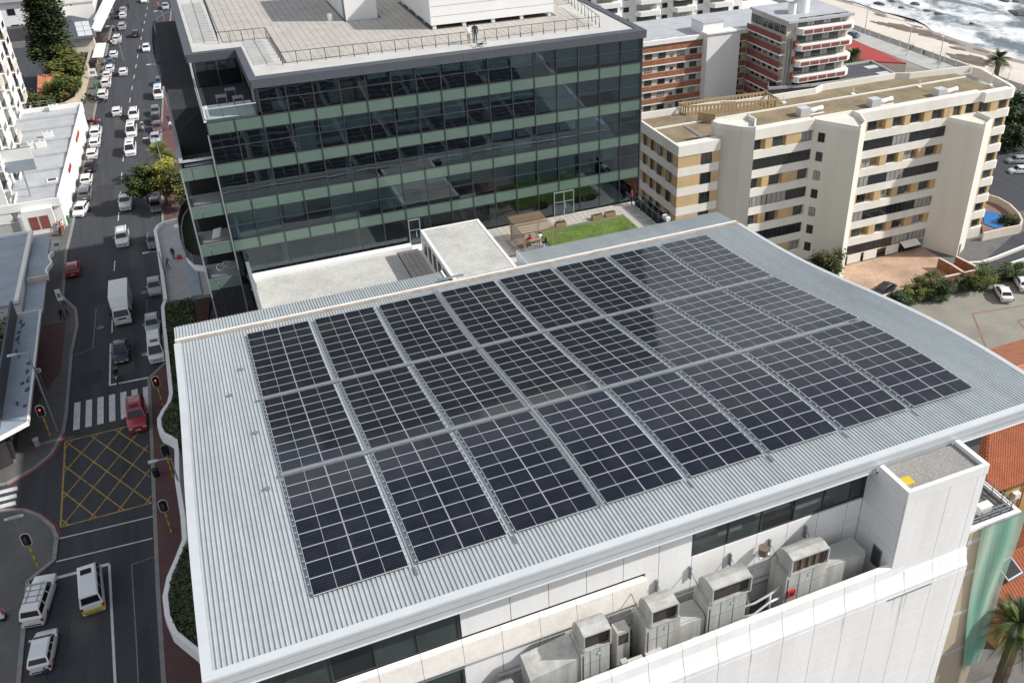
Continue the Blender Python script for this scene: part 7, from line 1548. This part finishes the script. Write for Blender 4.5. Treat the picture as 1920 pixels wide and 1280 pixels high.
# driving
car('suv', 251, 214, 'white SUV driving toward the viewer just ahead of two minibuses', 'car_white', -1, -0.05, group=G3)
car('minibus', 246, 241, 'white minibus between the white SUV and a second minibus', 'car_white', -1, -0.05, hz=1.1, group=G3, cat='minibus'); car('minibus', 244, 275, 'white minibus at the tail of the pair, nearer the viewer', 'car_white', -1, -0.05, hz=1.1, group=G3, cat='minibus')
car('hatchback', 219, 207, 'white hatchback driving away beside the white SUV', 'car_white', 1, -0.05, group=G3); car('hatchback', 231, 133, 'white hatchback driving away near parked white cars', 'car_white', 1, -0.05, group=G3)
car('hatchback', 274, 89, 'white hatchback driving toward the viewer near the curved roof balcony', 'car_white', -1, -0.06, group=G3); car('hatchback', 254, 62, 'black car driving in the shaded middle lane far up the road', 'car_black', 1, -0.06, group=G3)
car('suv', 229, 49, 'silver grey car driving away far up the left lane', 'car_silver', 1, -0.06, group=G3); car('hatchback', 270, -1, 'white car at the very top of the road', 'car_white', -1, -0.08, group=G3)
car('pickup', 235, 376, 'white pickup truck driving toward the viewer beside the yellow-green tree', 'car_white', -1, -0.03, group=G3, cat='pickup'); car('suv', 229, 444, 'white station wagon driving toward the viewer ahead of the box truck', 'car_white', -1, -0.02, group=G3)
car('sedan', 226, 655, 'dark navy sedan waiting behind the motorcyclist at the stop line', 'car_navy', -1, 0.0, group=G3); rs = car('suv', 256, 777, 'dark red SUV crossing the zebra into the yellow box', 'car_red', -1, 0.02, group=G3); rs.scale = (1.06, 1.06, 1.12); ob('sunroof', MB().box(-0.4, -0.3, 1.755, 0.4, 0.25, 1.775).mesh('sunroof', 'car_glass'), rs)
tx = car('minibus', 169, 1096, 'white minibus taxi with yellow rear bumper at the near stop line', 'car_white', 1, 0.06, hz=1.1, group=G3, cat='minibus')
ob('yellow_bumper', MB().box(-0.86, 2.40, 0.40, 0.86, 2.475, 0.72).mesh('yellow_bumper', 'yellow'), tx)
car('hatchback', 137, 501, 'bright red hatchback parked at the left kerb beyond the canopies', 'car_red', 1, -0.02); 
car('canopy_pickup', 73, 1120, 'white pickup with canopy and roof bars parked at the near left corner', 'car_white', 1, -0.17, cat='pickup'); car('hatchback', 80, 1214, 'white compact car with red tail lights at the bottom left', 'car_white', 1, -0.10)
# left kerb
for k, (kind, px, py, col, lab) in enumerate((('suv', 160, 360, 'car_grey', 'dark grey SUV parked in front of the corner shop fascia end'), ('hatchback', 162, 334, 'car_white', 'white car with black sunroof parked on the left kerb'), ('sedan', 169, 309, 'car_black', 'black car parked on the left between two white ones'), ('hatchback', 173, 286, 'car_white', 'white hatchback parked just beyond the black car'), ('hatchback', 178, 265, 'car_white', 'white car with dark rear window parked beside the red shop sign'), ('suv', 180, 246, 'car_white', 'white SUV parked next to the motorcycles on the left'), ('suv', 193, 176, 'car_white', 'white boxy car parked just beyond the row of scooters'), ('suv', 199, 154, 'car_white', 'white SUV parked beside the green bin'), ('hatchback', 201, 139, 'car_white', 'white hatchback parked beside the square white sign'), ('hatchback', 206, 127, 'car_white', 'white compact parked behind the dark teal car'), ('hatchback', 207, 114, 'car_blue', 'dark teal car parked among white ones on the left'), ('hatchback', 213, 101, 'car_white', 'white car parked just short of the market stall'), ('suv', 220, 72, 'car_white', 'white car parked beside the market stall with a scooter in front'), ('hatchback', 230, 28, 'car_white', 'white car parked on the left far up beside the white louvred roof'), ('hatchback', 231, 18, 'car_silver', 'silver car parked farthest up on the left'))):
    car(kind, px, py, lab, col, 1, -0.06, group=G1)
tc = car('hatchback', 151, 391, 'pale taxi with blue windscreen banner and orange rear parked at the shop corner', 'car_white', -1, -0.22, group=G1)
ob('orange_panel', MB().box(-0.72, 1.90, 0.45, 0.72, 1.96, 0.85).mesh('orange_panel', 'brick_orange'), tc); ob('blue_banner', MB().box(-0.6, -0.55, 1.17, 0.6, -0.45, 1.3).mesh('blue_banner', 'blue'), tc)
# right kerb
for k, (kind, px, py, col, lab) in enumerate((('sedan', 310, 11, 'car_silver', 'silver car parked farthest up on the right kerb'), ('hatchback', 299, 152, 'car_blue', 'dark blue car parked beside the long dark balcony'), ('minibus', 297, 174, 'car_white', 'white van parked on the right beside the long dark balcony'), ('hatchback', 291, 207, 'car_grey', 'grey car parked first in the row before the silver sedan'), ('hatchback', 291, 222, 'car_black', 'black car parked second in the row before the silver sedan'), ('hatchback', 295, 237, 'car_mauve', 'purple-brown car parked directly beyond the silver sedan'), ('sedan', 291, 257, 'car_silver', 'silver sedan parked right beside the bushy palm'), ('sedan', 290, 325, 'car_silver', 'silver sedan parked just beyond the yellow-green tree'), ('sedan', 287, 448, 'car_grey', 'grey-blue car half hidden under the office canopy'), ('sedan', 289, 533, 'car_silver', 'silver sedan parked between the two street canopies'), ('sedan', 285, 603, 'car_silver', 'pale silver sedan parked against the planted canopy'), ('hatchback', 291, 383, 'car_grey', 'car parked in the shade beneath the yellow-green tree'))):
    car(kind, px, py, lab, col, -1, -0.05 if py < 330 else 0.0, group=G2)
car('minibus', 291, 648, 'white minibus parked under the planted canopy behind the traffic light', 'car_white', -1, 0.0, hz=1.1, group=G2, cat='minibus')
# seaward side
car('sedan', 1881, 546, 'white sedan parked in the car park beside the bright green shrub', 'car_white', 1, math.radians(152)-math.pi, z0=-8.5); car('sedan', 1917, 527, 'white sedan cut off by the right edge in the car park', 'car_white', 1, math.radians(150)-math.pi, z0=-8.5)
car('sedan', 1657, 541, 'black car parked in the brick-paved yard at the metal roof edge', 'car_black', 1, math.radians(110), z0=-8.5); car('sedan', 1597, 64, 'dark teal car on the beach road beside the red roof', 'car_blue', 1, 0.2, z0=-9)
car('hatchback', 1908, 299, 'pale car in the far row at the right edge by the dark trees', 'car_silver', 1, 1.2, z0=-9); car('hatchback', 1912, 318, 'white car in the lower row at the right edge by the dark trees', 'car_white', 1, 1.2, z0=-9)
# box truck
p = at(228, 572, 1.4); tk = thing('box_truck', 'white box truck with ribbed cargo roof driving toward the viewer', 'truck', (p.x, p.y, 0.012), G3, rz=-0.02)
q = MB(); q.box(-1.1, -1.25, 0.95, 1.1, 3.5, 3.35); bx = ob('cargo_box', q.mesh('cargo_box', 'car_white'), tk)
for k in range(6): ob('roof_rib', MB().box(-1.1, -0.02, 0, 1.1, 0.02, 0.02).mesh('roof_rib', 'blind_pale'), bx, (0, -0.6+k*0.7, 3.351))
q = MB(); q.loft([[(-1.1, -1.26, 2.5), (1.1, -1.26, 2.5), (1.1, -1.26, 3.35), (-1.1, -1.26, 3.35)], [(-1.0, -2.2, 2.25), (1.0, -2.2, 2.25), (0.95, -2.1, 2.45), (-0.95, -2.1, 2.45)]]); ob('wind_deflector', q.mesh('wind_deflector', 'car_white'), tk)
q = MB(); rg = [(-2.95, 0.5, 0.95, 1.0), (-2.9, 1.15, 1.0, 1.0)]
q.loft([[(-0.98, -2.95, 0.45), (0.98, -2.95, 0.45), (0.98, -1.3, 0.45), (-0.98, -1.3, 0.45)], [(-0.98, -2.95, 1.25), (0.98, -2.95, 1.25), (0.98, -1.3, 1.25), (-0.98, -1.3, 1.25)], [(-0.9, -2.55, 2.1), (0.9, -2.55, 2.1), (0.9, -1.3, 2.1), (-0.9, -1.3, 2.1)], [(-0.8, -2.35, 2.24), (0.8, -2.35, 2.24), (0.8, -1.3, 2.24), (-0.8, -1.3, 2.24)]]); ob('cab', q.mesh('cab', 'car_white'), tk)
q = MB(); q.quad((-0.88, -2.93, 1.32), (0.88, -2.93, 1.32), (0.80, -2.585, 2.04), (-0.80, -2.585, 2.04)); ob('windscreen', q.mesh('windscreen', 'car_glass'), tk)
for sx in (-1, 1):
    q = MB(); q.quad((sx*0.985, -2.75, 1.35), (sx*0.985, -1.6, 1.35), (sx*0.91, -1.6, 2.0), (sx*0.91, -2.5, 2.0)); ob('side_window', q.mesh('side_window', 'car_glass'), tk)
    ob('headlight', MB().box(-0.2, -0.03, -0.1, 0.2, 0.03, 0.1).mesh('headlight', 'headlight'), tk, (sx*0.72, -2.97, 0.85)); ob('mirror', MB().box(-0.1, -0.05, -0.2, 0.1, 0.05, 0.2).mesh('mirror', 'black'), tk, (sx*1.15, -2.7, 1.8))
tm, rm = wheel_meshes(0.42, 0.28)
for sx in (-1, 1):
    for y in (-2.2, 2.2): o = ob('wheel', tm, tk, (sx*0.88, y, 0.42)); ob('rim', rm, o)
ob('chassis', MB().box(-0.45, -1.3, 0.55, 0.45, 3.4, 0.93).mesh('chassis', 'black'), tk); ob('bumper', MB().box(-0.98, -0.1, -0.14, 0.98, 0.05, 0.14).mesh('bumper', 'blind_pale'), tk, (0, -2.98, 0.5)); ob('number_plate', MB().box(-0.26, -0.01, -0.06, 0.26, 0.01, 0.06).mesh('number_plate', 'plate'), tk, (0, -3.1, 0.5)); ob('grille', MB().box(-0.5, -0.012, -0.09, 0.5, 0.012, 0.09).mesh('grille', 'black'), tk, (0, -2.965, 1.05))
# motorcycles and scooters
def bike_proto():
    t = thing('motorcycle', 'x', 'motorcycle'); tm, rm = wheel_meshes(0.3, 0.12)
    for y in (-0.65, 0.65): o = ob('wheel', tm, t, (0, y, 0.3)); ob('rim', rm, o)
    q = MB(); q.loft([[(-0.12, -0.35, 0.45), (0.12, -0.35, 0.45), (0.14, -0.35, 0.85), (-0.14, -0.35, 0.85)], [(-0.16, 0.0, 0.4), (0.16, 0.0, 0.4), (0.16, 0, 0.9), (-0.16, 0, 0.9)], [(-0.12, 0.75, 0.5), (0.12, 0.75, 0.5), (0.1, 0.75, 0.8), (-0.1, 0.75, 0.8)]]); ob('body', q.mesh('body', 'car_black'), t)
    ob('seat', MB().box(-0.13, 0.05, 0.82, 0.13, 0.75, 0.9).mesh('seat', 'black'), t); q = MB(); q.tube([(-0.36, -0.42, 1.02), (-0.12, -0.5, 1.0), (0.12, -0.5, 1.0), (0.36, -0.42, 1.02)], 0.025, 6); ob('handlebar', q.mesh('handlebar', 'grey_metal'), t)
    q = MB(); q.tube([(0, -0.65, 0.3), (0, -0.5, 1.0)], 0.05, 6); ob('fork', q.mesh('fork', 'grey_metal'), t); ob('headlight', MB().box(-0.09, -0.66, 0.82, 0.09, -0.56, 0.98).mesh('headlight', 'headlight'), t)
    ob('top_box', MB().box(-0.22, 0.6, 0.91, 0.22, 1.0, 1.3).mesh('top_box', 'car_black'), t); return t
PROTO['bike'] = bike_proto()
def bike(px, py, label, col, yaw, group=None, box='car_black', z0=0.13):
    src = PROTO['bike']; o = src if 'bike' not in used else copy_tree(src); used.add('bike'); p = at(px, py, z0+0.5); o.location = (p.x, p.y, z0); o.rotation_euler = (0, 0, yaw); tag(o, label, 'motorcycle', group)
    for ch in o.children:
        if ch.name.startswith('body'): tint(ch, col)
        if ch.name.startswith('top_box'): tint(ch, box)
    return o
GB = 'motorcycles parked on the left pavement'
for px, py, lab, col, yaw, bx_ in ((170, 182, 'black scooter parked first in the row beside the garden wall end', 'car_black', 1.2, 'car_black'), (177, 184, 'dark scooter second in the row below the boxy white car', 'car_grey', 1.1, 'car_black'), (184, 186, 'grey scooter third in the row below the boxy white car', 'car_silver', 1.0, 'car_black'), (191, 188, 'black scooter nearest the road in the row below the boxy white car', 'car_black', 1.2, 'car_black'), (153, 189, 'dark motorcycle standing at the shop roof corner', 'car_black', 0.8, 'car_black'), (170, 229, 'dark motorcycle behind the white SUV on the left kerb', 'car_black', 1.3, 'car_black'), (182, 229, 'red motorcycle beside the white SUV on the left kerb', 'car_red', 1.2, 'red'), (217, 82, 'small white scooter in front of the car at the market stall', 'car_white', 1.5, 'white_clean'), (154, 277, 'dark motorcycle on the pavement between shop and parked cars', 'car_black', 0.6, 'car_black')):
    bike(px, py, lab, col, yaw, GB, bx_)
bike(268, 240, 'white scooter ridden toward the viewer beside the minibuses', 'car_white', 0.0, None, 'white_clean', 0.012); bike(219, 708, 'dark motorcycle with lit headlamp waiting at the stop line', 'car_black', 0.0, None, 'car_black', 0.012)
# ---------------------------------------------------------------- people: one continuous skinned body per pose
def person_mesh(pose):
    V, E, Rr = [], [], []
    def j(x, y, z, r, par=None):
        V.append((x, y, z)); Rr.append(r); i = len(V)-1
        if par is not None: E.append((par, i))
        return i
    if pose == 'sit':
        pel = j(0, 0, 0.50, 0.15); ch = j(0, 0.03, 0.88, 0.155, j(0, 0.03, 0.70, 0.13, pel)); nk = j(0, 0.02, 1.07, 0.055, ch); hd = j(0, -0.02, 1.20, 0.095, nk); j(0, -0.01, 1.30, 0.085, hd)
        for s in (-1, 1):
            k = j(s*0.12, -0.42, 0.50, 0.07, j(s*0.1, -0.08, 0.50, 0.095, pel)); an = j(s*0.12, -0.45, 0.1, 0.045, k); j(s*0.13, -0.62, 0.05, 0.04, an)
            el = j(s*0.26, -0.05, 0.72, 0.05, j(s*0.2, 0.02, 0.98, 0.065, ch)); wr = j(s*0.18, -0.28, 0.66, 0.036, el); j(s*0.15, -0.38, 0.66, 0.034, wr)
        H = 1.39
    else:
        st = {'stand': (0.0, 0.0), 'walk': (0.24, 0.22), 'work': (0.12, 0.5)}[pose]
        lean = -0.25 if pose == 'work' else 0.0
        pel = j(0, 0, 0.95, 0.145); ch = j(0, lean*0.7, 1.32, 0.16, j(0, lean*0.3, 1.12, 0.125, pel)); nk = j(0, lean, 1.50, 0.055, ch); hd = j(0, lean*1.15-0.02, 1.63, 0.095, nk); j(0, lean*1.2-0.01, 1.72, 0.085, hd)
        for s in (-1, 1):
            d = st[0]*s; k = j(s*0.1, -0.5*d-0.03, 0.50, 0.068, j(s*0.095, 0, 0.88, 0.095, pel)); an = j(s*0.1, -1.0*d+(0.05 if d < 0 else 0), 0.09+(0.05 if d < 0 else 0), 0.045, k); j(s*0.11, -1.0*d-0.15, 0.05, 0.04, an)
            a = st[1]*-s if pose == 'walk' else -st[1]
            el = j(s*0.25, lean*0.7+0.5*a+0.02, 1.12, 0.05, j(s*0.2, lean*0.75, 1.42, 0.066, ch)); wr = j(s*0.24, lean*0.7+a-0.06, 0.90 if pose != 'work' else 1.0, 0.036, el); j(s*0.23, lean*0.7+a-0.1, 0.80 if pose != 'work' else 0.95, 0.036, wr)
        H = 1.80
    me = bpy.data.meshes.new('person_base'); me.from_pydata(V, E, []); o = bpy.data.objects.new('person_base', me); C.objects.link(o)
    mod = o.modifiers.new('skin', 'SKIN'); sv = me.skin_vertices[0].data
    for i, r_ in enumerate(Rr): sv[i].radius = (r_, r_); sv[i].use_root = (i == 0)
    sb = o.modifiers.new('sub', 'SUBSURF'); sb.levels = 1; sb.render_levels = 1
    dg = bpy.context.evaluated_depsgraph_get(); out = bpy.data.meshes.new_from_object(o.evaluated_get(dg)); bpy.data.objects.remove(o, do_unlink=True)
    for mt in ('skin', 'black', 'blue', 'black', 'black'): out.materials.append(MATS[mt])      # skin, hair, top, trousers, shoes
    waist = 0.52 if pose == 'sit' else 0.98; shoe = 0.10; neck = 1.07 if pose == 'sit' else 1.49; hairz = neck+0.19
    for f in out.polygons:
        c = f.center; f.use_smooth = True
        hand = abs(c.x) > 0.14 and (c.z < 0.70 and c.y < -0.30 if pose == 'sit' else (c.z < 0.87 and abs(c.x) > 0.19 if pose != 'work' else c.y < -0.62))
        f.material_index = 0 if hand else 4 if c.z < shoe else 3 if (c.z < waist and not abs(c.x) > 0.2) else 2 if c.z < neck else 1 if (c.z > hairz or (c.y > 0.02+(-0.28 if pose == 'work' else 0) and c.z > neck+0.05)) else 0
    return out
PM = {k: person_mesh(k) for k in ('stand', 'walk', 'work', 'sit')}
for n_, c_ in dict(cl_white=(0.7, 0.69, 0.66), cl_navy=(0.02, 0.03, 0.07), cl_grey=(0.2, 0.2, 0.2), cl_khaki=(0.32, 0.26, 0.17), cl_pink=(0.42, 0.12, 0.14), cl_orange=(0.55, 0.10, 0.03), cl_magenta=(0.40, 0.02, 0.10), cl_blue=(0.06, 0.20, 0.45), cl_lilac=(0.30, 0.27, 0.42), cl_denim=(0.05, 0.08, 0.14)).items(): mat(n_, c_, 0.85, var=0.08)
def person(px, py, z, label, top, legs, pose='stand', yaw=0.0, hair='black', dy=0, scale=1.0, sink=0.0):
    p = at(px, py, z); o = ob('person', PM[pose], None, (p.x, p.y, z-sink), (0, 0, yaw), (scale,)*3); tag(o, label, 'person')
    for i, m_ in ((1, hair), (2, top), (3, legs)): tint(o, m_, i)
    return o
person(879.5, 82.5, 37.15, 'person in white top and khaki trousers standing at the office roof railing', 'cl_white', 'cl_khaki', 'stand', 0.4); person(892, 80, 37.15, 'person in dark navy clothes standing at the office roof railing', 'cl_navy', 'cl_denim', 'stand', -0.3)
p = at(901, 87, 37.15); t = thing('roof_drone', 'small dark drone resting at the office roof edge beside two people', 'drone', (p.x, p.y, 37.22))
MB().box(p.x-0.18, p.y-0.1, 37.28, p.x+0.18, p.y+0.1, 37.42).build('body', 'black', t)
for sx in (-1, 1):
    for sy in (-1, 1):
        MB().tube([(p.x, p.y, 37.36), (p.x+sx*0.38, p.y+sy*0.34, 37.42)], 0.03, 5).build('arm', 'black', t); MB().cyl(p.x+sx*0.38, p.y+sy*0.34, 37.42, 37.46, 0.16, 10).build('rotor', 'grey_metal', t); MB().tube([(p.x+sx*0.16, p.y+sy*0.1, 37.3), (p.x+sx*0.2, p.y+sy*0.14, 37.22)], 0.02, 4).build('leg', 'black', t)
person(332, 205, 30.05, 'person in a bright blue shirt on the long dark balcony', 'cl_blue', 'cl_denim', 'stand', 1.5, 'skin')
person(316, 505, 5.6, 'workman in grey bending forward on the grey office canopy', 'cl_grey', 'cl_denim', 'work', 0.6); person(327, 486, 5.6, 'workman with a red bag on the grey office canopy', 'cl_navy', 'cl_denim', 'stand', -0.5)
p = at(330, 484, 5.6); t = thing('red_bag', 'red bag on the office canopy beside the workmen', 'bag', (p.x+0.4, p.y-0.3, 5.6)); m = MB(); x, y = p.x+0.4, p.y-0.3; m.loft([[(x-0.3, y-0.2, 5.6), (x+0.3, y-0.2, 5.6), (x+0.3, y+0.2, 5.6), (x-0.3, y+0.2, 5.6)], [(x-0.34, y-0.24, 5.85), (x+0.34, y-0.24, 5.85), (x+0.34, y+0.24, 5.85), (x-0.34, y+0.24, 5.85)], [(x-0.2, y-0.1, 6.05), (x+0.2, y-0.1, 6.05), (x+0.2, y+0.1, 6.05), (x-0.2, y+0.1, 6.05)]]); m.build('sack', 'red', t); MB().tube([(x-0.15, y, 6.04), (x, y, 6.2), (x+0.15, y, 6.04)], 0.02, 4).build('handle', 'black', t)
person(121, 431, 0.13, 'pedestrian in long white clothes beside the green wheelie bin', 'cl_white', 'cl_white', 'stand', 0.5); person(112, 434, 0.13, 'pedestrian in pale pink top at the side-street corner', 'cl_pink', 'cl_white', 'walk', 1.2); person(117, 444, 0.02, 'pedestrian in dark clothes stepping off the shop corner', 'cl_navy', 'cl_denim', 'walk', 2.6)
person(122, 575, 0.13, 'pedestrian in white shirt below the street name sign', 'cl_white', 'cl_denim', 'walk', 0.3); person(127, 592, 0.13, 'pedestrian in dark red top on the left pavement', 'cl_pink', 'cl_navy', 'stand', 2.0); person(118, 600, 0.13, 'pedestrian in black at the kerb below the street name sign', 'black', 'black', 'walk', 1.0)
person(10, 1160, 0.13, 'pedestrian in pink top pushing a cart at the bottom left edge', 'cl_pink', 'cl_denim', 'walk', 2.2)
p = at(4, 1160, 0.13); t = thing('hand_cart', 'small cart with a white box pushed at the bottom left edge', 'cart', (p.x, p.y, 0.13)); MB().box(p.x-0.5, p.y-0.35, 0.5, p.x+0.3, p.y+0.35, 1.0).build('box', 'white_clean', t); MB().tube([(p.x+0.3, p.y, 0.6), (p.x+0.8, p.y, 1.0)], 0.03, 5).build('handle', 'grey_metal', t)
for sx in (-0.4, 0.2): o = MB(); o.tube([(p.x+sx, p.y-0.38, 0.3), (p.x+sx, p.y+0.38, 0.3)], 0.17, 10); o.build('wheel', 'tyre', t)
person(95, 1279, 0.02, 'pedestrian in dark clothes walking behind the compact car at the bottom left', 'cl_navy', 'cl_denim', 'walk', 0.3); person(272, 336, 0.02, 'person in orange-red top by the silver sedan at the kerb', 'cl_orange', 'cl_navy', 'stand', 1.0); person(276, 322, 0.02, 'person in black beside the one in orange-red at the kerb', 'black', 'black', 'stand', -1.0)
person(312, 336, 0.13, 'pedestrian in white on the right pavement near the brown shrub', 'cl_white', 'cl_grey', 'walk', 0.2); person(318, 232, 0.13, 'pedestrian in dark clothes on the right pavement beside the mauve car', 'cl_navy', 'cl_denim', 'walk', 0.1); person(321, 243, 0.13, 'pedestrian in white top on the right pavement below the long balcony', 'cl_white', 'cl_navy', 'stand', 0.2)
person(138, 303, 0.13, 'pedestrian in white on the left pavement beside the shop fascia', 'cl_white', 'cl_denim', 'walk', 2.9); person(183, 112, 0.13, 'pedestrian in dark blue beside the kiosk of the market stall', 'cl_navy', 'cl_denim', 'stand', 1.2); person(177, 114, 0.13, 'pedestrian in khaki beside the kiosk of the market stall', 'cl_khaki', 'cl_grey', 'walk', 0.4); person(203, 80, 0.13, 'person in red beside the market stall', 'cl_orange', 'red', 'stand', 0); person(242, 18, 0.02, 'person in black behind the farthest parked silver car', 'black', 'black', 'stand', 0); person(209, 36, 0.13, 'pedestrian in white by the white louvred roof', 'cl_white', 'cl_white', 'walk', 0.1); person(298, 15, 0.02, 'person in orange beside the car farthest up on the right', 'cl_orange', 'cl_khaki', 'stand', 0.5); person(180, 150, 0.13, 'pedestrian in black on the left pavement beside the green bin', 'black', 'cl_navy', 'walk', 0.2)
person(1184, 384, TZ+0.04, 'person in magenta top at the glass terrace railing', 'cl_magenta', 'cl_navy', 'stand', 1.2)
person(994, 462, TZ, 'person in dark red top seated on the pergola bench', 'cl_magenta', 'cl_navy', 'sit', math.pi, sink=0.0); person(1012, 457, TZ, 'person in white top seated on the pergola bench', 'cl_white', 'cl_denim', 'sit', math.pi)
for px, lab, tp in ((1153, 'person with dark hair sitting at the lawn edge behind the metal roof', 'cl_grey'), (1183, 'left of two people in white sitting at the lawn edge', 'cl_white'), (1193, 'right of two people in white sitting at the lawn edge', 'cl_white')):
    p = at(px, 440, TZ+0.7); o = ob('person', PM['sit'], None, (p.x, 70.9, TZ-0.35), (0, 0, 0.3)); tag(o, lab, 'person'); tint(o, tp, 2); tint(o, 'cl_denim', 3); tint(o, 'black', 1)
person(814, 508, TZ+0.03, 'person in lilac standing in the shade beside the gravel-topped block', 'cl_lilac', 'cl_navy', 'stand', 0.5)
for (px, py, z, lab, tp, k) in ((268, 240, 0.25, 'rider in dark jacket on the white scooter', 'cl_navy', 0), (219, 708, 0.25, 'rider in black on the motorcycle at the stop line', 'black', 1)):
    p = at(px, py, 0.51); o = ob('person', PM['sit'], None, (p.x, p.y+0.32, 0.33), (0, 0, 0)); tag(o, lab, 'person'); tint(o, tp, 2); tint(o, 'cl_navy', 3); tint(o, 'black' if k else 'white_clean', 1)
for k, (px, py, lab) in enumerate(((1731, 106, 'person in dark clothes walking on the beach promenade'), (1711, 92, 'person in white on the beach promenade near the railing'), (1706, 95, 'second person beside the one in white on the promenade'))):
    person(px, py, -8.97, lab, ('cl_navy', 'cl_white', 'cl_grey')[k], 'cl_navy', 'walk', 0.6*k)
p = at(1760, 120, -8.9); t = thing('promenade_bicycle', 'dark bicycle with rider shape leaning by the nearest promenade lamp', 'bicycle', (p.x, p.y, -8.97))
for dy in (-0.55, 0.55): MB().tube([(p.x, p.y+dy+0.33*math.cos(a), -8.62+0.33*math.sin(a)) for a in [k*math.pi/6 for k in range(13)]], 0.04, 5).build('wheel', 'black', t)
MB().tube([(p.x, p.y-0.55, -8.62), (p.x, p.y-0.3, -8.1), (p.x, p.y+0.3, -8.1), (p.x, p.y+0.55, -8.62), (p.x, p.y, -8.6), (p.x, p.y+0.3, -8.0)], 0.04, 5).build('frame', 'black', t); MB().box(p.x-0.08, p.y+0.18, -8.0, p.x+0.08, p.y+0.42, -7.93).build('saddle', 'black', t)
p = at(475, 535, 20.0); t = thing('bird_statue', 'small bronze figure at the left edge of the pale gravel roof', 'figure', (p.x, p.y, TZ+0.02)); x, y = p.x, p.y
MB().tube([(x, y, TZ), (x+0.1, y-0.3, TZ+0.5), (x-0.05, y-0.1, TZ+1.0), (x-0.3, y+0.3, TZ+1.3)], [0.12, 0.2, 0.22, 0.08], 8).build('torso', 'timber_dark', t); MB().cyl(x, y, TZ-0.02, TZ+0.06, 0.3, 10).build('base', 'grey_metal', t)
